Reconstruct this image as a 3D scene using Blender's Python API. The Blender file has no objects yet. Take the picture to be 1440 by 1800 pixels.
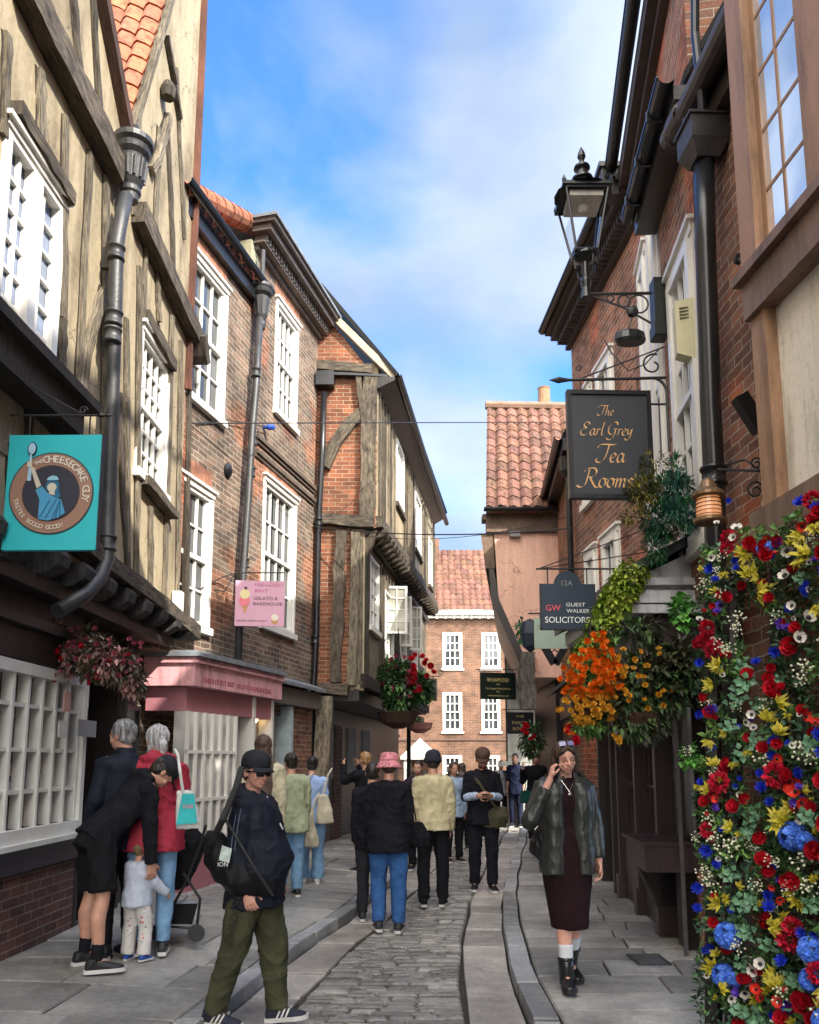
import bpy, bmesh, math, random
from mathutils import Vector, Matrix, noise
random.seed(7)
V = Vector
S = bpy.context.scene
COL = S.collection
# ---------------------------------------------------------------- camera
FPX = 1440.0                      # focal length in photo pixels (photo 1440 wide)
PP = (720.0, 1124.0)              # principal point
PIT = math.atan(0.15)
cam_d = bpy.data.cameras.new('camera')
cam = bpy.data.objects.new('camera', cam_d); COL.objects.link(cam)
cam.location = (0, 0, 1.6); cam.rotation_euler = (math.pi/2 + PIT, 0, 0)
cam_d.sensor_fit = 'HORIZONTAL'; cam_d.sensor_width = 36; cam_d.lens = 36*FPX/1440
cam_d.shift_x = 0; cam_d.shift_y = (PP[1]-900)/1440
cam_d.clip_start = 0.05; cam_d.clip_end = 3000
S.camera = cam
# ---------------------------------------------------------------- light
SUN_EL = math.radians(38); SUN_AZ = math.radians(135)   # azimuth clockwise from +Y
sdir = V((math.sin(SUN_AZ)*math.cos(SUN_EL), math.cos(SUN_AZ)*math.cos(SUN_EL), math.sin(SUN_EL)))
sl = bpy.data.lights.new('sun', 'SUN'); sl.energy = 3.0; sl.angle = math.radians(0.5); sl.color = (1, .93, .82)
sun = bpy.data.objects.new('sun', sl); COL.objects.link(sun)
sun.rotation_euler = (-sdir).to_track_quat('-Z', 'Y').to_euler(); sun.location = (20, -20, 30)
W = bpy.data.worlds.new('World'); S.world = W; W.use_nodes = True
nt = W.node_tree; nt.nodes.clear()
def N(t, typ, **kw):
    n = t.nodes.new(typ)
    for k, v in kw.items():
        if k in n.inputs: n.inputs[k].default_value = v
        else: setattr(n, k, v)
    return n
sky = N(nt, 'ShaderNodeTexSky'); sky.sky_type = 'NISHITA'; sky.sun_disc = False
sky.sun_elevation = SUN_EL; sky.sun_rotation = SUN_AZ; sky.altitude = 50; sky.ozone_density = 2.5; sky.dust_density = 0.6; sky.air_density = 1.0
tc = N(nt, 'ShaderNodeTexCoord')
mp = N(nt, 'ShaderNodeMapping'); mp.inputs['Scale'].default_value = (1.1, 1.0, 1.9); mp.inputs['Location'].default_value = (1.55, 0.4, 0.8)
nz = N(nt, 'ShaderNodeTexNoise'); nz.inputs['Scale'].default_value = 2.3; nz.inputs['Detail'].default_value = 9; nz.inputs['Roughness'].default_value = .52; nz.inputs['Distortion'].default_value = .25
rp = N(nt, 'ShaderNodeValToRGB'); rp.color_ramp.elements[0].position = .44; rp.color_ramp.elements[1].position = .66
rp.color_ramp.elements[1].color = (.85,.85,.85,1)
nz2 = N(nt, 'ShaderNodeTexNoise'); nz2.inputs['Scale'].default_value = 1.7; nz2.inputs['Detail'].default_value = 5
cr = N(nt, 'ShaderNodeValToRGB'); cr.color_ramp.elements[0].color = (1.3,1.6,2.0,1); cr.color_ramp.elements[1].color = (2.55,2.8,3.1,1)
cr.color_ramp.elements[0].position = .4; cr.color_ramp.elements[1].position = .62
mx = N(nt, 'ShaderNodeMixRGB')
tint = N(nt, 'ShaderNodeMixRGB'); tint.blend_type = 'MULTIPLY'; tint.inputs[0].default_value = 1; tint.inputs[2].default_value = (.46, .82, 1.26, 1)
bg = N(nt, 'ShaderNodeBackground'); bg.inputs['Strength'].default_value = .15
ow = N(nt, 'ShaderNodeOutputWorld')
L = nt.links.new
L(tc.outputs['Generated'], mp.inputs['Vector']); L(mp.outputs[0], nz.inputs['Vector']); L(mp.outputs[0], nz2.inputs['Vector'])
acc = nz.outputs['Fac']
def blob(u, v, c0, amt):          # a broad cloud mass in one direction of the sky
    global acc
    a_, b_ = (u-720)/1440, (1124-v)/1440; cp_, sp_ = math.cos(PIT), math.sin(PIT); d_ = V((a_, cp_-b_*sp_, sp_+b_*cp_)).normalized()
    n0 = N(nt, 'ShaderNodeVectorMath'); n0.operation = 'NORMALIZE'; L(tc.outputs['Generated'], n0.inputs[0])
    n1 = N(nt, 'ShaderNodeVectorMath'); n1.operation = 'DOT_PRODUCT'; n1.inputs[1].default_value = d_; L(n0.outputs[0], n1.inputs[0])
    n2 = N(nt, 'ShaderNodeMapRange'); n2.interpolation_type = 'SMOOTHSTEP'; n2.inputs['From Min'].default_value = c0; n2.inputs['From Max'].default_value = 1; n2.inputs['To Max'].default_value = amt; L(n1.outputs['Value'], n2.inputs['Value'])
    n3 = N(nt, 'ShaderNodeMath'); n3.operation = 'ADD'; L(acc, n3.inputs[0]); L(n2.outputs[0], n3.inputs[1]); acc = n3.outputs[0]
blob(900, 90, .972, .10); blob(500, 70, .993, .15); blob(760, 640, .985, .12); blob(960, 400, .985, .10); blob(820, 930, .97, .15); blob(430, 320, .996, .10)
L(acc, rp.inputs[0]); L(nz2.outputs['Fac'], cr.inputs[0])
sx_ = N(nt, 'ShaderNodeSeparateXYZ'); L(tc.outputs['Generated'], sx_.inputs[0])
mr = N(nt, 'ShaderNodeMapRange'); mr.interpolation_type = 'SMOOTHSTEP'; mr.inputs['From Min'].default_value = .15; mr.inputs['From Max'].default_value = -.45; mr.inputs['To Min'].default_value = 0; mr.inputs['To Max'].default_value = .85
L(sx_.outputs['Y'], mr.inputs['Value'])
fill_bank = N(nt, 'ShaderNodeMixRGB'); fill_bank.inputs[2].default_value = (16.5, 15.6, 14.2, 1)       # bright sky added out of view behind the camera to lift the shaded street
L(mr.outputs[0], fill_bank.inputs[0])
L(sky.outputs[0], tint.inputs[1]); L(rp.outputs[0], mx.inputs[0]); L(tint.outputs[0], mx.inputs[1]); L(cr.outputs[0], mx.inputs[2])
L(mx.outputs[0], fill_bank.inputs[1]); L(fill_bank.outputs[0], bg.inputs[0]); L(bg.outputs[0], ow.inputs[0])
S.view_settings.view_transform = 'Standard'; S.view_settings.look = 'None'; S.view_settings.gamma = 1
S.view_settings.exposure = 1.5
S.render.engine = 'CYCLES'; S.cycles.max_bounces = 8

# ---------------------------------------------------------------- pixel -> world
CP, SP = math.cos(PIT), math.sin(PIT)
CAM = V((0, 0, 1.6))
def ray(u, v):
    a = (u-PP[0])/FPX; b = (PP[1]-v)/FPX
    return V((a, CP-b*SP, SP+b*CP))
def at_y(u, v, Y):
    d = ray(u, v); return CAM + d*(Y/d.y)
def at_z(u, v, z):
    d = ray(u, v); return CAM + d*((z-1.6)/d.z)
class Fac:                        # a vertical plane: s along, n out of it, z up
    def __init__(self, p0, p1, side):
        self.o = V((p0[0], p0[1], 0)); e = V((p1[0], p1[1], 0)); self.d = (e-self.o).normalized(); self.len = (e-self.o).length
        self.n = V((self.d.y, -self.d.x, 0)) if side == 'L' else V((-self.d.y, self.d.x, 0))
    def P(self, s, n, z): return self.o + self.d*s + self.n*n + V((0, 0, z))
    def hit(self, u, v, n=0.0):
        d = ray(u, v); o = self.o + self.n*n
        t = (o-CAM).dot(self.n)/d.dot(self.n); p = CAM + d*t
        return (p-self.o).dot(self.d), p.z
    def hp(self, u, v, n=0.0):
        s, z = self.hit(u, v, n); return self.P(s, n, z)

# ---------------------------------------------------------------- materials
MATS = {}
def newmat(name):
    m = bpy.data.materials.new(name); m.use_nodes = True; t = m.node_tree
    return m, t, t.nodes['Principled BSDF']
def ramp(t, src, stops):
    r = t.nodes.new('ShaderNodeValToRGB'); e = r.color_ramp.elements
    while len(e) < len(stops): e.new(.5)
    for i, (p, c) in enumerate(stops): e[i].position = p; e[i].color = (*c, 1) if len(c) == 3 else c
    t.links.new(src, r.inputs[0]); return r.outputs[0]
def mul(t, a, b, f=1.0, mode='MULTIPLY'):
    m = t.nodes.new('ShaderNodeMixRGB'); m.blend_type = mode
    if isinstance(f, float): m.inputs[0].default_value = f
    else: t.links.new(f, m.inputs[0])
    for i, x in ((1, a), (2, b)):
        if isinstance(x, tuple): m.inputs[i].default_value = (*x, 1)
        else: t.links.new(x, m.inputs[i])
    return m.outputs[0]
def tex(t, scale, detail=4, rough=.6, coord='Object', stretch=None, dist=0):
    c = t.nodes.new('ShaderNodeTexCoord'); n = t.nodes.new('ShaderNodeTexNoise')
    n.inputs['Scale'].default_value = scale; n.inputs['Detail'].default_value = detail; n.inputs['Roughness'].default_value = rough; n.inputs['Distortion'].default_value = dist
    src = c.outputs[coord]
    if stretch:
        m = t.nodes.new('ShaderNodeMapping'); m.inputs['Scale'].default_value = stretch; t.links.new(src, m.inputs[0]); src = m.outputs[0]
    t.links.new(src, n.inputs['Vector']); return n.outputs['Fac']
def bump(t, b, h, strength=.3, dist=.02):
    n = t.nodes.new('ShaderNodeBump'); n.inputs['Strength'].default_value = strength; n.inputs['Distance'].default_value = dist
    t.links.new(h, n.inputs['Height']); t.links.new(n.outputs[0], b.inputs['Normal']); return n
def tintattr(t):
    a = t.nodes.new('ShaderNodeAttribute'); a.attribute_name = 'tint'; return a.outputs['Color']
def plain(name, c, rough=.6, metal=0, noise_amt=.25, nscale=6, bumpy=0, bscale=60, tinted=False, spec=.5, coat=0, stretch=None, bdist=.01):
    if name in MATS: return MATS[name]
    m, t, b = newmat(name)
    f = tex(t, nscale, 5, .6, stretch=stretch)
    col = ramp(t, f, [(.3, tuple(x*(1-noise_amt) for x in c)), (.7, tuple(min(1, x*(1+noise_amt)) for x in c))])
    if tinted: col = mul(t, col, tintattr(t))
    t.links.new(col, b.inputs['Base Color'])
    b.inputs['Roughness'].default_value = rough; b.inputs['Metallic'].default_value = metal; b.inputs['Specular IOR Level'].default_value = spec
    b.inputs['Coat Weight'].default_value = coat
    if bumpy: bump(t, b, tex(t, bscale, 3, .6, stretch=stretch), bumpy, bdist)
    MATS[name] = m; return m
def brick(name, c1, c2, mortar, dark=(.35, .3, .28), warp=.012, darkamt=.6, bw=.235, rh=.075, patch=None):
    if name in MATS: return MATS[name]
    m, t, b = newmat(name)
    c = t.nodes.new('ShaderNodeTexCoord')
    nw = t.nodes.new('ShaderNodeTexNoise'); nw.inputs['Scale'].default_value = 3.5; nw.inputs['Detail'].default_value = 5; nw.inputs['Roughness'].default_value = .7
    t.links.new(c.outputs['UV'], nw.inputs['Vector'])
    sc = t.nodes.new('ShaderNodeVectorMath'); sc.operation = 'SCALE'; sc.inputs['Scale'].default_value = warp*2
    sub = t.nodes.new('ShaderNodeVectorMath'); sub.operation = 'SUBTRACT'; sub.inputs[1].default_value = (.5, .5, .5)
    t.links.new(nw.outputs['Color'], sub.inputs[0]); t.links.new(sub.outputs[0], sc.inputs[0])
    ad = t.nodes.new('ShaderNodeVectorMath'); t.links.new(c.outputs['UV'], ad.inputs[0]); t.links.new(sc.outputs[0], ad.inputs[1])
    def br(a, bb, mo, bias=0.0):
        n = t.nodes.new('ShaderNodeTexBrick'); n.inputs['Scale'].default_value = 1; n.inputs['Brick Width'].default_value = bw; n.inputs['Row Height'].default_value = rh
        n.inputs['Mortar Size'].default_value = .007; n.inputs['Mortar Smooth'].default_value = .35; n.inputs['Bias'].default_value = bias
        n.inputs['Color1'].default_value = (*a, 1); n.inputs['Color2'].default_value = (*bb, 1); n.inputs['Mortar'].default_value = (*mo, 1)
        t.links.new(ad.outputs[0], n.inputs['Vector']); return n
    b1 = br(c1, c2, mortar, -.1)
    b2 = br((1, 1, 1), dark, (.95, .95, .95), .25)
    b2.offset = .5
    # second random per-brick value by shifting half the pattern a whole number of bricks
    sh = t.nodes.new('ShaderNodeVectorMath'); sh.inputs[1].default_value = (bw*17, rh*34, 0); t.links.new(ad.outputs[0], sh.inputs[0]); t.links.new(sh.outputs[0], b2.inputs['Vector'])
    col = mul(t, b1.outputs['Color'], b2.outputs['Color'], darkamt)
    stain = ramp(t, tex(t, 1.3, 7, .7, 'UV'), [(.34, (.48, .47, .46)), (.62, (1.15, 1.1, 1.05))])
    col = mul(t, col, stain)
    fine = ramp(t, tex(t, 55, 4, .7, 'UV'), [(.3, (.72, .72, .72)), (.7, (1.2, 1.2, 1.2))])
    col = mul(t, col, fine)
    if patch:
        pm = ramp(t, tex(t, .9, 2, .5, 'UV'), [(.56, (0, 0, 0)), (.62, (1, 1, 1))])
        col = mul(t, col, mul(t, col, patch), pm, 'MIX')
    t.links.new(col, b.inputs['Base Color']); b.inputs['Roughness'].default_value = .9
    inv = t.nodes.new('ShaderNodeMath'); inv.operation = 'MULTIPLY_ADD'; inv.inputs[1].default_value = -1; inv.inputs[2].default_value = 1
    t.links.new(b1.outputs['Fac'], inv.inputs[0])
    h = t.nodes.new('ShaderNodeMath'); h.operation = 'MULTIPLY_ADD'; h.inputs[1].default_value = .55
    t.links.new(tex(t, 28, 5, .7, 'UV'), h.inputs[0]); t.links.new(inv.outputs[0], h.inputs[2])
    bump(t, b, h.outputs[0], .9, .02)
    MATS[name] = m; return m
def oldwood(name, dark, light, lo=.42, hi=.62):
    if name in MATS: return MATS[name]
    m, t, b = newmat(name)
    f = tex(t, 5, 8, .72, 'UV', (9, 1.0, 1)); g = tex(t, 1.3, 3, .5, 'Object')
    col = ramp(t, f, [(lo-.08, dark), (lo+.04, tuple((a*2+c)/3 for a, c in zip(dark, light))), (hi, light)])
    col = mul(t, col, ramp(t, g, [(.35, (.6, .6, .6)), (.65, (1.15, 1.15, 1.15))]))
    t.links.new(col, b.inputs['Base Color']); b.inputs['Roughness'].default_value = .85
    bump(t, b, f, .9, .03); MATS[name] = m; return m
def glassm(name, c=(.02, .025, .03), ior=1.5, rough=.03, lace=0):
    if name in MATS: return MATS[name]
    m, t, b = newmat(name)
    f = tex(t, 1.6, 2, .5); col = ramp(t, f, [(.42, c), (.62, tuple(min(1, x*2.2+.012+lace) for x in c))])
    t.links.new(col, b.inputs['Base Color']); b.inputs['Roughness'].default_value = rough; b.inputs['IOR'].default_value = ior
    bump(t, b, tex(t, 2.2, 1, .4), .25, .01)
    MATS[name] = m; return m
def stonem(name, c, rough=.55, bscale=30, bstr=.35):
    if name in MATS: return MATS[name]
    m, t, b = newmat(name)
    col = mul(t, c, tintattr(t)); 
    col = mul(t, col, ramp(t, tex(t, 2.6, 7, .68), [(.3, (.68, .69, .7)), (.7, (1.28, 1.26, 1.22))]))
    col = mul(t, col, ramp(t, tex(t, 26, 5, .7), [(.33, (.8, .8, .8)), (.66, (1.15, 1.15, 1.15))]))
    t.links.new(col, b.inputs['Base Color'])
    vo = t.nodes.new('ShaderNodeTexVoronoi'); vo.inputs['Scale'].default_value = 7; co = t.nodes.new('ShaderNodeTexCoord'); t.links.new(co.outputs['Object'], vo.inputs['Vector'])
    col = mul(t, col, ramp(t, vo.outputs['Distance'], [(.045, (1.7, 1.7, 1.65)), (.06, (1, 1, 1))]), ramp(t, vo.outputs['Color'], [(.62, (0, 0, 0)), (.64, (1, 1, 1))]))
    col = mul(t, col, ramp(t, tex(t, .8, 5, .7), [(.36, (.66, .66, .66)), (.58, (1.06, 1.05, 1.04))]))
    t.links.new(col, b.inputs['Base Color'])
    r = ramp(t, tex(t, 7, 4, .6), [(.35, (rough-.16,)*3), (.65, (rough+.15,)*3)]); t.links.new(r, b.inputs['Roughness'])
    bump(t, b, tex(t, bscale, 6, .7), bstr, .012)
    MATS[name] = m; return m
def plaster(name, c, stain=(.6, .5, .36), amt=.5, streak=(.72, .71, .69)):
    if name in MATS: return MATS[name]
    m, t, b = newmat(name)
    col = ramp(t, tex(t, 1.5, 7, .65, 'Object', (1, 1, .45)), [(.33, tuple(a*s for a, s in zip(c, stain))), (.5, c), (.75, tuple(min(1, x*1.12) for x in c))])
    col = mul(t, col, ramp(t, tex(t, 22, 5, .7), [(.3, (.86, .85, .83)), (.7, (1.08, 1.08, 1.08))]))
    col = mul(t, col, ramp(t, tex(t, 5, 6, .7, 'Object', (1, 1, .12)), [(.36, streak), (.56, (1.05, 1.04, 1.02))]))
    vo = t.nodes.new('ShaderNodeTexVoronoi'); vo.feature = 'DISTANCE_TO_EDGE'; vo.inputs['Scale'].default_value = 2.2; vo.inputs['Randomness'].default_value = 1; co = t.nodes.new('ShaderNodeTexCoord')
    nn = t.nodes.new('ShaderNodeTexNoise'); nn.inputs['Scale'].default_value = 5; nn.inputs['Detail'].default_value = 5; t.links.new(co.outputs['Object'], nn.inputs['Vector'])
    va = t.nodes.new('ShaderNodeVectorMath'); va.operation = 'MULTIPLY_ADD'; va.inputs[1].default_value = (.35, .35, .35); t.links.new(nn.outputs['Color'], va.inputs[0]); t.links.new(co.outputs['Object'], va.inputs[2]); t.links.new(va.outputs[0], vo.inputs['Vector'])
    col = mul(t, col, ramp(t, vo.outputs['Distance'], [(.004, (.35, .32, .28)), (.012, (1, 1, 1))]), ramp(t, tex(t, 1.1, 2, .5), [(.48, (0, 0, 0)), (.56, (1, 1, 1))]))
    t.links.new(col, b.inputs['Base Color']); b.inputs['Roughness'].default_value = .9
    bump(t, b, tex(t, 14, 6, .65), .5, .02); MATS[name] = m; return m
def grimy(name, c, rough=.5, grain=(1, 1, .08)):
    if name in MATS: return MATS[name]
    m, t, b = newmat(name)
    col = mul(t, c, ramp(t, tex(t, 7, 6, .7, 'Object', (1, 1, .14)), [(.34, (.55, .53, .50)), (.55, (1.04, 1.03, 1.02))]))
    col = mul(t, col, ramp(t, tex(t, 30, 5, .75), [(.3, (.80, .79, .77)), (.5, (1.0, 1.0, 1.0))]))
    t.links.new(col, b.inputs['Base Color']); b.inputs['Roughness'].default_value = rough
    bump(t, b, tex(t, 45, 5, .7, 'Object', grain), .35, .006); MATS[name] = m; return m

M_oldbrick = lambda: brick('weathered brown brick', (.33, .215, .15), (.25, .20, .15), (.46, .41, .35), (.36, .36, .36), .022, .85, patch=(1.3, .85, .68))
M_orange = lambda: brick('orange red brick', (.42, .155, .075), (.32, .125, .07), (.48, .38, .28), (.42, .38, .36), .012, .75)
M_red = lambda: brick('red brown brick', (.54, .235, .135), (.38, .21, .15), (.52, .44, .36), (.38, .36, .35), .024, .85, patch=(1.3, .85, .7))
M_far = lambda: brick('town brick', (.27, .14, .085), (.22, .13, .085), (.34, .28, .23), (.6, .55, .55), .006, .7)
M_purple = lambda: brick('dark plum brick', (.16, .07, .06), (.09, .05, .055), (.22, .18, .15), (.5, .45, .5), .006, .6)
M_wood = lambda: oldwood('weathered oak', (.016, .012, .009), (.21, .17, .12), .43, .68)
M_woodl = lambda: oldwood('silvered oak', (.030, .024, .017), (.34, .285, .20), .40, .60)
M_woodd = lambda: oldwood('blackened oak', (.014, .011, .010), (.07, .055, .045), .42, .7)
M_cream = lambda: plaster('ochre limewash', (.40, .335, .225), (.50, .47, .44))
M_white = lambda: plain('white gloss paint', (.78, .76, .70), .35, noise_amt=.06, nscale=3)
M_black = lambda: plain('black gloss paint', (.013, .014, .016), .28, noise_amt=.3)
M_lead = lambda: plain('grey cast iron', (.040, .041, .043), .45, noise_amt=.35, nscale=5, bumpy=.3, bscale=40)
M_dark = lambda: grimy('dark shop paint', (.032, .025, .025), .4)
M_glass = lambda: glassm('window glass', (.03, .035, .04), 1.75)
M_tile = lambda: pantm('orange pantile', (.34, .125, .065))
M_tiler = lambda: pantm('pink brown pantile', (.17, .085, .06))
def pantm(name, c):
    if name in MATS: return MATS[name]
    m, t, b = newmat(name)
    col = mul(t, c, tintattr(t))
    col = mul(t, col, ramp(t, tex(t, 9, 6, .7), [(.36, (.30, .31, .28)), (.50, (.95, .95, .95)), (.75, (1.3, 1.26, 1.18))]))
    t.links.new(col, b.inputs['Base Color']); b.inputs['Roughness'].default_value = .85
    bump(t, b, tex(t, 50, 4, .7), .4, .006); MATS[name] = m; return m

# ---------------------------------------------------------------- mesh builder
def jit(a): return random.uniform(-a, a)
class MB:
    def __init__(self): self.v = []; self.f = []; self.uv = {}; self.t = {}; self.mi = {}; self.smooth = False
    def quad(self, pts, tint=None, uv=None, mi=0):
        i = len(self.v); self.v += [V(p) for p in pts]; self.f.append(tuple(range(i, i+len(pts)))); k = len(self.f)-1
        if tint is not None: self.t[k] = tint
        if uv: self.uv[k] = uv
        if mi: self.mi[k] = mi
    def face(self, idx, tint=None, mi=0, uv=None):
        self.f.append(tuple(idx)); k = len(self.f)-1
        if tint is not None: self.t[k] = tint
        if mi: self.mi[k] = mi
        if uv: self.uv[k] = uv
    def hexa(self, p, tint=None, mi=0):          # p: 8 pts, bottom 0-3 (ccw from above), top 4-7
        i = len(self.v); self.v += [V(q) for q in p]
        for q in ((3, 2, 1, 0), (4, 5, 6, 7), (0, 1, 5, 4), (1, 2, 6, 5), (2, 3, 7, 6), (3, 0, 4, 7)): self.face([i+k for k in q], tint, mi)
    def box(self, F, s0, s1, n0, n1, z0, z1, tint=None, mi=0):
        self.hexa([F.P(s0, n0, z0), F.P(s1, n0, z0), F.P(s1, n1, z0), F.P(s0, n1, z0), F.P(s0, n0, z1), F.P(s1, n0, z1), F.P(s1, n1, z1), F.P(s0, n1, z1)], tint, mi)
    def cube(self, c, sx, sy, sz, tint=None, mi=0, rz=0):
        R = Matrix.Rotation(rz, 3, 'Z'); c = V(c)
        q = [c + R @ V((a*sx/2, b*sy/2, g*sz/2)) for g in (-1, 1) for a, b in ((-1, -1), (1, -1), (1, 1), (-1, 1))]
        self.hexa(q, tint, mi)
    def beam(self, a, b, w, d, nrm, segs=5, wob=.008, curve=0.0):
        # timber from a to b lying on a wall of normal nrm; w in the wall plane, d proud of it
        a, b, nrm = V(a), V(b), V(nrm).normalized(); ax = (b-a).normalized(); sd = ax.cross(nrm).normalized(); Ln = (b-a).length
        rings = []; off = random.uniform(0, 50)
        for k in range(segs+1):
            f = k/segs; c = a.lerp(b, f) + sd*(jit(wob) + curve*4*f*(1-f)); ww = w/2 + jit(wob); dd = d + jit(wob*.5)
            i = len(self.v); self.v += [c-sd*ww-nrm*.03, c+sd*ww-nrm*.03, c+sd*ww*.93+nrm*dd, c-sd*ww*.93+nrm*dd]; rings.append((i, off+f*Ln))
        per = [0, .1, .1+w, .2+w, .3+2*w]
        for (i, v0), (j, v1) in zip(rings, rings[1:]):
            for q in range(4):
                r = (q+1) % 4
                self.face((i+q, i+r, j+r, j+q), uv=[(off+per[q], v0), (off+per[q+1], v0), (off+per[q+1], v1), (off+per[q], v1)])
        self.face([rings[0][0]+k for k in (3, 2, 1, 0)]); self.face([rings[-1][0]+k for k in range(4)])
    def tube(self, pts, r, seg=8, caps=True, tint=None, mi=0):
        pts = [V(p) for p in pts]; n = len(pts); rr = r if isinstance(r, (list, tuple)) else [r]*n
        prev = None; rings = []
        for k, p in enumerate(pts):
            d = (pts[min(k+1, n-1)]-pts[max(k-1, 0)])
            if d.length < 1e-9: d = V((0, 0, 1))
            d.normalize()
            if prev is None:
                prev = d.orthogonal().normalized()
            else:
                prev = (prev - d*prev.dot(d))
                prev = prev.normalized() if prev.length > 1e-6 else d.orthogonal().normalized()
            q = d.cross(prev); i = len(self.v); rings.append(i)
            for j in range(seg):
                a = 2*math.pi*j/seg; self.v.append(p + (prev*math.cos(a)+q*math.sin(a))*rr[k])
        for i, j in zip(rings, rings[1:]):
            for k in range(seg):
                l = (k+1) % seg; self.face((i+k, i+l, j+l, j+k), tint, mi)
        if caps:
            self.face([rings[0]+k for k in range(seg)][::-1], tint, mi); self.face([rings[-1]+k for k in range(seg)], tint, mi)
    def lathe(self, c, prof, seg=16, axis=V((0, 0, 1)), tint=None, mi=0, sx=1, sy=1, rot=0):
        c = V(c); axis = V(axis).normalized()
        if abs(axis.z) > .99: x, y = V((1, 0, 0)), V((0, 1, 0))
        else: x = axis.orthogonal().normalized(); y = axis.cross(x)
        rings = []
        for r, h in prof:
            i = len(self.v); rings.append(i)
            for j in range(seg):
                a = 2*math.pi*j/seg+rot; self.v.append(c + axis*h + (x*math.cos(a)*sx + y*math.sin(a)*sy)*max(r, 1e-4))
        for i, j in zip(rings, rings[1:]):
            for k in range(seg):
                l = (k+1) % seg; self.face((i+k, i+l, j+l, j+k), tint, mi)
        self.face([rings[0]+k for k in range(seg)][::-1], tint, mi); self.face([rings[-1]+k for k in range(seg)], tint, mi)
    def prism(self, pts, off, tint=None, mi=0):   # polygon extruded by vector off
        n = len(pts); off = V(off); i = len(self.v); self.v += [V(p) for p in pts] + [V(p)+off for p in pts]
        self.face(list(range(i, i+n))[::-1], tint, mi); self.face(range(i+n, i+2*n), tint, mi)
        for k in range(n):
            l = (k+1) % n; self.face((i+k, i+l, i+n+l, i+n+k), tint, mi)
    def build(self, name, mats, parent=None, smooth=False, kind=None):
        me = bpy.data.meshes.new(name); off = V((0, 0, 0))
        if parent is not None and parent.get('category') != 'person':
            p = parent
            while p: off = off + p.location; p = p.parent
        me.from_pydata([v-off for v in self.v], [], self.f)
        if not isinstance(mats, (list, tuple)): mats = [mats]
        for m in mats: me.materials.append(m)
        me.uv_layers.new(name='UVMap'); need = bool(self.t)
        if need: me.color_attributes.new('tint', 'FLOAT_COLOR', 'CORNER')
        uvl = me.uv_layers['UVMap']; ca = me.color_attributes['tint'] if need else None
        for k, pl in enumerate(me.polygons):
            if k in self.mi: pl.material_index = self.mi[k]
            if smooth or self.smooth: pl.use_smooth = True
            if k in self.uv:
                for li, u in zip(pl.loop_indices, self.uv[k]): uvl.data[li].uv = u
            else:
                n = pl.normal
                if abs(n.z) > .75: tx, ty = V((1, 0, 0)), V((0, 1, 0))
                else: tx = V((-n.y, n.x, 0)).normalized(); ty = V((0, 0, 1)) if abs(n.z) < .3 else n.cross(tx)
                for li in pl.loop_indices:
                    p = me.vertices[me.loops[li].vertex_index].co + off; uvl.data[li].uv = (p.dot(tx), p.dot(ty))
            if need:
                t = self.t.get(k, 1.0); c = (t, t, t, 1) if isinstance(t, (int, float)) else (*t, 1)
                for li in pl.loop_indices: ca.data[li].color = c
        me.validate()
        o = bpy.data.objects.new(name, me); COL.objects.link(o)
        if parent is not None: o.parent = parent
        if kind: o['kind'] = kind
        return o
def thing(name, label, cat, loc=(0, 0, 0), group=None):
    o = bpy.data.objects.new(name, None); COL.objects.link(o); o.location = loc; o.empty_display_size = .2
    o['label'] = label; o['category'] = cat
    if group: o['group'] = group
    return o
def tag(o, label, cat, group=None, kind=None):
    o['label'] = label; o['category'] = cat
    if group: o['group'] = group
    if kind: o['kind'] = kind
    return o
def struct(o): o['kind'] = 'structure'; return o
def copy_tree(o, parent=None):
    c = o.copy(); COL.objects.link(c)
    if parent is not None: c.parent = parent
    for ch in list(o.children): copy_tree(ch, c)
    return c

# ---------------------------------------------------------------- building pieces
def wall(mb, F, s0, s1, z0, z1, holes=(), depth=.12, n=0.0, thick=.3):
    ss = sorted({s0, s1, *[x for h in holes for x in h[:2]]}); zz = sorted({z0, z1, *[x for h in holes for x in h[2:4]]})
    ss = [x for x in ss if s0 <= x <= s1]; zz = [x for x in zz if z0 <= x <= z1]
    for a, b in zip(ss, ss[1:]):
        for c, d in zip(zz, zz[1:]):
            m, k = (a+b)/2, (c+d)/2
            if any(h[0] < m < h[1] and h[2] < k < h[3] for h in holes): continue
            mb.quad([F.P(a, n, c), F.P(b, n, c), F.P(b, n, d), F.P(a, n, d)])
    for h in holes:
        a, b, c, d = max(h[0], s0), min(h[1], s1), h[2], h[3]; r = n-depth
        for q in (((a, c), (b, c)), ((b, c), (b, d)), ((b, d), (a, d)), ((a, d), (a, c))):
            (p, e), (g, w) = q; mb.quad([F.P(p, n, e), F.P(g, n, w), F.P(g, r, w), F.P(p, r, e)])
    t = n-thick
    mb.quad([F.P(s0, t, z0), F.P(s0, n, z0), F.P(s0, n, z1), F.P(s0, t, z1)]); mb.quad([F.P(s1, n, z0), F.P(s1, t, z0), F.P(s1, t, z1), F.P(s1, n, z1)])
    mb.quad([F.P(s0, n, z1), F.P(s1, n, z1), F.P(s1, t, z1), F.P(s0, t, z1)]); mb.quad([F.P(s0, t, z0), F.P(s1, t, z0), F.P(s1, n, z0), F.P(s0, n, z0)])
    mb.quad([F.P(s1, t, z0), F.P(s0, t, z0), F.P(s0, t, z1), F.P(s1, t, z1)])
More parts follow.
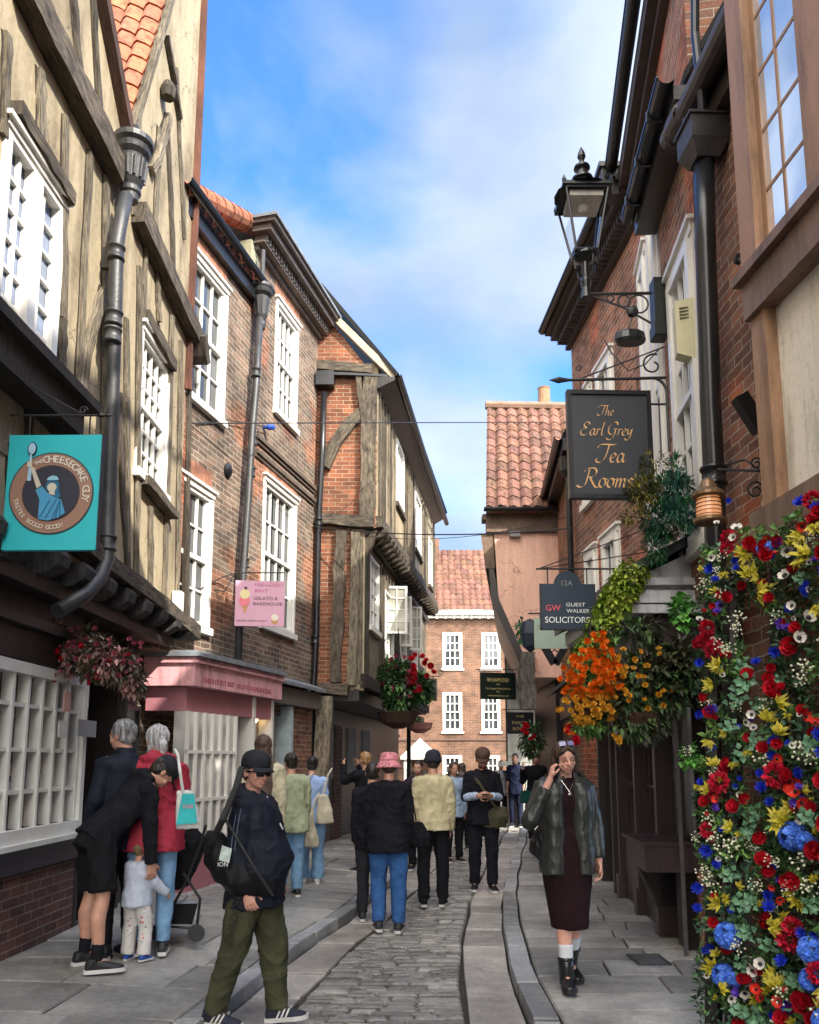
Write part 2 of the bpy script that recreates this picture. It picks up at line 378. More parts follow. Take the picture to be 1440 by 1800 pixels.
def window(parent, F, h, n=0.0, cols=3, rows=4, recess=.1, fw=.06, bar=.022, sash=True, sill=True, surround=.0, frame_m=None, glass=None, sill_m=None, name='window'):
    s0, s1, z0, z1 = h; g = n-recess; fm = frame_m or M_white()
    mb = MB(); mb.box(F, s0+.004, s1-.004, g-.04, g-.002, z0+.004, z1-.004); w = mb.build(name, glass or M_glass(), parent)
    f = MB()
    f.box(F, s0+.003, s0+fw, g, g+.075, z0+.003, z1-.003); f.box(F, s1-fw, s1-.003, g, g+.075, z0+.003, z1-.003)
    f.box(F, s0+fw, s1-fw, g, g+.073, z1-fw, z1-.003); f.box(F, s0+fw, s1-fw, g, g+.073, z0+.003, z0+fw)
    a, b, c, d = s0+fw, s1-fw, z0+fw, z1-fw
    if sash:
        zm = (c+d)/2; f.box(F, a, b, g, g+.058, zm-.028, zm+.028)
        f.box(F, a, a+.03, g, g+.05, zm+.028, d); f.box(F, b-.03, b, g, g+.05, zm+.028, d)
    for i in range(1, cols):
        x = a+(b-a)*i/cols; f.box(F, x-bar/2, x+bar/2, g, g+.036, c, d)
    for j in range(1, rows):
        if sash and j*2 == rows: continue
        y = c+(d-c)*j/rows; f.box(F, a, b, g, g+.03, y-bar/2, y+bar/2)
    if surround:
        q = surround; f.box(F, s0-q, s0+.002, n-.02, n+.025, z0, z1); f.box(F, s1-.002, s1+q, n-.02, n+.025, z0, z1); f.box(F, s0-q, s1+q, n-.02, n+.04, z1+.001, z1+q*1.3)
        f.box(F, s0-q-.03, s1+q+.03, n-.02, n+.07, z1+q*1.3, z1+q*1.3+.035)
    f.build('frame', fm, w)
    if sill:
        m = MB(); m.box(F, s0-.07, s1+.07, g-.03, n+.07, z0-.09, z0-.001); m.build('sill', sill_m or fm, w)
    return w
def pantiles(mb, o, e, u, width, length, tw=.22, course=.27, amp=.028, res=5):
    # o: eave start, e: unit along eave, u: unit up the slope
    e, u = V(e).normalized(), V(u).normalized(); nn = e.cross(u)
    if nn.z < 0: nn = -nn
    nt_ = max(1, round(width/tw)); tw = width/nt_; nc = max(1, round(length/course)); cl = length/nc
    for c in range(nc):
        for k in range(nt_):
            t = random.choice([.72, .85, .95, 1, 1.05, 1.12, 1.2]); t = (t*random.uniform(.95, 1.08), t*random.uniform(.9, 1.02), t*random.uniform(.85, 1.05))
            lift = .022+jit(.004); j1 = jit(.01)
            def prof(x): return amp*math.sin(2*math.pi*x) + (.35*amp*math.sin(4*math.pi*x+.6))
            top = []; bot = []; low = []
            for r in range(res+1):
                x = r/res; h = prof(x)+.03
                bp = V(o)+e*((k+x)*tw)+u*(c*cl-.03+j1)+nn*(h+lift); tp = V(o)+e*((k+x)*tw)+u*((c+1)*cl+.03)+nn*h
                bot.append(bp); top.append(tp); low.append(bp-nn*.03)
            i = len(mb.v); mb.v += bot+top+low; R = res+1
            for r in range(res):
                mb.face((i+r, i+r+1, i+R+r+1, i+R+r), t); mb.face((i+2*R+r, i+2*R+r+1, i+r+1, i+r), t)
def hopper_pipe(parent, name, pts, r, m, hop=None, rings=()):
    mb = MB(); mb.tube(pts, r, 14); 
    for p in rings:
        p = V(p); mb.lathe(p, [(r*1.02, -.07), (r*1.25, -.065), (r*1.25, -.045), (r*1.1, -.04), (r*1.1, .04), (r*1.28, .045), (r*1.28, .065), (r*1.02, .07)], 14)
        
    if hop: mb.lathe(hop[0], hop[1], 18)
    o = mb.build(name, m, parent, smooth=False)
    for p in o.data.polygons:
        if len(p.vertices) == 4: p.use_smooth = True
    return o
# ================================================================ ground
def interp(T, y):
    if y <= T[0][0]: return T[0][1]
    for (a, x), (b, w) in zip(T, T[1:]):
        if y <= b:
            f = (y-a)/(b-a); f2 = f*f*(3-2*f)*.4+f*.6; return x+(w-x)*f2
    return T[-1][1]
KL = [(-2, -1.62), (2, -1.5), (4.7, -1.26), (6.65, -1.0), (9.2, -.52), (12, -.1), (15, .38), (19, .95), (24, 1.7), (32, 3.0), (60, 8)]
KR = [(-2, .84), (2, .74), (4.7, .72), (6.2, .74), (7.7, .85), (9.4, 1.02), (11, 1.24), (13.1, 1.57), (17, 2.2), (20, 2.7), (24, 3.5), (32, 5.4), (60, 12)]
WL = [(-2, -3.0), (6, -3.0), (7.5, -2.93), (9.3, -3.3), (12, -2.5), (14, -1.9), (23, -.6), (32, 1), (60, 5)]
WR = [(-2, 2.2), (5, 2.3), (7, 2.6), (9, 3.1), (12, 3.2), (18, 4.2), (24, 5.4), (32, 8.2), (60, 15)]
kl = lambda y: interp(KL, y); kr = lambda y: interp(KR, y); wl = lambda y: interp(WL, y); wr = lambda y: interp(WR, y)
g = MB(); g.quad([(-400, -400, -.06), (400, -400, -.06), (400, 400, -.06), (-400, 400, -.06)])
struct(g.build('ground', plain('joint grit', (.045, .04, .036), .95, nscale=20)))
PAVZ = .10
def stone(mb, p, zt, tint, ins=.006, drop=.012, zf=None):
    # p: four xy corners (ccw); a stone with eased edges
    c = sum((V((*q, 0)) for q in p), V((0, 0, 0)))/4
    tx, ty = jit(.0035), jit(.0035)
    def top(q, k, dz):
        q = V((*q, 0)); d = q-c; r = c + d*(1-k/max(d.length, .02)); return V((r.x, r.y, zt+dz+tx*(d.x/.2)+ty*(d.y/.2)+(zf(r.x, r.y) if zf else 0)))
    i = len(mb.v)
    mb.v += [V((q[0], q[1], zt-.12)) for q in p] + [top(q, .0, -drop) for q in p] + [top(q, ins*2, 0) for q in p]
    for k in range(4):
        l = (k+1) % 4; mb.face((i+k, i+l, i+4+l, i+4+k), tint*.7); mb.face((i+4+k, i+4+l, i+8+l, i+8+k), tint*.9)
    mb.face((i+8, i+9, i+10, i+11), tint)
def pavement(name, xl, xr, y0, y1, z, mat, dmin, dmax, wmin, wmax, gap=.008, seed=1, tl=.72, th=1.25, zf=None):
    R = random.Random(seed); mb = MB(); y = y0
    def xa(yy, a): return xl(yy)+(xr(yy)-xl(yy))*a
    while y < y1:
        d = R.uniform(dmin, dmax); yb = min(y+d, y1); w = xr(y)-xl(y); a = 0.0; ys = R.uniform(-.02, .02)
        while a < 1-1e-3:
            ww = R.uniform(wmin, wmax)/w; b = a+ww
            if 1-b < wmin*.6/w: b = 1.0
            ga = gap/2/w
            aa, bb = a+ga, b-ga; ja = [R.uniform(-.012, .012)/w for _ in range(2)]
            p = [(xa(y+gap/2, aa), y+gap/2), (xa(y+gap/2, bb), y+gap/2), (xa(yb-gap/2, bb), yb-gap/2), (xa(yb-gap/2, aa), yb-gap/2)]
            stone(mb, p, z+R.uniform(-.003, .003), R.uniform(tl, th), zf=zf); a = b
        y = yb
    return struct(mb.build(name, mat))
Ms_flag = stonem('york stone flags', (.33, .325, .31), .5, 14, .3)
Ms_sett = stonem('stone setts', (.31, .30, .29), .36, 40, .6)
Ms_gut = stonem('gutter flags', (.42, .395, .37), .5, 20, .35)
Ms_kerb = stonem('kerb stone', (.33, .345, .36), .45, 20, .35)
pavement('pavement', wl, lambda y: kl(y)-.16, -1, 34, PAVZ, Ms_flag, .45, .75, .5, 1.0, .009, 3, zf=lambda x, y: .07*min(1, max(0, (kl(y)-.16-x)/1.2)))
pavement('pavement', lambda y: kr(y)+.17, wr, -1, 34, PAVZ, Ms_flag, .30, .6, .5, 1.0, .012, 5, .62, 1.3)
pavement('kerb', lambda y: kl(y)-.155, lambda y: kl(y)+jit(.004), -1, 34, PAVZ+.002, Ms_kerb, .35, .85, .5, .6, .014, 7, .6, 1.3)
pavement('kerb', lambda y: kr(y)-.0, lambda y: kr(y)+.165, -1, 34, PAVZ+.002, Ms_kerb, .30, .85, .5, .6, .014, 9, .6, 1.3)
pavement('gutter_flags', lambda y: kl(y)+.0, lambda y: kl(y)+.36+.02*math.sin(y*3), -1, 34, .004, Ms_gut, .6, 1.2, .5, .6, .01, 11)
pavement('gutter_flags', lambda y: kr(y)-.36+.015*math.sin(y*2.3), lambda y: kr(y)+.0, -1, 34, .004, Ms_gut, .45, 1.0, .5, .6, .01, 13, .8, 1.25)
# setts: irregular rows across the road
def setts():
    R = random.Random(21); mb = MB(); y = 2.5
    while y < 34:
        d = R.uniform(.055, .085) if y < 16 else .13; gp = .011
        xl0, xr0 = kl(y)+.38, kr(y)-.38; x = xl0; rowt = R.uniform(.85, 1.1); z = .0+R.uniform(-.003, .003)
        ph = R.uniform(0, 6)
        while x < xr0:
            w = R.uniform(.12, .30); e = x+w
            if xr0-e < .1: e = xr0
            f = lambda xx: .012*math.sin(xx*2.1+y*.9)
            dd = [R.uniform(-.006, .006) for _ in range(4)]
            p = [(x+gp/2, y+gp/2+dd[0]+f(x)), (e-gp/2, y+gp/2+dd[1]+f(e)), (e-gp/2, y+d-gp/2+dd[2]+f(e)), (x+gp/2, y+d-gp/2+dd[3]+f(x))]
            stone(mb, p, z+R.uniform(-.010, .010), rowt*R.choice([.6, .8, .9, 1, 1, 1.1, 1.35]), .009, .012); x = e
        y += d
    return struct(mb.build('road', Ms_sett))
setts()

def cover(u, v, lab):
    p = at_z(u, v, PAVZ); r = thing('inspection_cover', lab, 'cover', p); m = MB(); m.cube((p.x, p.y, PAVZ+.006), .26, .34, .008); m.build('plate', plain('worn steel', (.10, .11, .12), .35, metal=.6, bumpy=.4), r)
    m = MB(); m.cube((p.x, p.y, PAVZ+.011), .20, .28, .004); m.build('inset', plain('pale worn steel', (.25, .26, .28), .3, metal=.7, bumpy=.5), r)
cover(1140, 1688, 'small metal cover plate set in the right pavement in front of the shop pier')
# ================================================================ left side
B1 = Fac((-2.92, 1.5), (-2.68, 9.25), 'L')       # timber house upper floors
GF1 = Fac((-3.05, 1.5), (-2.92, 8.2), 'L')       # its ground floor
B2 = Fac((-2.78, 9.1), (-1.64, 13.7), 'L')       # brick houses
def px_beam(mb, F, a, b, w, d, n=0.0, **k):
    p, q = F.hp(*a, n), F.hp(*b, n); mb.beam(p, q, w, d, F.n, **k)
def gap_beam(mb, F, a, b, w):          # near-black strip, the shade of a gap painted round a timber
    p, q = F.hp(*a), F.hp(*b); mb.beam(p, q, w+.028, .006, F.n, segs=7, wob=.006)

def timber_house():
    r = thing('timber_house', 'tall ochre limewashed timber framed house with jetty at the left edge of the photo', 'house', B1.P(4, 0, 0))
    F = B1; sv, zv = F.hit(222, 225); s2, z2 = F.hit(290, 0); s1, z1 = F.hit(178, 0); L_ = F.len; zj = 3.22
    # windows
    wa = F.hit(20, 245); W1 = (3.62, 4.46, 4.53, 5.98); s, z = F.hit(250, 580); W2 = (6.30, 7.12, 4.49, 5.95)
    mb = MB(); zt = zv
    wall(mb, F, 0, L_, zj, zt, [W1, W2], .10, thick=3.0)
    g1 = (z1-zv)/(sv-s1); g2 = (z2-zv)/(s2-sv); za = 13.2
    a1 = sv-(za-zv)/g1; a2 = sv+(za-zv)/g2; b2s = min(a2, L_-.3)
    mb.prism([F.P(sv, 0, zt+.001), F.P(a1, 0, za), F.P(a1-3.2, 0, zt+.001)], -F.n*.25)
    zb = zv+(b2s-sv)*g2; mb.prism([F.P(sv, 0, zt+.001), F.P(L_, 0, zt+.001), F.P(L_, 0, zb-.6), F.P(b2s, 0, zb)], -F.n*.25)
    mb.build('wall', M_cream(), r)
    # side wall of brown brick facing up the street
    m = MB(); E = Fac((F.P(L_, 0, 0).x, F.P(L_, 0, 0).y), (F.P(L_, -6, 0).x, F.P(L_, -6, 0).y), 'R')
    m.prism([F.P(L_+.001, .0, zj), F.P(L_+.10, .0, zj), F.P(L_+.10, 0, 12.2), F.P(L_+.001, 0, 12.6)], -F.n*4.5); m.build('side_wall', M_red(), r)
    # roof valley in orange pantiles (left slope of the second gable)
    m = MB(); u = (F.d*1+V((0, 0, 1))*g2).normalized(); pantiles(m, F.P(sv, -3.2, zt+.12)-F.d*.0, F.n, u, 3.27, 3.6, .2, .25); m.build('roof', M_tile(), r)
    m = MB(); uu = (-F.d+V((0, 0, 1))*g1).normalized(); pantiles(m, F.P(sv-.02, -3.2, zt+.1), F.n, uu, 3.1, 5, .22, .3); m.build('roof', M_tile(), r)
    # bargeboards
    m = MB(); m.beam(F.P(sv-.05, .0, zt-.1), F.P(a1, .0, za), .13, .10, F.n, segs=6); m.build('bargeboard', oldwood('stained bargeboard', (.05, .022, .015), (.16, .08, .05)), r)
    m = MB(); m.beam(F.P(sv+.02, .0, zt-.02), F.P(b2s, 0, zb), .06, .09, F.n, segs=6); m.build('bargeboard', M_woodl(), r)
    m = MB(); m.beam(F.P(L_-.02, .0, 6.0), F.P(L_-.02, 0, 12.4), .07, .07, F.n, segs=8); m.build('verge_board', oldwood('red brown verge', (.10, .035, .02), (.22, .09, .055)), r)
    # main beams
    def B(name, a, b, w, d, mat, **k):
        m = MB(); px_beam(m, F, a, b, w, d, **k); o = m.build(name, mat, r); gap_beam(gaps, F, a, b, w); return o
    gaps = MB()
    wd, wl_, wk = M_wood(), M_woodl(), M_woodd()
    B('beam', (22, -40), (193, 300), .27, .14, wd, segs=9, wob=.014)
    B('beam', (232, 372), (338, 600), .24, .14, wd, segs=8, wob=.013)
    B('beam', (17, 190), (114, 352), .13, .09, wd, segs=7, wob=.01)
    B('beam', (250, 555), (299, 645), .15, .08, wd, segs=5); B('beam', (243, 842), (296, 908), .10, .12, wd, segs=4)
    B('bressumer', (62, 905), (329, 1112), .17, .16, wd, segs=12, wob=.012)
    b_end = B('beam_end', (333, 590), (340, 640), .16, .2, wd, segs=3)
    for a, b, w, m_ in [((9, 60), (4, 240), .08, wl_), ((68, 122), (69, 262), .1, wl_), ((112, 205), (108, 560), .09, wl_), ((108, 560), (104, 690), .10, wd), ((155, 268), (133, 700), .085, wl_),
                        ((183, 310), (178, 960), .09, wl_), ((79, -10), (92, 90), .09, wd), ((125, -10), (139, 150), .08, wd), ((160, -10), (172, 210), .07, wd),
                        ((278, 225), (271, 400), .09, wl_), ((293, 235), (303, 480), .08, wd), ((220, 560), (222, 1000), .08, wl_), ((243, 470), (237, 1035), .085, wl_), ((274, 480), (277, 565), .08, wl_),
                        ((300, 555), (286, 1075), .09, wl_), ((316, 600), (308, 1095), .08, wl_), ((330, 620), (326, 1100), .10, wd), ((262, 890), (262, 1055), .08, wl_), ((256, 380), (250, 560), .07, wl_),
                        ((46, 690), (44, 800), .09, wk), ((96, 720), (92, 930), .09, wk), ((128, 730), (128, 960), .08, wk), ((308, 120), (322, 420), .06, wl_), ((15, 780), (15, 900), .08, wk), ((241, 200), (232, 380), .06, wl_)]:
        B('post', a, b, w*.95, .035, m_, segs=7, wob=.011)
    B('brace', (292, 205), (262, 300), .10, .06, wl_, segs=7, curve=-.05); B('brace', (288, 62), (304, 150), .07, .06, wd); B('brace', (302, 150), (312, 210), .06, .06, wd)
    B('brace', (179, 510), (136, 705), .12, .05, wl_, segs=8, curve=.06); B('brace', (136, 705), (120, 800), .10, .05, wd)
    B('brace', (208, 690), (222, 1000), .08, .03, wd, segs=7, curve=.04)
    gaps.build('timber_gap_shade', plain('painted gap shade', (.035, .026, .018), .95), r)
    m = MB(); m.lathe(F.hp(296, 158, .08), [(.07, -.1), (.09, 0), (.05, .09)], 8); m.build('purlin_end', wd, r)
    # windows
    w = window(r, F, W1, 0, 4, 6, .05, .05, .028, sash=False, surround=.04, glass=glassm('blue sky glass', (.03, .06, .13), 2.2))
    m = MB(); m.box(F, W1[0]+.36, W1[0]+.47, -.05, .045, W1[2]+.05, W1[3]-.05); m.build('mullion', M_white(), w)
    w = window(r, F, W2, 0, 4, 6, .07, .05, .026, sash=True, surround=.05)
    m = MB(); m.box(F, 2.6, 4.75, -.02, .30, 4.36, 4.44); m.box(F, 2.6, 4.62, -.02, .22, 4.12, 4.36); m.build('window_ledge', M_woodd(), r)
    m = MB(); m.box(F, 0, 2.7, .0, .42, 4.4, 7.2); m.build('oriel', plain('pale painted boards', (.55, .58, .58), .5), r)
    m = MB(); m.box(F, 2.6, 4.45, -.001, .012, 3.7, 4.12); m.build('panel', plaster('painted shade plaster', (.25, .22, .17)), r)  # darker sheet, the shade below the ledge painted into its colour
    # jetty joist ends
    for k in range(15):
        s = 1.2+k*.47
        m = MB(); zt_ = zj-.02; prof = [(-.5, zt_), (.13, zt_), (.17, zt_-.05), (.15, zt_-.13), (.06, zt_-.19), (-.1, zt_-.21), (-.5, zt_-.19)]
        m.prism([F.P(s, n, z) for n, z in prof], F.d*.17); m.build('joist', oldwood('tarred joist', (.012, .011, .012), (.09, .085, .085)), r)
    m = MB(); m.box(F, 0, L_, -.6, -.02, zj-.33, zj-.21); m.build('soffit', M_dark(), r)
    # ground floor
    G = GF1; d2 = M_dark()
    m = MB(); m.box(G, 0, 5.9, -.3, 0, .06, .78); m.build('plinth', M_purple(), r)
    m = MB(); m.box(G, 0, 5.95, -.02, .035, .78, .96); m.build('sill_board', plain('black plum paint', (.03, .022, .035), .35), r)
    z0, z1 = 1.0, 2.27; sA, sB = 2.2, 5.85
    m = MB(); m.box(G, sA, sB, -.2, -.1, z0, z1+.15); sw = m.build('shop_window', glassm('shop glass', (.07, .07, .065), 1.6, .08, .03), r)
    m = MB(); m.box(G, sA-.1, sB+.06, -.02, .09, z0-.04, z0+.0); m.box(G, sA, sB, -.02, .045, z0, z0+.1)
    nb = 15
    for i in range(nb+1):
        x = sA+(sB-sA-.04)*i/nb; m.box(G, x, x+.035, -.09, .0, z0+.1, z1)
    for z in (1.36, 1.68, 2.02): m.box(G, sA, sB, -.09, -.015, z, z+.03)
    dm = [plain('display card %d' % q, c_, .6, noise_amt=.2, nscale=20) for q, c_ in enumerate(((.5, .48, .42), (.35, .3, .22), (.12, .1, .08), (.4, .42, .45), (.5, .3, .3)))]
    for q in range(34):
        x = random.uniform(sA+.1, sB-.3); z = random.uniform(z0+.1, z1-.3); w_, h_ = random.uniform(.06, .22), random.uniform(.08, .24); mm = MB(); mm.box(G, x, x+w_, -.0985+q*.0001, -.097+q*.0001, z, z+h_); mm.build('display_card', dm[q % 5], sw)
    m.box(G, sA, sB, -.09, .02, z1, z1+.09); m.box(G, sB, sB+.07, -.2, .03, z0, z1+.09); m.build('window_frame', plain('cream white paint', (.72, .72, .68), .4, noise_amt=.08), sw)
    m = MB(); m.box(G, 0, 6.0, -.3, .02, z1+.1, 2.62); m.box(G, 0, 6.0, -.3, .09, 2.62, 2.70); m.box(G, 0, 6.0, -.3, -.02, 2.70, 3.0); m.build('fascia', d2, r)
    m = MB(); m.box(G, 5.92, 6.9, -1.0, -.75, .06, 2.9); m.box(G, 6.9, 7.5, -.4, -.08, .06, 2.95); m.build('doorway', d2, r)
    m = MB(); m.box(G, 5.93, 5.99, -.9, .0, .06, 2.9); m.box(G, 6.9, 6.98, -.1, -.0, .06, 2.9); m.build('door_post', M_woodd(), r)
    m = MB(); m.box(G, 7.0, 7.45, -.08, -.03, 1.1, 2.2); m.build('door_glass', glassm('dark glass', (.02, .02, .02), 1.6), r)
    m = MB(); m.box(G, 5.99, 6.88, -.74, -.72, .1, 2.2); m.build('door', plain('brown door', (.05, .03, .025), .4), r)
    # downpipe with fluted hopper head
    n = .16; P = lambda u, v, k=n: F.hp(u, v, k)
    pts = [P(222, 345), P(213, 385), P(205, 430), P(199, 640), P(192, 850), P(187, 985), P(176, 1015, .17), P(150, 1045, .12), P(100, 1075, .05)]
    pr = [(.075, -.42), (.082, -.36), (.10, -.34), (.10, -.30), (.085, -.28), (.12, -.22), (.14, -.02), (.145, .0), (.125, .02), (.165, .06), (.175, .10), (.165, .12), (.2, .15), (.2, .2), (.17, .22)]
    hp = P(233, 282); dp = hopper_pipe(r, 'drainpipe', pts, .062, M_lead(), None, [P(204, 445), P(200, 560), P(198, 590), P(189, 955)])
    m = MB(); m.lathe(hp, [(a*.92, b) for a, b in pr], 20)
    for k in range(12):
        a = k*math.pi/6; c = V((math.cos(a), math.sin(a), 0)); m.tube([hp+c*.112+V((0, 0, -.21)), hp+c*.135+V((0, 0, -.03))], .016, 6)
    m.box(F, F.hit(222, 300, 0)[0]-.14, F.hit(222, 300, 0)[0]-.0, 0, .14, 7.05, 7.65); h = m.build('hopper_head', M_lead(), dp)
    m = MB()
    for v in (450, 585):
        s, z = F.hit(190, v, .05); m.box(F, s-.03, s+.02, 0, .12, z-.13, z+.13)
    m.build('pipe_bracket', M_lead(), dp)
    return r
timber_house()

def half_gutter(mb, F, s0, s1, n, z, r=.06, seg=8):
    for k in range(seg):
        a0, a1 = math.pi*k/seg, math.pi*(k+1)/seg
        c0 = [F.P(s0, n+r*math.cos(a0), z-r*math.sin(a0)), F.P(s1, n+r*math.cos(a0), z-r*math.sin(a0)), F.P(s1, n+r*math.cos(a1), z-r*math.sin(a1)), F.P(s0, n+r*math.cos(a1), z-r*math.sin(a1))]
        mb.quad(c0); r2 = r-.008
        mb.quad([F.P(s0, n+r2*math.cos(a0), z-r2*math.sin(a0)), F.P(s0, n+r2*math.cos(a1), z-r2*math.sin(a1)), F.P(s1, n+r2*math.cos(a1), z-r2*math.sin(a1)), F.P(s1, n+r2*math.cos(a0), z-r2*math.sin(a0))])
    mb.box(F, s0, s1, n+r-.012, n+r+.006, z-.01, z+.006)

def brick_house_left():
    r = thing('brick_house', 'weathered brown brick house with orange pantile roof beyond the timber house on the left', 'house', B2.P(1, 0, 0))
    F = B2; W1 = (.10, 1.20, 6.06, 7.86); W2 = (.02, 1.0, 3.25, 4.92)
    m = MB(); wall(m, F, -.2, 2.2, 2.84, 8.35, [W1, W2], .1, thick=3); m.box(F, -.2, 2.2, -3, -.45, .0, 2.83); m.build('wall', M_oldbrick(), r)
    for h in (W1, W2):
        m = MB(); z = h[3]
        for k in range(12):
            a = h[0]-.08+(h[1]-h[0]+.1)*k/12; m.box(F, a+.004, a+(h[1]-h[0]+.1)/12-.004, -.05, .006+jit(.003), z+.09, z+.34+jit(.006), random.choice([.8, 1, 1.2]))
        m.build('brick_lintel', plain('gauged brick', (.36, .165, .10), .9, tinted=True, nscale=30, bumpy=.5), r)
        window(r, F, h, 0, 4, 4, .06, .05, .024, surround=.055)
    m = MB(); pantiles(m, F.P(-.2, .12, 8.42), F.d, (-F.n+V((0, 0, 1.25))).normalized(), 2.38, 2.2, .2, .25); m.build('roof', M_tile(), r)
    m = MB(); half_gutter(m, F, -.2, 2.28, .17, 8.5, .075); m.box(F, -.2, 2.2, -.05, .1, 8.2, 8.4); m.build('gutter', M_black(), r)
    m = MB(); a_, b_ = F.hp(330, 336, -.1), F.hp(452, 400, -.1)
    for k in range(8):
        p, q = a_.lerp(b_, k/8), a_.lerp(b_, (k+1.08)/8); m.tube([p, q], [.15, .135], 12, tint=random.choice([.8, .95, 1.1, 1.2]))
    m.build('hip_tiles', M_tile(), r)
    # round anchor plate and small fittings
    m = MB(); c = F.hp(402, 826, .03); m.lathe(c, [(.09, -.02), (.10, 0), (.06, .03), (.02, .04)], 12, F.n); m.build('anchor_plate', M_black(), r)
    # pink shop on the ground floor
    P1, P2 = V((-3.05, 9.35)), V((-2.46, 9.35)); a = Fac((-3.05, 9.35), (-2.46, 9.35), 'R'); b = Fac((-2.46, 9.35), (-1.80, 11.55), 'L')
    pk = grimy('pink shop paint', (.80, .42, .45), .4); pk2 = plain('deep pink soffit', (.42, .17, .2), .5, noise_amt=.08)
    zt = 2.80; zb = 2.47
    m = MB()
    poly = lambda e, z: [V((-3.05, 9.35-e, z)), V((-2.46+e, 9.35-e, z)), V((-1.80+e, 11.55, z)), V((-2.55, 11.8, z)), V((-3.05, 9.9, z))]
    m.prism(poly(0, zb), (0, 0, zt-zb-.07)); m.prism(poly(.04, zt-.07), (0, 0, .03)); m.prism(poly(.02, zt-.04), (0, 0, .04)); m.build('fascia', pk, r)
    m = MB(); m.prism(poly(.075, zt+.002), (0, 0, .045)); m.prism(poly(.02, zt+.047), (0, 0, .03)); m.build('lead_roof', plain('lead sheet', (.20, .22, .24), .5, noise_amt=.4, bumpy=.4), r)
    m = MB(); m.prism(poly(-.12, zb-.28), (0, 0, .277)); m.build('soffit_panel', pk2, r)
    m = MB(); m.box(b, .0, 1.15, -.25, -.10, .6, zb-.29); sw = m.build('shop_window', glassm('lace curtain glass', (.3, .29, .27), 1.5, .1, .1), r)
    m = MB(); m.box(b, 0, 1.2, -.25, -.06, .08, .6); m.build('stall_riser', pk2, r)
    m = MB()
    for i in range(7): x = .0+1.12*i/6; m.box(b, x, x+.035, -.1, -.06, .6, zb-.29)
    for z in (.6, 1.15, 1.7): m.box(b, 0, 1.15, -.1, -.065, z, z+.04)
    m.build('window_frame', M_white(), sw)
    m = MB(); m.box(b, 1.2, 2.25, -.7, -.5, .1, 2.46); m.build('doorway', M_dark(), r)
    m = MB(); m.box(b, 1.72, 2.2, -.35, -.3, .9, 2.35); m.build('shop_window', glassm('lit shop glass', (.2, .17, .13), 1.5, .1, .05), r)
    m = MB(); m.box(b, 1.66, 1.72, -.35, -.1, .1, 2.46); m.box(b, 2.2, 2.26, -.35, -.1, .1, 2.46); m.box(b, 1.72, 2.2, -.35, -.1, .1, .9); m.box(b, 1.94, 1.97, -.3, -.26, .9, 2.35); m.build('window_frame', M_white(), r)
    em = bpy.data.materials.new('shop lamp glow'); em.use_nodes = True; e = em.node_tree.nodes['Principled BSDF']; e.inputs['Emission Color'].default_value = (1, .7, .3, 1); e.inputs['Emission Strength'].default_value = 6
    for s_, z_ in ((1.9, 2.2), (2.08, 2.18)):
        m = MB(); m.lathe(b.P(s_, -.285, z_), [(.01, -.03), (.03, 0), (.01, .03)], 8); m.build('shop_lamp', em, r)
    # lettering on fascia
    text(r, 'FABULOUSLY BRIT  GELATO & BAKEHOUSE', b, 1.06, .002, 2.55, .088, plain('dark rose letters', (.42, .08, .14), .5), width=1.75)
    for t_, zz in (('GELATO', 1.9), ('BAKES', 1.5)):
        m = MB(); m.box(b, 1.3, 1.52, -.499, -.48, zz-.16, zz+.12); q = m.build('poster', plain('pale blue poster', (.45, .6, .68), .5), r)
    return r

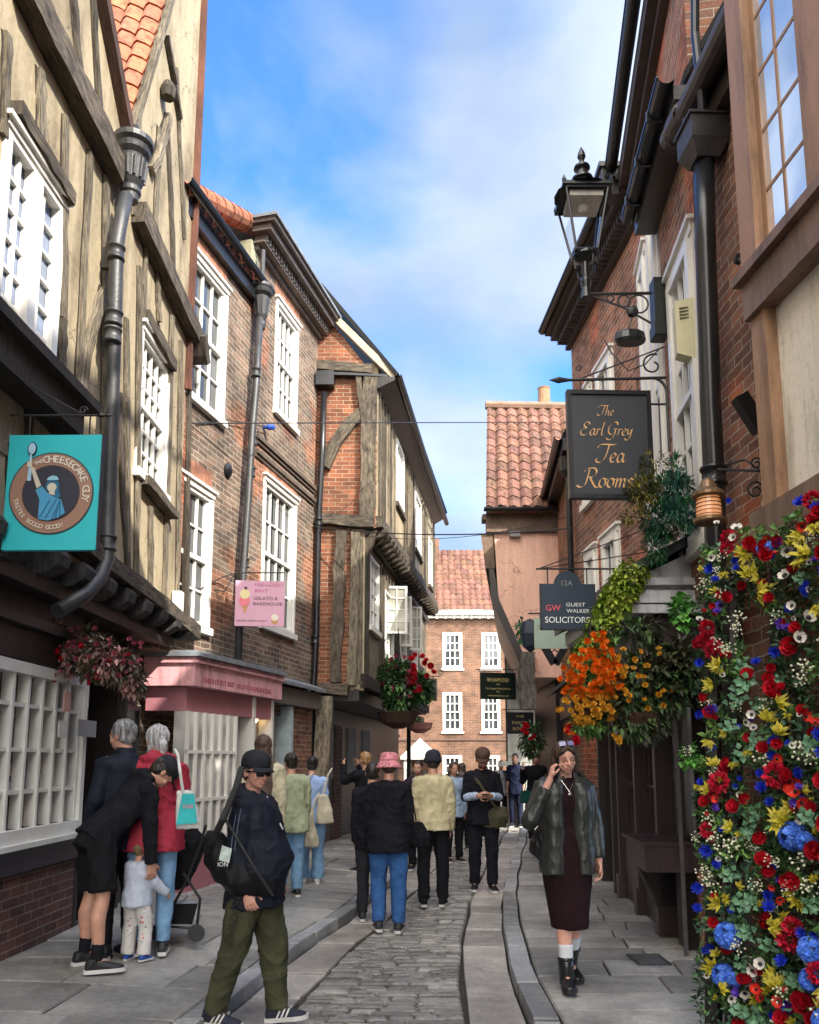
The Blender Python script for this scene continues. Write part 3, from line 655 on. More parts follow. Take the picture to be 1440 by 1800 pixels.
def cornice_house():
    r = thing('brick_house', 'tall brown house with dentil cornice and white sash windows amid the left side', 'house', B2.P(3.5, 0, 0))
    F = B2; W3 = (2.92, 3.74, 6.98, 8.72); W4 = (2.64, 3.82, 3.6, 5.73); s0, s1 = 2.2, F.len+.02
    m = MB(); wall(m, F, s0+.002, s1, 2.3, 9.3, [W3, W4], .11, thick=3); m.box(F, s0, s1, -3, -.35, 0, 2.29); m.build('wall', M_oldbrick(), r)
    for h in (W3, W4):
        window(r, F, h, 0, 4, 4, .07, .06, .026, surround=.055)
        m = MB(); z = h[3]
        for k in range(12):
            a = h[0]-.1+(h[1]-h[0]+.2)*k/12; m.box(F, a+.004, a+(h[1]-h[0]+.2)/12-.004, -.05, .006+jit(.003), z+.12, z+.34+jit(.006), random.choice([.8, 1, 1.2]))
        m.build('brick_lintel', plain('gauged brick', (.36, .165, .10), .9, tinted=True, nscale=30, bumpy=.5), r)
    m = MB(); z = 9.08; c0 = s0-.25
    m.box(F, c0+.1, s1, 0, .07, z, z+.07); m.box(F, c0, s1, 0, .30, z+.22, z+.32); m.box(F, c0-.05, s1+.03, 0, .38, z+.32, z+.38); m.box(F, c0+.05, s1, 0, .18, z+.07, z+.1)
    k = c0+.1
    while k < s1-.04: m.box(F, k, k+.05, 0, .2, z+.1, z+.22); k += .105
    m.build('cornice', plain('brown painted timber', (.10, .085, .075), .5, noise_amt=.3), r)
    m = MB(); m.box(F, c0-.08, s1+.05, -.5, .42, z+.381, z+.43); m.build('lead_flashing', plain('pale lead', (.17, .19, .21), .5, noise_amt=.3), r)
    m = MB(); m.box(F, s0-.25, s0+.0, -.9, -.0, 8.7, z+.1); m.build('side_cheek', plaster('mossy render', (.33, .34, .24), (.5, .5, .42)), r)
    for zz in (6.02, 6.24):
        m = MB(); m.box(F, s0+.06, s1-.12, 0, .06, zz, zz+.06); m.box(F, s0+.06, s1-.12, 0, .03, zz-.05, zz-.001); m.build('string_course', plain('sooty brick band', (.10, .075, .055), .9, bumpy=.5), r)
    pr = [(.06, -.5), (.075, -.45), (.075, -.4), (.06, -.38), (.09, -.3), (.125, -.03), (.10, -.01), (.15, .03), (.165, .07), (.15, .09), (.17, .12), (.17, .16)]
    P = lambda u, v, k=.14: F.hp(u, v, k)
    pp = hopper_pipe(r, 'drainpipe', [P(457, 560), P(450, 680), P(443, 760), P(436, 880), P(427, 1010), P(421, 1100), P(418, 1180)], .052, M_lead(), None, [P(450, 655), P(445, 775), P(441, 830), P(430, 990)])
    hp = P(460, 522); m = MB(); m.lathe(hp, pr, 18); m.tube([hp+V((0, 0, .1)), hp+V((.0, .02, .75))], .035, 10)
    for k in range(10):
        a = k*math.pi/5; c = V((math.cos(a), math.sin(a), 0)); m.tube([hp+c*.085+V((0, 0, -.29)), hp+c*.118+V((0, 0, -.04))], .014, 6)
    m.build('hopper_head', M_lead(), pp)
    # small lead roofed shop below
    b = Fac((-1.98, 11.62), (-1.48, 13.55), 'L')
    m = MB(); m.prism([b.P(0, -.6, 3.0), b.P(1.9, -.6, 3.0), b.P(1.9, .15, 2.72), b.P(0, .15, 2.72)], (0, 0, .05)); m.build('lead_roof', plain('lead sheet', (.20, .22, .24), .5, noise_amt=.4, bumpy=.4), r)
    m = MB(); m.box(b, 0, 1.9, -.3, .05, 2.45, 2.70); m.build('fascia', plain('grey brown board', (.16, .13, .11), .6), r)
    m = MB(); m.box(b, .9, 1.9, -.4, -.1, .05, 2.44); m.build('pier', M_red(), r)
    m = MB(); m.box(b, .1, .8, -.3, -.25, .5, 2.4); m.build('shop_window', glassm('lit shop glass', (.2, .17, .13), 1.5, .1, .05), r)
    m = MB(); m.box(b, 0, .1, -.3, .0, .1, 2.44); m.box(b, .8, .88, -.3, .0, .1, 2.44); m.box(b, .1, .8, -.3, -.1, .1, .5); m.build('window_frame', plain('pale blue grey frame', (.42, .5, .52), .4), r)
    return r

def half_timber_house():
    Y0 = 13.75
    r = thing('half_timbered_house', 'half timbered house with brick gable end, jetties and dark eaves beyond the cornice house', 'house', (-1.2, Y0, 0))
    cx = -.56; A = Fac((cx, Y0), (.70, 22.8), 'L'); E = Fac((-2.2, Y0), (cx, Y0), 'L')   # E.n faces the camera
    zt = 8.45; zm = 5.62; zg = 2.8
    x1 = -.80; A1 = Fac((x1, Y0), (.46, 22.8), 'L')
    s_end = E.len
    m = MB(); m.box(E, 0, s_end-.02, -.25, 0, zm, zt); 
    gp = E.hit(575, 565); m.prism([E.P(0, -.001, zt+.0), E.P(s_end-.1, -.001, zt), E.P(0, -.001, zt+2.05)], (0, .2, 0)); m.box(E, 0, s_end-.45, -.25, 0, zg+.05, zm-.01); m.build('gable_wall', M_orange(), r)
    # raking pale verge + roof slab
    m = MB(); a = E.P(s_end+.30, .06, zt-.1); b_ = E.P(E.hit(546, 520)[0], .06, E.hit(546, 520)[1]); m.beam(a, b_, .13, .06, E.n, segs=6, wob=.004); m.build('verge', plain('pale pointed verge', (.42, .35, .26), .8, bumpy=.4), r)
    u = (-A.n+V((0, 0, 1.3))).normalized()
    m = MB(); m.prism([A.P(-.12, .34, zt-.12), A.P(A.len, .34, zt+.2), A.P(A.len, .34, zt+.2)+u*3.4, A.P(-.12, .34, zt-.12)+u*3.4], (A.n*1.3+V((0, 0, 1))).normalized()*.07); m.build('roof', M_tiler(), r)
    m = MB(); half_gutter(m, A, -.1, A.len, .37, zt-.08, .06)
    m.hexa([A.P(-.1, 0, zt-.32), A.P(A.len, 0, zt-.1), A.P(A.len, .32, zt+.08), A.P(-.1, .32, zt-.18), A.P(-.1, 0, zt-.1), A.P(A.len, 0, zt+.12), A.P(A.len, .32, zt+.14), A.P(-.1, .32, zt-.12)]); m.build('eaves', M_dark(), r)
    m = MB(); m.beam(E.P(.0, 0, zt-.02), E.P(s_end+.18, 0, zt-.08), .05, .12, E.n); m.build('lead_strip', M_black(), r)
    wd, wl_ = M_wood(), M_woodl()
    def EB(name, a, b, w, d, mat=wd, **k):
        m = MB(); px_beam(m, E, a, b, w, d, **k); return m.build(name, mat, r)
    EB('beam', (556, 644), (655, 652), .18, .10); EB('post', (652, 665), (645, 915), .27, .11, segs=8, wob=.02); EB('post', (630, 665), (640, 740), .10, .10)
    EB('brace', (640, 725), (572, 822), .22, .09, wd, segs=8, curve=.10); EB('beam', (545, 912), (658, 920), .21, .12, wd, segs=6, wob=.01)
    EB('post', (600, 935), (590, 1200), .20, .10, wd, segs=8, wob=.02); EB('post', (626, 935), (618, 1205), .16, .08, wl_, segs=6)
    EB('beam', (545, 1208), (612, 1214), .20, .12, wd); EB('post', (573, 1225), (562, 1420), .27, .2, wl_, segs=5)
    m = MB(); m.box(E, s_end-.45, s_end-.21, -.2, -.02, zg, zm); m.build('plaster_panel', M_cream(), r)
    # side upper floor: ochre panels and studs
    WA = (2.05, 3.05, 6.75, 8.1); WB = (4.9, 6.0, 6.55, 7.95); WC = (7.7, 8.4, 6.3, 7.6)
    m = MB(); wall(m, A, 0, A.len, zm+.1, zt+.2, [WA, WB, WC], .08, thick=2.5); m.build('wall', M_cream(), r)
    for h in (WA, WB, WC): window(r, A, h, 0, 4, 5, .04, .05, .02, sash=False, glass=glassm('pale leaded glass', (.25, .27, .27), 1.6, .1, .1), sill_m=wd)
    s = .12
    while s < A.len:
        if not any(h[0]-.08 < s < h[1]+.08 for h in (WA, WB, WC)):
            m = MB(); m.beam(A.P(s+jit(.03), 0, zm+.05), A.P(s+jit(.05), 0, zt+.1), .10, .035, A.n, segs=6, wob=.012); m.build('post', wd if s < .3 else random.choice([wl_, wl_, wd]), r)
        s += random.choice([.3, .36, .42])
    m = MB(); m.beam(A.P(0, 0, zm+.12), A.P(A.len, 0, zm+.35), .22, .10, A.n, segs=14, wob=.015); m.build('bressumer', wd, r)
    for k in range(24):
        s = .15+k*.38; m = MB(); z = zm+.03+s*.025; prof = [(-.4, z), (.05, z), (.15, z-.05), (.11, z-.14), (-.05, z-.18), (-.4, z-.18)]
        m.prism([A.P(s, n, zz) for n, zz in prof], A.d*.16); m.build('joist', wd, r)
    # middle floor (recessed)
    m = MB(); WM = (.55, 1.5, 4.0, 5.3); m2 = (2.2, 3.3, 3.7, 5.0); m3 = (4.2, 5.2, 3.7, 5.0); m4 = (6.2, 7.2, 3.7, 5.0)
    wall(m, A1, 0, A1.len, zg+.1, zm-.15, [WM, m2, m3, m4], .08, thick=2); m.build('wall', M_woodl(), r)
    for h in (WM, m2, m3, m4): window(r, A1, h, 0, 3, 4, .05, .05, .025, sash=False, glass=glassm('pale leaded glass', (.25, .27, .27), 1.6, .1, .1))
    for k in range(14):
        s = .1+k*.32
        if any(h[0]-.06 < s < h[1]+.06 for h in (WM, m2, m3, m4)): continue
        m = MB(); m.beam(A1.P(s, 0, zg+.1), A1.P(s, 0, zm-.2), .13, .03, A1.n, segs=5); m.build('post', wd, r)
    m = MB(); m.beam(A1.P(0, 0, zg+.15), A1.P(A1.len, 0, zg+.25), .22, .09, A1.n, segs=12, wob=.012); m.build('bressumer', M_woodd(), r)
    m = MB(); m.box(A, 0, A.len, -2, -.15, zm-.12, zm+.02); m.box(A1, 0, A1.len, -1.6, -.05, zg-.18, zg+.02); m.build('soffit', M_dark(), r)
    # coved bracket at corner
    m = MB(); pr = [(.0, zm-.02), (-.28, zm-.02), (-.28, zm-1.0), (-.22, zm-.6), (-.12, zm-.3)]
    m.prism([A.P(.05, n, z) for n, z in pr], A.d*.16); m.build('corner_bracket', wd, r)
    # open casements
    for k, (u0, v0, u1, v1, Y) in enumerate(((660, 1030, 716, 1113, 16.5), (694, 1048, 724, 1136, 18.2), (716, 1066, 742, 1143, 19.6))):
        a = at_y(u0, v0, Y); b = at_y(u1, v1, Y); H = Fac((a.x, Y), (b.x, Y+.05), 'L'); w_ = H.len
        m = MB(); m.box(H, 0, w_, -.006, .0, b.z, a.z); c = m.build('open_casement', glassm('pale casement glass', (.3, .29, .24), 1.6, .06, .1), r)
        m = MB()
        for x in (0, w_-.05): m.box(H, x, x+.05, -.02, .025, b.z, a.z)
        for z in (b.z, a.z-.05): m.box(H, .05, w_-.05, -.018, .023, z, z+.05)
        for x in (w_/3, 2*w_/3): m.box(H, x-.012, x+.012, .001, .02, b.z+.05, a.z-.05)
        for q in (1, 2, 3): z = b.z+(a.z-b.z)*q/4; m.box(H, .05, w_-.05, .001, .018, z-.012, z+.012)
        m.build('frame', M_white(), c)
    # ground floor: dark, recessed
    A0 = Fac((-1.75, Y0), (-.3, 22.8), 'L')
    m = MB(); m.box(A0, .1, A0.len, -.4, 0, .05, zg-.2); m.build('shop_front', M_dark(), r)
    m = MB(); m.box(A0, .12, 1.0, -.1, .02, .05, .8); m.box(A0, 1.9, 2.5, -.1, .03, .05, 2.3); m.build('brick_pier', M_purple(), r)
    for k in range(4):
        m = MB()
        for q in range(7): x = .3+k*1.4+q*.11; m.box(A0, x, x+.02, .0, .03, 1.3, 2.3)
        m.build('window_bars', plain('dull white bars', (.3, .3, .32), .5), r)
    P = lambda u, v: E.hp(u, v, .12)
    pp = hopper_pipe(r, 'drainpipe', [P(570, 690), P(566, 800), P(560, 915), P(556, 1120), P(550, 1230), P(546, 1400)], .055, M_black(), None, [P(560, 918), P(554, 1125)])
    m = MB(); c = P(572, 668); m.cube(c, .32, .22, .26); m.build('hopper_head', M_black(), pp)
    return r

def letters(body, size, m, name='lettering', parent=None):
    cu = bpy.data.curves.new('t', 'FONT'); cu.body = body; cu.size = size; cu.align_x = 'CENTER'; cu.align_y = 'CENTER'; cu.extrude = .0015; cu.resolution_u = 3
    o = bpy.data.objects.new('t', cu); COL.objects.link(o); bpy.context.view_layer.update()
    me = bpy.data.meshes.new_from_object(o.evaluated_get(bpy.context.evaluated_depsgraph_get())); bpy.data.objects.remove(o); bpy.data.curves.remove(cu)
    me.name = name; me.materials.clear(); me.materials.append(m); return me
def text(parent, body, F, s, n, z, size, m, width=None, squash=1.0, rot=0.0, slant=0.0, name='lettering', flip=False, bold=0):
    me = letters(body, size, m)
    xs = [v.co.x for v in me.vertices]; w = max(xs)-min(xs) if xs else 1
    k = (width/w) if width else 1.0
    ca, sa = math.cos(rot), math.sin(rot); off = V((0, 0, 0)); p = parent
    while p: off = off + p.location; p = p.parent
    sg = -1 if flip else 1
    for v in me.vertices:
        x, y, zz = v.co.x*k, v.co.y*squash, v.co.z
        x += slant*y; x, y = x*ca-y*sa, x*sa+y*ca
        v.co = F.P(s+sg*x, n+.002+zz, z+y)-off
    o = bpy.data.objects.new(name, me); COL.objects.link(o); o.parent = parent
    return o
brick_house_left(); cornice_house(); half_timber_house()

def end_house():
    Y = 36
    r = thing('town_house', 'three storey brick town house with white sash windows closing the far end of the street', 'house', (2, Y, 0))
    E = Fac((-3.5, Y), (9, Y), 'L'); zc = 8.05
    hs = []
    for u0, u1 in ((778, 813), (846, 880)):
        for v0, v1 in ((1112, 1175), (1217, 1286), (1328, 1390)):
            a, b = E.hit(u0, v0), E.hit(u1, v1); hs.append((a[0], b[0], b[1], a[1]))
    m = MB(); wall(m, E, 0, 12.5, 0, zc, hs, .1); m.build('wall', M_far(), r)
    for h in hs: window(r, E, h, 0, 3, 4, .05, .13, .045, sash=True)
    m = MB(); m.box(E, 0, 12.5, 0, .35, zc, zc+.22); m.box(E, 0, 12.5, 0, .2, zc-.12, zc)
    m.build('cornice', M_white(), r)
    m = MB(); x = .1
    while x < 12.4: m.box(E, x, x+.1, .0, .3, zc-.16, zc-.001); x += .38
    m.build('dentils', plain('grey dentils', (.4, .38, .35), .7), r)
    m = MB(); pantiles(m, E.P(0, .3, zc+.22), E.d, V((0, .75, 1)), 12.5, 4.2, .3, .34, .035, 4); m.build('roof', M_tiler(), r)
    a, b = E.hit(712, 1304), E.hit(765, 1335); c = (a[0]+b[0])/2
    m = MB(); m.prism([E.P(c-.85, .02, b[1]), E.P(c+.85, .02, b[1]), E.P(c+.85, .02, b[1]+.12), E.P(c, .02, a[1]+.15), E.P(c-.85, .02, b[1]+.12)], E.n*.35)
    m.box(E, c-.7, c-.5, 0, .25, 0, b[1]-.001); m.box(E, c+.5, c+.7, 0, .25, 0, b[1]-.001); m.build('door_surround', M_white(), r)
    m = MB(); m.box(E, c-.5, c+.5, -.02, .05, 0, b[1]-.5); m.build('door', M_dark(), r)
    z = E.hit(800, 1300)[1]; m = MB(); m.box(E, 0, 12.5, 0, .05, z-.04, z+.04); m.build('string_course', plain('dark band', (.14, .08, .06), .8), r)
    m = MB(); m.box(E, 4.2, 4.9, -2.2, -1.6, zc+2.6, zc+4.0) ; m.build('chimney', M_far(), r)
    return r
end_house()
def low_shop():
    r = thing('shop_house', 'dark brick shop house at the far left bend behind the flower baskets', 'house', (-.6, 23, 0))
    F = Fac((-.45, 22.9), (-.35, 33), 'L'); hs = [(1, 2, 3.2, 4.6), (3, 4, 3.2, 4.6)]
    m = MB(); wall(m, F, 0.02, F.len, 2.6, 5.2, hs, .1, thick=2); m.box(F, 0.02, F.len, -2, -.1, 0, 2.59); m.build('wall', M_red(), r)
    for h in hs: window(r, F, h, 0, 3, 4)
    m = MB(); m.prism([F.P(0, .05, 5.2), F.P(F.len, .05, 5.2), F.P(F.len, -2, 6.4), F.P(0, -2, 6.4)], (0, 0, .1)); m.build('roof', M_tiler(), r)
    m = MB(); m.tube([V((-.02, 22.9, 0)), V((-.02, 22.9, 3.0))], .06, 10); m.build('drainpipe', M_black(), r)
low_shop()
# ================================================================ right side
R1 = Fac((2.38, 2.2), (2.22, 5.55), 'R')
R2 = Fac((2.22, 5.56), (2.36, 7.1), 'R')
R3 = Fac((2.38, 7.11), (2.60, 8.6), 'R')
R4 = Fac((2.76, 8.62), (2.53, 12.0), 'R')
R5b = Fac((2.56, 12.02), (2.80, 15.0), 'R')
brownp = lambda: grimy('tan painted timber', (.33, .19, .11))
brownd = lambda: grimy('dull brown painted timber', (.20, .125, .09))
def roof_up(mb, F, s0, s1, z, n, rise=1.2, back=3.0, mat=None):
    u = (-F.n+V((0, 0, rise))).normalized(); mb.prism([F.P(s0, n, z), F.P(s1, n, z), F.P(s1, n, z)+u*back, F.P(s0, n, z)+u*back], V((0, 0, .08)))
def mirror_glass():
    m = glassm('sky mirror glass', (.5, .6, .75), 1.5); m.node_tree.nodes['Principled BSDF'].inputs['Metallic'].default_value = .9; return m
def near_right():
    r = thing('brick_house', 'orange brown brick house with timber bay window and black downpipe at the right edge', 'house', R1.P(2, 0, 0))
    F = R1; zg = 6.35
    m = MB(); wall(m, F, 0, F.len, 2.9, zg+.05, [], thick=3); m.box(F, 0, F.len-.9, -2.5, -.05, 0, 2.88); m.build('wall', M_red(), r)
    m = MB(); roof_up(m, F, 0, F.len+.02, zg+.05, .18, 1.8, 4.2); m.build('roof', M_tiler(), r)
    m = MB(); m.box(F, 0, F.len, 0, .09, zg-.22, zg+.04); m.box(F, 0, F.len, .09, .17, zg-.02, zg+.05); m.build('eaves_board', plain('sooty brown board', (.05, .035, .03), .6), r)
    m = MB(); m.tube([F.P(0, .19, zg), F.P(F.len+.12, .19, zg-.02)], .085, 14); m.lathe(F.P(F.len-.05, .19, zg), [(.1, -.08), (.1, .08)], 14, F.d)
    m.lathe(F.P(F.len+.1, .19, zg-.02), [(.10, -.03), (.10, .03)], 14, F.d)
    m.build('gutter', plain('dull plum gutter', (.05, .04, .04), .45, noise_amt=.4), r)
    P = lambda u, v, k=.14: F.hp(u, v, k)
    pp = hopper_pipe(r, 'drainpipe', [P(1238, 285), P(1240, 420), P(1249, 700), P(1256, 850), P(1258, 960), P(1258, 1100)], .072, M_black(), None, [P(1255, 838)])
    c = P(1236, 252, .14); m = MB()
    q = lambda a, z: [c+F.d*x*a+F.n*y*a+V((0, 0, z)) for x, y in ((-1, -1), (1, -1), (1, 1), (-1, 1))]
    m.hexa(q(.08, -.16)+q(.135, -.05)); m.hexa(q(.135, -.049)+q(.135, .12)); m.hexa(q(.15, .121)+q(.15, .14)); m.build('hopper_head', plain('sooty black iron', (.03, .028, .03), .5, noise_amt=.5), pp)
    m = MB(); m.tube([P(1222, -40, .22), P(1222, 60, .22), P(1232, 150, .2), P(1238, 240, .16)], .03, 10); m.tube([P(1188, 195, .26), P(1205, 200, .2), P(1222, 235, .16)], .045, 10); m.build('swan_neck', M_black(), pp)
    m = MB(); m.tube([P(1222, 288, .1), P(1226, 430, .1), P(1232, 600, .1), P(1236, 700, .1)], .018, 8); m.build('conduit', M_black(), r)
    for v in (430, 560, 690):
        m = MB(); m.lathe(P(1227+(v-430)*.04, v, .1), [(.024, -.04), (.024, .04)], 8); m.build('conduit_clip', M_black(), r)
    # bay window
    B = Fac((2.17, 2.4), (1.99, 4.42), 'R'); L_ = B.len; tp, td = brownp(), brownd()
    zs = 4.42  # sill of the glazed part
    m = MB(); m.box(B, 0, L_-.02, -.3, -.05, 2.95, zs-.02); m.build('cream_panel', grimy('cream painted render', (.78, .72, .60), .7), r)
    m = MB(); m.box(B, 0, L_+.02, -.3, .09, 2.78, 2.97); m.build('bay_base', td, r)
    m = MB()
    m.box(B, L_-.16, L_-.01, -.34, .02, 2.97, 4.35); m.box(B, L_-.17, L_, -.36, .05, 4.35, 6.6); m.box(B, L_-.82, L_-.74, -.04, .04, 2.97, 4.2)
    m.build('corner_post', tp, r)
    m = MB(); m.box(B, 0, L_+.03, -.2, .10, zs-.08, zs-.02); m.box(B, 0, L_+.0, -.2, .055, zs-.3, zs-.081); m.build('transom', td, r)
    s0 = L_-.17; g1 = B.hit(1347, 200, -.04)[0]; g0 = B.hit(1421, 200, -.04)[0]; gm = B.hit(1380, 200, -.04)[0]
    m = MB(); m.box(B, s0-.95, s0, -.06, -.012, zs, 6.5); w = m.build('window', mirror_glass(), r)
    m = MB(); m.box(B, g1, s0, -.04, -.003, zs, 6.5); m.box(B, s0-.95, g0, -.04, .0, zs, 6.5); m.box(B, gm-.009, gm+.009, -.04, -.006, zs, 6.5)
    for k in range(1, 7): z = zs+.37*k; m.box(B, g0, g1, -.04, -.008, z, z+.022)
    m.build('frame', tp, w)
    m = MB(); m.box(B, 0, s0-.95, -.3, -.04, zs, 6.6); m.build('bay_side', td, r)
    # projecting bracket beam under the bay
    m = MB(); m.box(B, L_-.32, L_+.22, -.28, -.1, 2.86, 3.12); m.build('timber_bracket', plain('pale ochre timber', (.45, .33, .19), .7, bumpy=.4), r)
    # ground floor wall behind the flowers
    G = Fac((1.98, 2.2), (1.90, 4.75), 'R')
    m = MB(); wall(m, G, 0, 1.3, .05, 2.8, [], thick=.5); m.box(G, 1.3, G.len, -.5, -.01, .05, 2.8); m.build('shop_wall', M_red(), r)
    m = MB(); m.box(G, G.len-.02, G.len+.5, -.6, -.35, .9, 2.3); m.build('shop_window', glassm('grey shop glass', (.05, .055, .06), 1.6), r)
    return r
near_right()
def tea_house():
    r = thing('brick_house', 'red brown brick house with tall white sash window behind the black downpipe on the right', 'house', R2.P(.7, 0, 0))
    F = R2; h = (.42, 1.18, 3.3, 5.75); z = 6.75
    m = MB(); wall(m, F, 0, F.len, 2.9, z, [h], .1, thick=2.5); m.build('wall', M_red(), r)
    window(r, F, h, 0, 3, 6, .02, .09, .03, surround=.07, glass=glassm('clear sky glass', (.08, .1, .14), 2.2))
    m = MB(); roof_up(m, F, -.02, F.len+.1, z, .12, 1.8, 4.2); m.build('roof', M_tiler(), r)
    m = MB(); m.box(F, -.0, F.len+.1, .0, .2, z-.14, z-.02); m.build('eaves_board', M_dark(), r)
    m = MB(); half_gutter(m, F, -.05, F.len+.06, .26, z+.02, .07); m.lathe(F.P(F.len+.06, .26, z+.02), [(.07, 0), (.07, .01)], 12, F.d); m.build('gutter', M_black(), r)
    for k in (.3, .8, 1.3):
        m = MB(); m.box(F, k, k+.02, .18, .345, z-.06, z+.03); m.build('gutter_strap', M_black(), r)
    return r
tea_house()
def tall_white():
    r = thing('brick_house', 'tall narrow brick house with high gutter and white pilaster windows behind the street lamp', 'house', R3.P(.7, 0, 0))
    F = R3; z = 8.45; h = (.15, .55, 3.2, 7.2); h2 = (.85, 1.3, 3.2, 6.9)
    m = MB(); wall(m, F, 0, F.len, 2.5, z, [h, h2], .1, thick=2.5); m.build('wall', M_red(), r)
    for q in (h, h2): window(r, F, q, 0, 2, 8, .02, .09, .03, surround=.08, glass=glassm('clear sky glass', (.08, .1, .14), 2.2))
    m = MB(); roof_up(m, F, -1.5, F.len+.1, z, .12, 1.2, 3.0); m.build('roof', M_tiler(), r)
    m = MB(); m.box(F, -1.5, -.001, -1.5, -.0, 6.9, z); m.build('wall', M_red(), r)
    m = MB(); m.box(F, -1.5, F.len+.05, 0, .17, z-.26, z-.04); m.box(F, -1.5, F.len+.05, 0, .08, z-.36, z-.26); m.build('eaves_board', plain('sooty brown board', (.05, .035, .03), .6), r)
    m = MB(); half_gutter(m, F, -1.5, F.len+.08, .25, z+.02, .07); m.build('gutter', M_black(), r)
    m = MB(); c = F.P(F.len+.1, .28, z-.15); m.cube(c, .2, .2, .34); m.cube(c+V((0, 0, .2)), .26, .26, .06); m.build('hopper_head', M_lead(), r)
    return r
tall_white()
def cornice_right():
    r = thing('brick_house', 'brick house with dentil cornice on the right behind the street lamp', 'house', R4.P(1.5, 0, 0))
    F = R4; z = 8.05; H = []
    for u0, v0, u1, v1 in ((1072, 520, 1052, 668), (1036, 590, 1022, 668)): 
        a = F.hit(u0, v0); b = F.hit(u1, v1); H.append((a[0], b[0], 5.3, 6.9))
    H += [(H[0][0], H[0][1], 2.7, 4.5), (H[1][0], H[1][1], 2.7, 4.5)]
    m = MB(); wall(m, F, 0, F.len, .1, z, H, .1, thick=2.2); m.build('wall', M_red(), r)
    for q in H: window(r, F, q, 0, 2, 4, .02, .07, .03, surround=.06)
    m = MB(); m.box(F, 0, F.len+.1, 0, .3, z+.12, z+.22); m.box(F, -.02, F.len+.14, 0, .38, z+.22, z+.28); m.box(F, 0, F.len+.05, 0, .08, z-.06, z)
    k = .03
    while k < F.len: m.box(F, k, k+.05, 0, .22, z, z+.12); k += .1
    m.build('cornice', plain('sooty dark timber', (.05, .04, .036), .5, noise_amt=.3), r)
    m = MB(); half_gutter(m, F, -.02, F.len+.14, .42, z+.3, .06); m.build('gutter', M_black(), r)
    m = MB(); roof_up(m, F, -.3, F.len+.1, z+.29, .3, 1.0, 1.3); m.build('roof', M_tiler(), r)
    m = MB(); m.lathe(F.P(.6, -1.4, z+.6), [(.3, 0), (.3, 1.0)], 4, rot=.78); m.build('chimney', M_red(), r)
    return r
cornice_right()
def low_brick():
    r = thing('brick_house', 'low brick house with dark sloping eaves between the cornice house and the pink gable', 'house', R5b.P(1.5, 0, 0))
    F = R5b; z = 6.45
    m = MB(); wall(m, F, 0, F.len, .1, z, [], thick=2.2); m.build('wall', M_orange(), r)
    m = MB(); roof_up(m, F, 0, F.len, z+.1, .2, 1.0, 2.2); m.build('roof', M_tiler(), r)
    m = MB(); half_gutter(m, F, 0, F.len, .26, z+.12, .06); m.box(F, 0, F.len, 0, .2, z-.1, z+.1); m.build('gutter', M_black(), r)
    m = MB(); m.tube([F.P(.25, .1, z), F.P(.25, .1, 2.4)], .05, 10); m.lathe(F.P(.25, .12, z-.25), [(.05, -.2), (.11, -.1), (.12, .12)], 10); m.build('drainpipe', M_black(), r)
    return r
low_brick()
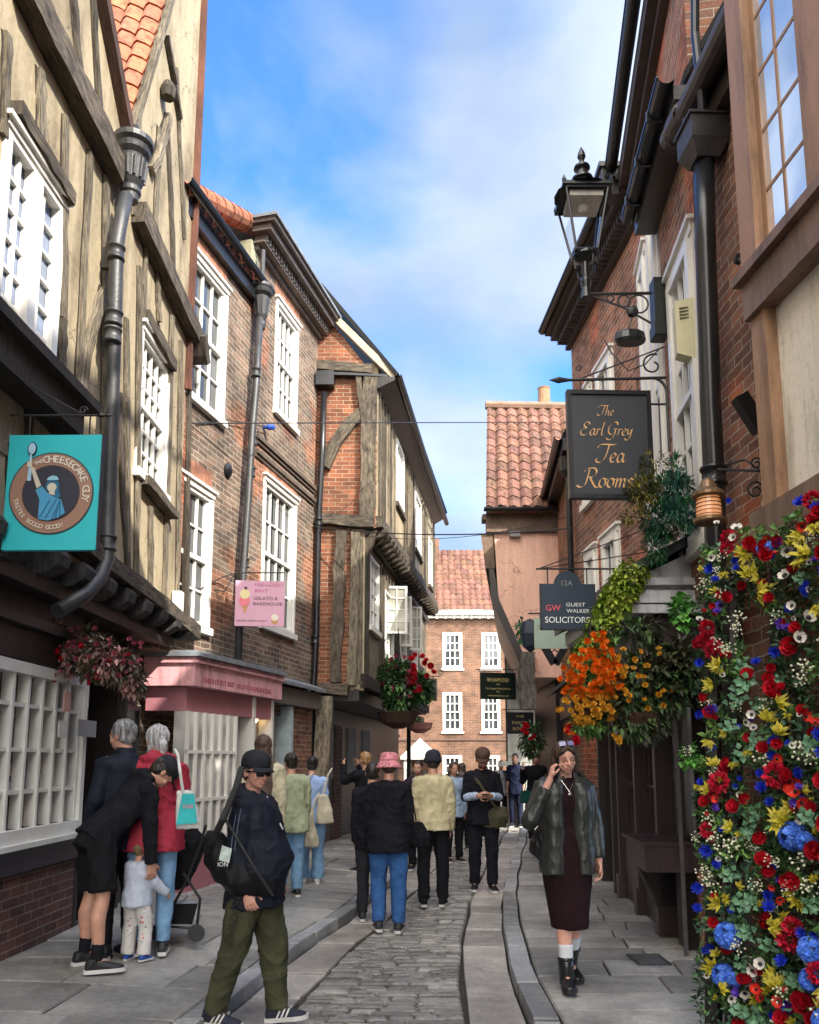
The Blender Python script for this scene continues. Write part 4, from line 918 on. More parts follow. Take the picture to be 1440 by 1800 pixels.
def pink_house():
    Y = 15.05; r = thing('pink_house', 'salmon pink rendered gable end house with pantile roof in the middle of the right side', 'house', (2.2, Y, 0))
    xl, xr_ = at_y(868, 1000, Y).x, 3.2; E = Fac((1.0, Y), (3.6, Y), 'L'); ze = at_y(900, 905, Y).z; zr = 9.0
    pk = plaster('salmon limewash', (.80, .50, .40), (.9, .87, .83), streak=(.88, .86, .84)); wd = oldwood('brown beam', (.10, .065, .045), (.26, .18, .13), .4, .7)
    s = lambda x: x-1.0
    zb = 3.15; m = MB()
    x2 = at_y(935, 1180, Y).x
    m.prism([E.P(s(xl), 0, ze-.0), E.P(s(xl)+.08, 0, 4.6), E.P(s(x2), 0, zb), E.P(2.6, 0, zb), E.P(2.6, 0, ze)], (.72, 5.5, 0)); m.build('wall', pk, r)
    m = MB(); m.box(E, s(xl)-.14, 2.3, -.02, .10, ze-.36, ze-.12); m.box(E, s(xl)-.2, 2.3, -.2, .06, ze-.119, ze+.0); m.build('wall_plate', wd, r)
    m = MB(); m.prism([E.P(s(xl)-.01, .03, ze-.37), E.P(s(xl)-.24, .03, ze-.37), E.P(s(xl)-.16, .03, ze-1.05), E.P(s(xl)+.02, .03, ze-1.05)], (.7, 5.2, 0)); m.build('jetty_return', wd, r)
    m = MB(); m.prism([E.P(s(xl)+.0, .04, ze-1.06), E.P(s(xl)+.09, .04, 4.6), E.P(s(x2)+.03, .04, zb), E.P(s(x2)-.12, .04, zb), E.P(s(xl)-.06, .04, 4.6), E.P(s(xl)-.09, .04, ze-1.06)], (.72, 5.4, 0)); m.build('side_boarding', M_dark(), r)
    wdt = 3.0
    m = MB(); pantiles(m, E.P(s(xl)-.16, .28, ze+.06), E.d, V((.09, .73, 1)), 3.2, 3.55, .235, .285, .032); m.build('roof', M_tiler(), r)
    m = MB(); m.prism([E.P(s(xl)-.15, .2, ze), E.P(s(xl)+.12, -2.0, ze+2.85), E.P(s(xl)+.4, -4.4, ze)], (3.1, 0, 0)); m.build('roof_deck', M_red(), r)
    m = MB(); m.tube([E.P(s(xl)+.07, -1.82, ze+3.03), E.P(3.0, -1.82, ze+2.99)], .10, 8); m.build('ridge_tiles', plain('brown ridge tile', (.22, .13, .09), .8), r)
    m = MB(); half_gutter(m, E, s(xl)-.2, 2.6, .32, ze+.03, .06); m.build('gutter', M_black(), r)
    m = MB(); c = at_y(957, 712, Y+2.6); m.lathe(c, [(.15, -.4), (.145, 0), (.135, .36), (.15, .40), (.12, .42)], 14); m.build('chimney_pot', plain('buff clay', (.26, .15, .08), .8, noise_amt=.3), r)
    m = MB(); m.box(E, s(x2)+.5, 2.6, -3, -.4, .1, zb-.01); m.build('shop_front', M_dark(), r)
    c = E.hp(905, 940, .05); m = MB(); m.cube(c, .2, .14, .1); m.build('floodlight', plain('grey metal fitting', (.2, .2, .2), .5), r)
    c = E.hit(930, 1130); m = MB()
    m.beam(E.P(c[0]-.05, .0, 3.6), E.P(c[0]-.05, .0, zb-.6), .28, .2, E.n, segs=6, wob=.02); m.build('carved_bracket', oldwood('grey oak', (.05, .045, .04), (.22, .2, .18)), r)
pink_house()
def far_right():
    r = thing('rendered_house', 'white rendered house with black posts at the far right of the street', 'house', (3.2, 20.6, 0))
    F = Fac((2.45, 20.6), (4.6, 31), 'R')
    m = MB(); wall(m, F, 0, F.len, 1.6, 6.4, [(.8, 1.8, 3.4, 4.7)], .1, thick=2); m.box(F, 0, F.len, -2, -.3, 0, 1.59); m.build('wall', plaster('dull white render', (.45, .46, .43), (.7, .7, .68)), r)
    window(r, F, (.8, 1.8, 3.4, 4.7), 0, 3, 4)
    m = MB(); m.prism([F.P(0, .2, 6.4), F.P(F.len, .2, 6.4), F.P(F.len, -2, 7.6), F.P(0, -2, 7.6)], (0, 0, .1)); m.build('roof', M_tiler(), r)
    for s in (0.1, 1.2, 2.6):
        m = MB(); m.box(F, s, s+.1, -.3, .05, 0, 4.5); m.build('post', M_dark(), r)
    m = MB(); m.box(F, 0, F.len, -.1, .25, 1.5, 1.62); m.build('shop_cornice', plaster('dull white render', (.4, .4, .4)), r)
far_right()

# -------------------- shop fronts below R2..R4
def canopy_shop():
    r = thing('corner_shop', 'dark plum shop front with white boarded pent canopy under the tea room sign', 'shop front', (2.3, 7, 0))
    Yc = 6.55; E = Fac((1.0, Yc), (3.2, Yc), 'L'); dk = grimy('dark plum shop paint', (.055, .035, .038), .35)
    q = lambda u, v: E.hit(u, v)
    a, b, c, d = q(1098, 1018), q(1262, 932), q(1100, 1045), q(1262, 1012)
    lead = grimy('grey canopy paint', (.52, .53, .56))
    m = MB(); m.prism([E.P(a[0]+.06, 0, c[1]-.02), E.P(b[0]+.3, 0, c[1]-.02), E.P(b[0]+.3, 0, b[1]+.05), E.P(a[0]+.06, 0, a[1])], (0, 2.9, 0)); 
    m.build('cheek', lead, r)
    m = MB(); m.box(E, c[0]-.0, b[0]+.3, 0, .07, c[1]-.08, c[1]+.02); m.box(E, c[0]-.03, b[0]+.3, 0, .1, c[1]+.06, c[1]+.12); m.box(E, c[0]-.04, b[0]+.3, 0, .05, c[1]-.16, c[1]-.09); m.build('moulding', grimy('pale grey canopy trim', (.62, .63, .66)), r)
    m = MB(); m.prism([E.P(a[0]-.05, .12, a[1]-.02), E.P(b[0]+.3, .12, b[1]+.14), E.P(b[0]+.3, .12, b[1]+.22), E.P(a[0]-.05, .12, a[1]+.06)], (0, 3.1, 0)); m.build('canopy_roof', plain('slate grey lead', (.06, .065, .07), .5, noise_amt=.4, bumpy=.3), r)
    # shop body
    F = Fac((2.02, Yc+.15), (2.26, 9.6), 'R')
    m = MB(); m.box(F, 0, F.len, -.4, .0, c[1]-.75, c[1]-.1); m.box(E, 1.02, 2.2, -.3, -.12, c[1]-.75, c[1]-.17); m.build('fascia', dk, r)
    m = MB(); m.box(F, .05, F.len, -.75, -.55, .1, c[1]-.75); m.build('inner_wall', M_dark(), r)
    m = MB(); k = F
    m.box(k, .0, .028, -.16, -.13, .1, c[1]-.75); m.build('post', plain('worn grey post', (.10, .085, .09), .5), r)
    for s in (.75, 1.75, 2.8):
        m = MB(); m.box(k, s, s+.10, -.3, -.12, .1, c[1]-.75); m.box(k, s-.02, s+.12, -.3, -.09, .1, .35); m.box(k, s-.02, s+.12, -.3, -.09, c[1]-.95, c[1]-.75); m.build('post', dk, r)
    for s0_, s1_ in ((.87, 1.73), (1.87, 2.78)):
        m = MB(); m.box(k, s0_, s1_, -.30, -.18, .1, .75); m.box(k, s0_+.1, s1_-.1, -.18, -.165, .2, .65); m.build('panel', dk, r)
        m = MB()
        for q in range(5): x = s0_+(s1_-s0_)*q/4; m.box(k, x-.012, x+.012, -.27, -.22, .75, c[1]-.76)
        for z in (.75, 1.35, 1.85): m.box(k, s0_, s1_, -.265, -.225, z, z+.03)
        m.build('window_frame', plain('brown black frame', (.05, .035, .03), .4), r)
    for q in range(12):
        x = random.uniform(.95, 2.6); z = random.uniform(1.0, 2.1); m = MB(); m.box(k, x, x+random.uniform(.05, .14), -.269, -.266-.0001*q, z, z+random.uniform(.06, .16)); m.build('display_item', plain('display %d' % (q % 4), ((.25, .2, .12), (.3, .28, .25), (.2, .06, .05), (.12, .16, .2))[q % 4], .6), r)
    m = MB(); m.box(k, .12, .72, -.3, -.27, .95, c[1]-.9); m.build('shop_window', glassm('dull grey shop glass', (.11, .11, .11), 1.5, .15), r)
    m = MB(); m.box(k, .87, 2.78, -.3, -.27, .75, c[1]-.76); m.build('shop_window', glassm('dark glass', (.02, .02, .02), 1.6), r)
    m = MB(); m.box(k, .12, .98, -.45, .12, .72, .93); m.box(k, .10, 1.0, -.45, .15, .93, .96); m.build('window_ledge', dk, r)
    m = MB(); m.box(k, .12, .75, -.5, -.3, .08, .72); m.build('brick_base', M_red(), r)
    m = MB(); c0 = k.P(.85, .0, .1)
    for s in (.75, .86):
        m.prism([k.P(s, -.28, .1), k.P(s, -.12, .1), k.P(s, -.08, .4), k.P(s, .02, .6), k.P(s, .08, .72), k.P(s, -.3, .72)], k.d*.06)
    m.build('ledge_bracket', M_dark(), r)
    # black corner pier
    p = at_z(1235, 1668, .1)
    m = MB(); m.cube((p.x+.0, p.y+.05, .55), .27, .25, .9); m.build('pier_base', M_dark(), r)
    m = MB(); m.cube((p.x+.02, p.y+.1, 1.9), .17, .2, 1.85); m.build('pier', M_dark(), r)
    return r
canopy_shop()
def row_shop():
    r = thing('corner_shop', 'dark brown shop front with sloping lead canopy beyond the woman on the phone', 'shop front', (2.6, 11, 0))
    F = Fac((2.32, 9.7), (2.75, 15.0), 'R')
    m = MB(); m.box(F, 0, F.len, -.5, .0, 2.35, 2.75); m.build('fascia', M_dark(), r)
    m = MB(); m.box(F, 0, F.len, -.8, -.5, .1, 2.34); m.build('inner_wall', plain('brown dark shop', (.03, .02, .018), .5), r)
    for s in (.1, 1.1, 2.1, 3.1, 4.1, 5.0):
        m = MB(); m.box(F, s, s+.12, -.5, -.05, .1, 2.34); m.build('post', M_dark(), r)
    m = MB(); m.prism([F.P(-.1, .22, 2.76), F.P(F.len, .22, 2.76), F.P(F.len, -.3, 3.1), F.P(-.1, -.3, 3.1)], (0, 0, .06)); m.build('canopy_roof', plain('slate grey lead', (.06, .065, .07), .5, noise_amt=.4, bumpy=.3), r)
    m = MB(); m.box(F, .4, 1.0, -.04, .02, 2.42, 2.62); m.build('name_board', plain('dull board', (.07, .06, .055), .5), r)
row_shop()
def behind():   # the street goes on behind the camera
    for k, (x0, y0, x1, y1, sd, h, lab) in enumerate(((-3.1, -9, -2.95, 1.4, 'L', 9, 'brick house on the left behind the viewpoint'), (2.9, -12, 2.4, 2.1, 'R', 10.2, 'brick house on the right behind the viewpoint'))):
        F = Fac((x0, y0), (x1, y1), sd); r = thing('brick_house', lab, 'house', F.P(3, 0, 0))
        hs = [(s, s+1, z, z+1.6) for s in (1, 3.2, 5.4, 7.6) for z in (3.6, 6.1) if s+1 < F.len]
        m = MB(); wall(m, F, 0, F.len, 0, h, hs, .1, thick=4); m.build('wall', M_oldbrick(), r)
        for q in hs: window(r, F, q, 0, 3, 4)
        m = MB(); roof_up(m, F, 0, F.len, h, .2, 1.2, 5); m.build('roof', M_tiler(), r)
behind()
# ================================================================ signs, lamp, cables
iron = lambda: plain('black wrought iron', (.018, .018, .019), .5, noise_amt=.4)
def spiral(mb, c, ax, ay, r0, turns=1.4, r=.008, a0=0.0, sgn=1):
    pts = []
    for k in range(22):
        t = k/21; a = a0+sgn*2*math.pi*turns*t; rr = r0*(1-.75*t); pts.append(c+ax*math.cos(a)*rr+ay*math.sin(a)*rr)
    mb.tube(pts, r, 6)
UP = V((0, 0, 1)); XX = V((1, 0, 0))
def flat(parent, name, F, pts, n, m, th=.003):
    mb = MB(); mb.prism([F.P(s, n, z) for s, z in pts], F.n*th); return mb.build(name, m, parent)
def disc(c, r, n=40, a0=0, a1=2*math.pi): return [(c[0]+r*math.cos(a0+(a1-a0)*k/n), c[1]+r*math.sin(a0+(a1-a0)*k/n)) for k in range(n)]
col = lambda nm, c, r=.5: plain(nm, c, r, noise_amt=.04)
def cake_sign():
    Y = 5.25; r = thing('hanging_sign', 'square turquoise hanging sign with a brown ring emblem on the timber house', 'sign', at_y(90, 865, Y))
    a, b = at_y(2, 967, Y), at_y(181, 765, Y); E = Fac((a.x, Y), (b.x, Y-.01), 'L'); w = E.len; h = b.z-a.z; z0 = a.z
    m = MB(); m.box(E, 0, w, -.04, 0, z0, b.z); m.build('board', col('turquoise paint', (.03, .47, .52), .4), r)
    m = MB(); m.box(E, w, w+.008, -.045, .004, z0, b.z); m.build('frame_edge', iron(), r)
    f = lambda u, v: ((u-2)/179*w, z0+(967-v)/202*h)      # photo pixel of the board to board metres
    X = lambda px, py: f(px/7.2, 750+py/7.2)               # zoom pixel
    c = X(648, 855); R = 585/7.2/179*w
    flat(r, 'emblem_ring', E, disc(c, R), .001, col('dark ring edge', (.02, .05, .07)), .002)
    flat(r, 'emblem_ring', E, disc(c, R*.965), .004, col('cocoa brown', (.30, .17, .12)), .002)
    flat(r, 'emblem_disc', E, disc(c, R*.68), .007, col('dark edge brown', (.06, .035, .035)), .002)
    flat(r, 'emblem_disc', E, disc(c, R*.655), .010, col('charcoal', (.022, .024, .04)), .002)
    bl, bd, lt, na = col('robe blue', (.06, .29, .50)), col('fold blue', (.015, .13, .25)), col('pale skin tone', (.55, .52, .42)), col('navy line', (.01, .04, .08))
    P = lambda *q: [X(a_, b_) for a_, b_ in q]
    flat(r, 'figure_robe', E, P((500, 1185), (505, 940), (440, 820), (530, 775), (620, 870), (760, 930), (800, 940), (865, 1110), (780, 1165), (640, 1205))[::-1], .013, bl)
    for k, (p, q) in enumerate((((520, 1170), (650, 945)), ((600, 1180), (740, 935)), ((690, 1190), (790, 950)), ((740, 1180), (770, 1000)), ((800, 1150), (790, 960)))):
        dx = 9; flat(r, 'robe_fold', E, P((p[0]-dx, p[1]), (p[0]+dx, p[1]), (q[0]+dx, q[1]), (q[0]-dx, q[1]))[::-1], .017, bd, .002)
    flat(r, 'figure_arm', E, P((455, 800), (515, 765), (400, 535), (345, 520))[::-1], .013, lt)
    flat(r, 'figure_head', E, disc(X(670, 770), .046, 20), .013, bd); flat(r, 'figure_hair', E, P((600, 760), (740, 760), (790, 900), (740, 930), (640, 830)), .012, bd)
    flat(r, 'figure_face', E, disc(X(668, 790), .031, 20), .017, lt); flat(r, 'figure_neck', E, P((630, 870), (712, 890), (705, 825), (640, 825)), .016, lt)
    flat(r, 'figure_headband', E, P((590, 700), (760, 700), (730, 655), (675, 640), (620, 660)), .018, col('pale blue', (.25, .5, .6)))
    sc = X(350, 290); rr = .032
    flat(r, 'spoon', E, [(sc[0]+rr*math.cos(t*math.pi/12), sc[1]+rr*1.5*math.sin(t*math.pi/12)) for t in range(24)], .006, na)
    flat(r, 'spoon', E, [(sc[0]+rr*.75*math.cos(t*math.pi/12), sc[1]+rr*1.25*math.sin(t*math.pi/12)) for t in range(24)], .010, col('pale spoon', (.35, .55, .7)))
    flat(r, 'spoon_handle', E, P((310, 700), (365, 700), (365, 540), (350, 330), (335, 330), (320, 540)), .010, col('pale spoon', (.35, .55, .7)))
    flat(r, 'figure_hand', E, P((305, 525), (368, 525), (368, 455), (305, 455)), .015, lt)
    wh = col('cream letters', (.75, .72, .62))
    def arc(body, a0, a1, rad, size, flipd=False):
        n = len(body)
        for i, ch in enumerate(body):
            if ch == ' ': continue
            a = math.radians(a0+(a1-a0)*(i/(n-1))); rot = a-math.pi/2 if not flipd else a+math.pi/2
            text(r, ch, E, c[0]+rad*math.cos(a), .007, c[1]+rad*math.sin(a), size, wh, rot=rot, name='letter')
    arc('THE', 119, 109, R*.82, .034); arc('CHEESECAKE GUY', 101, -10, R*.82, .07); arc('TASTES SOOOO GOOD!', 192, 292, R*.83, .040, True)
    m = MB(); y = at_y(0, 728, Y).z; m.tube([V((a.x-.02, Y+.02, y)), V((b.x+.03, Y+.02, y))], .008, 8); m.lathe(V((b.x+.0, Y+.02, y)), [(.008, -.05), (.018, -.03), (.008, 0), (.014, .02), (.001, .05)], 8, XX)
    m.tube([V((a.x-.02, Y+.02, y+.28)), V((b.x-.16, Y+.02, y+.01))], .005, 6); spiral(m, V((b.x-.15, Y+.02, y+.035)), XX, UP, .03, 1.2, .006)
    for x in (a.x+.12, b.x-.1): m.tube([V((x, Y+.02, y)), V((x, Y+.02, b.z))], .006, 6)
    m.build('bracket', iron(), r)
cake_sign()
def gelato_sign():
    Y = 10.4; a, b = at_y(412, 1100, Y), at_y(500, 1020, Y)
    r = thing('hanging_sign', 'small pink hanging sign with an ice cream cone above the pink shop', 'sign', (a.x, Y, a.z))
    E = Fac((a.x, Y), (b.x, Y+.06), 'L'); w = E.len; h = b.z-a.z; z0 = a.z
    m = MB(); m.box(E, 0, w, -.03, 0, z0, b.z); m.build('board', col('pale pink paint', (.66, .36, .48), .5), r)
    X = lambda px, py: ((px-175)/905*w, z0+(1190-py)/930*h)
    P = lambda *q: [X(*t) for t in q]
    pk = col('rose letters', (.5, .12, .28)); bk = col('plum letters', (.10, .04, .08))
    for t, y, c, k, wd in (('FABULOUSLY', 345, 790, pk, .37), ('BRIT', 470, 650, pk, .17), ('GELATO &', 625, 730, bk, .31), ('BAKEHOUSE', 735, 770, bk, .37)):
        s, z = X(c+(0), y); text(r, t, E, s, 0, z, .058, k, width=wd)
    s, z = X(490, 1085); text(r, 'BAKED FRESH DAILY', E, s, 0, z, .03, bk, width=.38)
    flat(r, 'cone', E, P((290, 760), (420, 760), (355, 955))[::-1], .001, col('waffle', (.55, .28, .1))); flat(r, 'scoop', E, disc(X(345, 680), .07, 20), .004, col('strawberry', (.8, .2, .25)))
    flat(r, 'scoop', E, disc(X(350, 540), .065, 20), .007, col('vanilla', (.75, .65, .35))); flat(r, 'cherry', E, disc(X(365, 420), .02, 12), .010, col('cherry', (.12, .01, .03)))
    flat(r, 'cupcake', E, P((840, 1060), (970, 1060), (950, 1145), (865, 1145))[::-1], .001, col('waffle', (.55, .28, .1))); flat(r, 'cream_swirl', E, disc(X(905, 1010), .045, 16), .004, col('cream', (.8, .72, .6)))
    m = MB(); p = at_y(335, 1045, 9.85); q = V((a.x, Y, b.z+.1)); m.tube([p, V((a.x-.15, Y-.1, b.z+.02)), q, V((b.x, Y, b.z+.1))], .008, 6)
    for x in (a.x+.08, b.x-.1): m.tube([V((x, Y, b.z+.1)), V((x, Y, b.z))], .005, 6)
    m.tube([at_y(412, 1010, Y), at_y(395, 1040, Y-.1), at_y(345, 1030, Y-.2)], .008, 6); spiral(m, at_y(348, 1040, Y-.2), XX, UP, .07, 1.2, .009)
    m.tube([at_y(350, 1060, Y-.2), at_y(348, 1110, Y-.2), at_y(340, 1130, Y-.2)], .008, 6); m.build('bracket', iron(), r)
gelato_sign()

# calligraphic strokes for the script lettering (broad pen ribbons)
def cat(pts, n=7):
    P = [pts[0]]+list(pts)+[pts[-1]]; out = []
    for i in range(1, len(P)-2):
        for k in range(n):
            t = k/n; a, b, c, d = P[i-1], P[i], P[i+1], P[i+2]
            out.append(tuple(.5*((2*b[j])+(-a[j]+c[j])*t+(2*a[j]-5*b[j]+4*c[j]-d[j])*t*t+(-a[j]+3*b[j]-3*c[j]+d[j])*t**3) for j in (0, 1)))
    out.append(tuple(pts[-1])); return out
GL = {  # unit: x-height 1, strokes as point lists; advance last
 'T': ([[(-.3, 1.55), (.0, 1.95), (.7, 2.0), (1.4, 1.95), (1.75, 2.1)], [(.95, 1.95), (.8, 1.2), (.55, .4), (.1, -.05), (-.35, .1), (-.3, .4)]], 1.15),
 'h': ([[(.35, 2.1), (.2, 1.0), (.0, 0)], [(.1, .55), (.4, .95), (.65, .85), (.55, .3), (.7, 0), (.95, .2)]], .95),
 'e': ([[(.1, .45), (.5, .6), (.6, .85), (.35, 1.0), (.05, .6), (.1, .1), (.4, 0), (.75, .25)]], .78),
 'E': ([[(1.2, 1.7), (1.0, 2.05), (.5, 1.95), (.35, 1.5), (.75, 1.15)], [(.75, 1.12), (.2, .95), (-.1, .5), (.1, .05), (.6, 0), (1.2, .4)], [(.7, 1.12), (.85, 1.14)]], 1.35),
 'a': ([[(.6, .85), (.35, 1.0), (.05, .6), (.05, .1), (.3, .0), (.6, .5), (.68, .95)], [(.68, .95), (.6, .2), (.75, 0), (.95, .2)]], .95),
 'r': ([[(.15, 1.0), (.1, .5), (.0, 0)], [(.08, .5), (.3, .95), (.55, .9)]], .62),
 'l': ([[(.5, 2.1), (.25, 1.1), (.15, .2), (.3, 0), (.55, .2)]], .55),
 'G': ([[(1.35, 1.6), (1.25, 2.0), (.8, 2.05), (.15, 1.4), (.0, .6), (.4, .1), (.9, .35), (1.1, .95)], [(.8, .95), (1.3, 1.0)], [(1.1, .95), (.95, .1), (.6, -.55), (.1, -.7), (-.3, -.45)]], 1.45),
 'y': ([[(.1, 1.0), (.1, .3), (.3, .1), (.65, .95)], [(.7, 1.0), (.55, .1), (.3, -.6), (-.1, -.75), (-.3, -.5)]], .85),
 'R': ([[(.5, 1.95), (.35, 1.1), (.15, .3), (-.3, 0), (-.7, .2)], [(-.1, 1.6), (.3, 2.0), (1.0, 2.05), (1.25, 1.6), (.9, 1.15), (.5, 1.1)], [(.6, 1.1), (.9, .5), (1.3, 0), (1.7, .15)]], 1.6),
 'o': ([[(.4, 1.0), (.1, .8), (.0, .3), (.25, 0), (.6, .3), (.6, .8), (.4, 1.0)], [(.55, .85), (.85, .9)]], .85),
 'm': ([[(.15, 1.0), (.0, 0)], [(.08, .5), (.35, .95), (.5, .8), (.4, 0)], [(.48, .5), (.75, .95), (.92, .8), (.85, .1), (1.15, .15)]], 1.2),
 's': ([[(.6, .85), (.3, 1.0), (.15, .75), (.5, .35), (.35, .0), (.0, .1)]], .75), ' ': ([], .6)}
def script(parent, word, F, s, z, xh, m, n=.004):
    mb = MB(); x = 0; tot = sum(GL[c][1] for c in word); s0 = s-tot*xh/2; pen = V((.085, .065))*xh; k = 0
    for ch in word:
        st, adv = GL[ch]
        for pts in st:
            cv = cat(pts); k += 1
            for (a, b), (c, d) in zip(cv, cv[1:]):
                f = lambda q, w, sg: F.P(s0+(x+q+.12*w)*xh+sg*pen.x, n+.0002*k, z+w*xh+sg*pen.y)
                mb.quad([f(a, b, -1), f(c, d, -1), f(c, d, 1), f(a, b, 1)])
        x += adv
    return mb.build('script_word', m, parent)
def tea_sign():
    Y = 6.3; a, b = at_y(1004, 876, Y), at_y(1146, 686, Y); tl = at_y(993, 688, Y)
    r = thing('hanging_sign', 'large dark hanging sign with gold script lettering below the street lamp', 'sign', (tl.x, Y, a.z))
    E = Fac(((a.x+tl.x)/2, Y), (b.x-.01, Y+.02), 'L'); w = E.len; z0, z1 = a.z, b.z
    m = MB(); m.box(E, .035, w-.035, -.03, 0, z0+.035, z1-.035); m.build('board', col('blue black board', (.022, .026, .034), .45), r)
    m = MB(); m.box(E, 0, .035, -.045, .02, z0, z1); m.box(E, w-.035, w, -.045, .02, z0, z1); m.box(E, .035, w-.035, -.045, .018, z0, z0+.035); m.box(E, .035, w-.035, -.045, .018, z1-.035, z1); m.build('frame', M_black(), r)
    gold = plain('gold leaf paint', (.62, .36, .15), .4, noise_amt=.15)
    X = lambda u, v: ((u-998)/147*w, z0+(875-v)/189*(z1-z0))
    for wd, (u, v), xh in (('The', (1067, 730), .042), ('Earl Grey', (1066, 765), .054), ('Tea', (1074, 812), .075), ('Rooms', (1066, 856), .078)):
        s, z = X(u, v); script(r, wd, E, s, z, xh, gold)
    m = MB(); y = at_y(1070, 666, Y).z; xr = b.x+.12; q = V((tl.x-.0, Y, y-.01)); m.tube([q, V((xr, Y, y+.01))], .013, 8); m.lathe(q+V((.03, 0, 0)), [(.001, -.16), (.028, -.08), (.014, 0)], 8, XX)
    m.tube([q+V((.1, 0, 0)), V((xr, Y, y+.28))], .006, 6); spiral(m, q+V((.12, 0, .1)), XX, UP, .03, 1.3, .005)
    pts = [V((xr-.12+.12*math.cos(t), Y, y-.12+.13*math.sin(t))) for t in [math.pi*.5*(1-k/8) for k in range(9)]]; m.tube(pts+[V((xr, Y, y-.62))], .012, 8)
    spiral(m, V((xr-.1, Y, y+.12)), XX, UP, .1, 1.0, .008, 1.2); m.tube([V((b.x-.02, Y, z1-.12)), V((xr, Y, z1-.12))], .009, 6)
    for s in (.12, w-.1): m.tube([E.P(s, 0, z1), E.P(s, 0, y)], .007, 6)
    m.build('bracket', iron(), r); m = MB(); m.box(R2, R2.hit(1163, 690)[0]-.03, R2.hit(1163, 690)[0]+.03, 0, .03, y-.3, y+.3); m.build('wall_plate', iron(), r)
tea_sign()
def lawyer_sign():
    Y = 6.95; a, b = at_y(951, 1107, Y), at_y(1047, 1026, Y)
    r = thing('hanging_sign', 'navy hanging sign reading solicitors with a round top', 'sign', (a.x, Y, a.z))
    E = Fac((a.x, Y), (b.x, Y+.02), 'L'); w = E.len; z0, z1 = a.z, b.z; nv = col('navy board', (.012, .028, .055), .4)
    m = MB(); m.prism([E.P(s, 0, z) for s, z in [(0, z0), (w, z0), (w, z1), (w*.74, z1)]+[(w*.5+.24*w*math.cos(t), z1+.115*math.sin(t)) for t in [math.pi*k/14 for k in range(15)]]+[(w*.26, z1), (0, z1)]], -E.n*.03); m.build('board', nv, r)
    m = MB()
    m.box(E, 0, w, .001, .008, z0, z0+.012); m.box(E, 0, .012, .0, .008, z0, z1); m.box(E, w-.012, w, .0, .008, z0, z1); m.build('frame', col('dark trim', (.008, .014, .025)), r)
    wt = col('white letters', (.8, .82, .82)); rd = col('coral letters', (.8, .10, .13)); X = lambda u, v: ((u-951)/96*w, z0+(1107-v)/81*(z1-z0))
    s, z = X(997, 1025); text(r, '12A', E, s, 0, z, .065, col('dull letters', (.25, .25, .25)))
    s, z = X(973, 1069); text(r, 'GW', E, s, 0, z, .075, rd, width=.128)
    s, z = X(1012, 1063); text(r, 'GUEST', E, s, 0, z, .045, wt, width=.167); s, z = X(1016, 1074); text(r, 'WALKER', E, s, 0, z, .045, wt, width=.20)
    s, z = X(997, 1090); text(r, 'SOLICITORS', E, s, 0, z, .075, wt, width=.387)
    m = MB(); y = at_y(1000, 1000, Y).z; x0 = a.x-.03; xw = 2.36
    m.tube([V((x0, Y, y)), V((xw, Y, y))], .008, 6); m.tube([V((x0+.02, Y, y)), V((xw, Y+.2, y+.5))], .005, 6); m.tube([V((x0+.02, Y, y)), V((xw, Y+.3, y+.26))], .005, 6)
    for s in (.07, w-.07): m.tube([E.P(s, 0, z1), E.P(s, 0, y)], .006, 6)
    m.build('bracket', iron(), r)
lawyer_sign()
def simple_sign(u0, v0, u1, v1, Y, lab, board, lines, lm, bar=None, yaw=0.0, th=.03):
    a, b = at_y(u0, v1, Y), at_y(u1, v0, Y); r = thing('hanging_sign', lab, 'sign', (a.x, Y, a.z))
    E = Fac((a.x, Y), (b.x, Y+yaw), 'L'); w = E.len; h = b.z-a.z
    m = MB(); m.box(E, 0, w, -th, 0, a.z, b.z); m.build('board', board, r)
    for t, fz, size, wd in lines: text(r, t, E, w/2, 0, a.z+h*fz, size, lm, width=w*wd)
    m = MB(); y = b.z+.06; m.tube([V((a.x-.08, Y, y)), V((b.x+(bar or .3), Y, y))], .01, 6)
    for x in (a.x+.08, b.x-.08): m.tube([V((x, Y, y)), V((x, Y, b.z))], .007, 6)
    spiral(m, V((b.x+.1, Y, y+.09)), XX, UP, .08, 1.3, .008)
    m.build('bracket', iron(), r); return r
simple_sign(940, 1086, 996, 1140, 11, 'pale green hanging sign below the navy solicitors sign', col('sage board', (.33, .42, .35), .5), [('Shambles', .68, .09, .78)], col('olive letters', (.28, .33, .12)), .5)
simple_sign(845, 1182, 908, 1229, 17, 'dark green hanging sign with gold lettering in front of the far town house', col('bottle green board', (.008, .018, .013), .4),
            [('W.HAMOND', .72, .12, .62), ('1860', .56, .05, .1), ('The Original Whitby Jet Store', .40, .055, .7), ('Est.', .29, .05, .1), ('www.wham.co.uk', .14, .055, .6)], col('gold letters', (.75, .62, .25)), .3, .15)
simple_sign(890, 1252, 938, 1290, 18.5, 'small black hanging sign below the dark green one', col('black board', (.012, .012, .02), .4), [('THE', .8, .08, .3), ('PARTY', .5, .1, .55), ('ROOM', .22, .1, .5)], col('gold letters', (.75, .62, .25)), .2)
simple_sign(737, 1193, 768, 1232, 20, 'small black box sign by the flower baskets at the bend', col('black board', (.012, .012, .02), .4), [], col('gold letters', (.75, .62, .25)), .1)

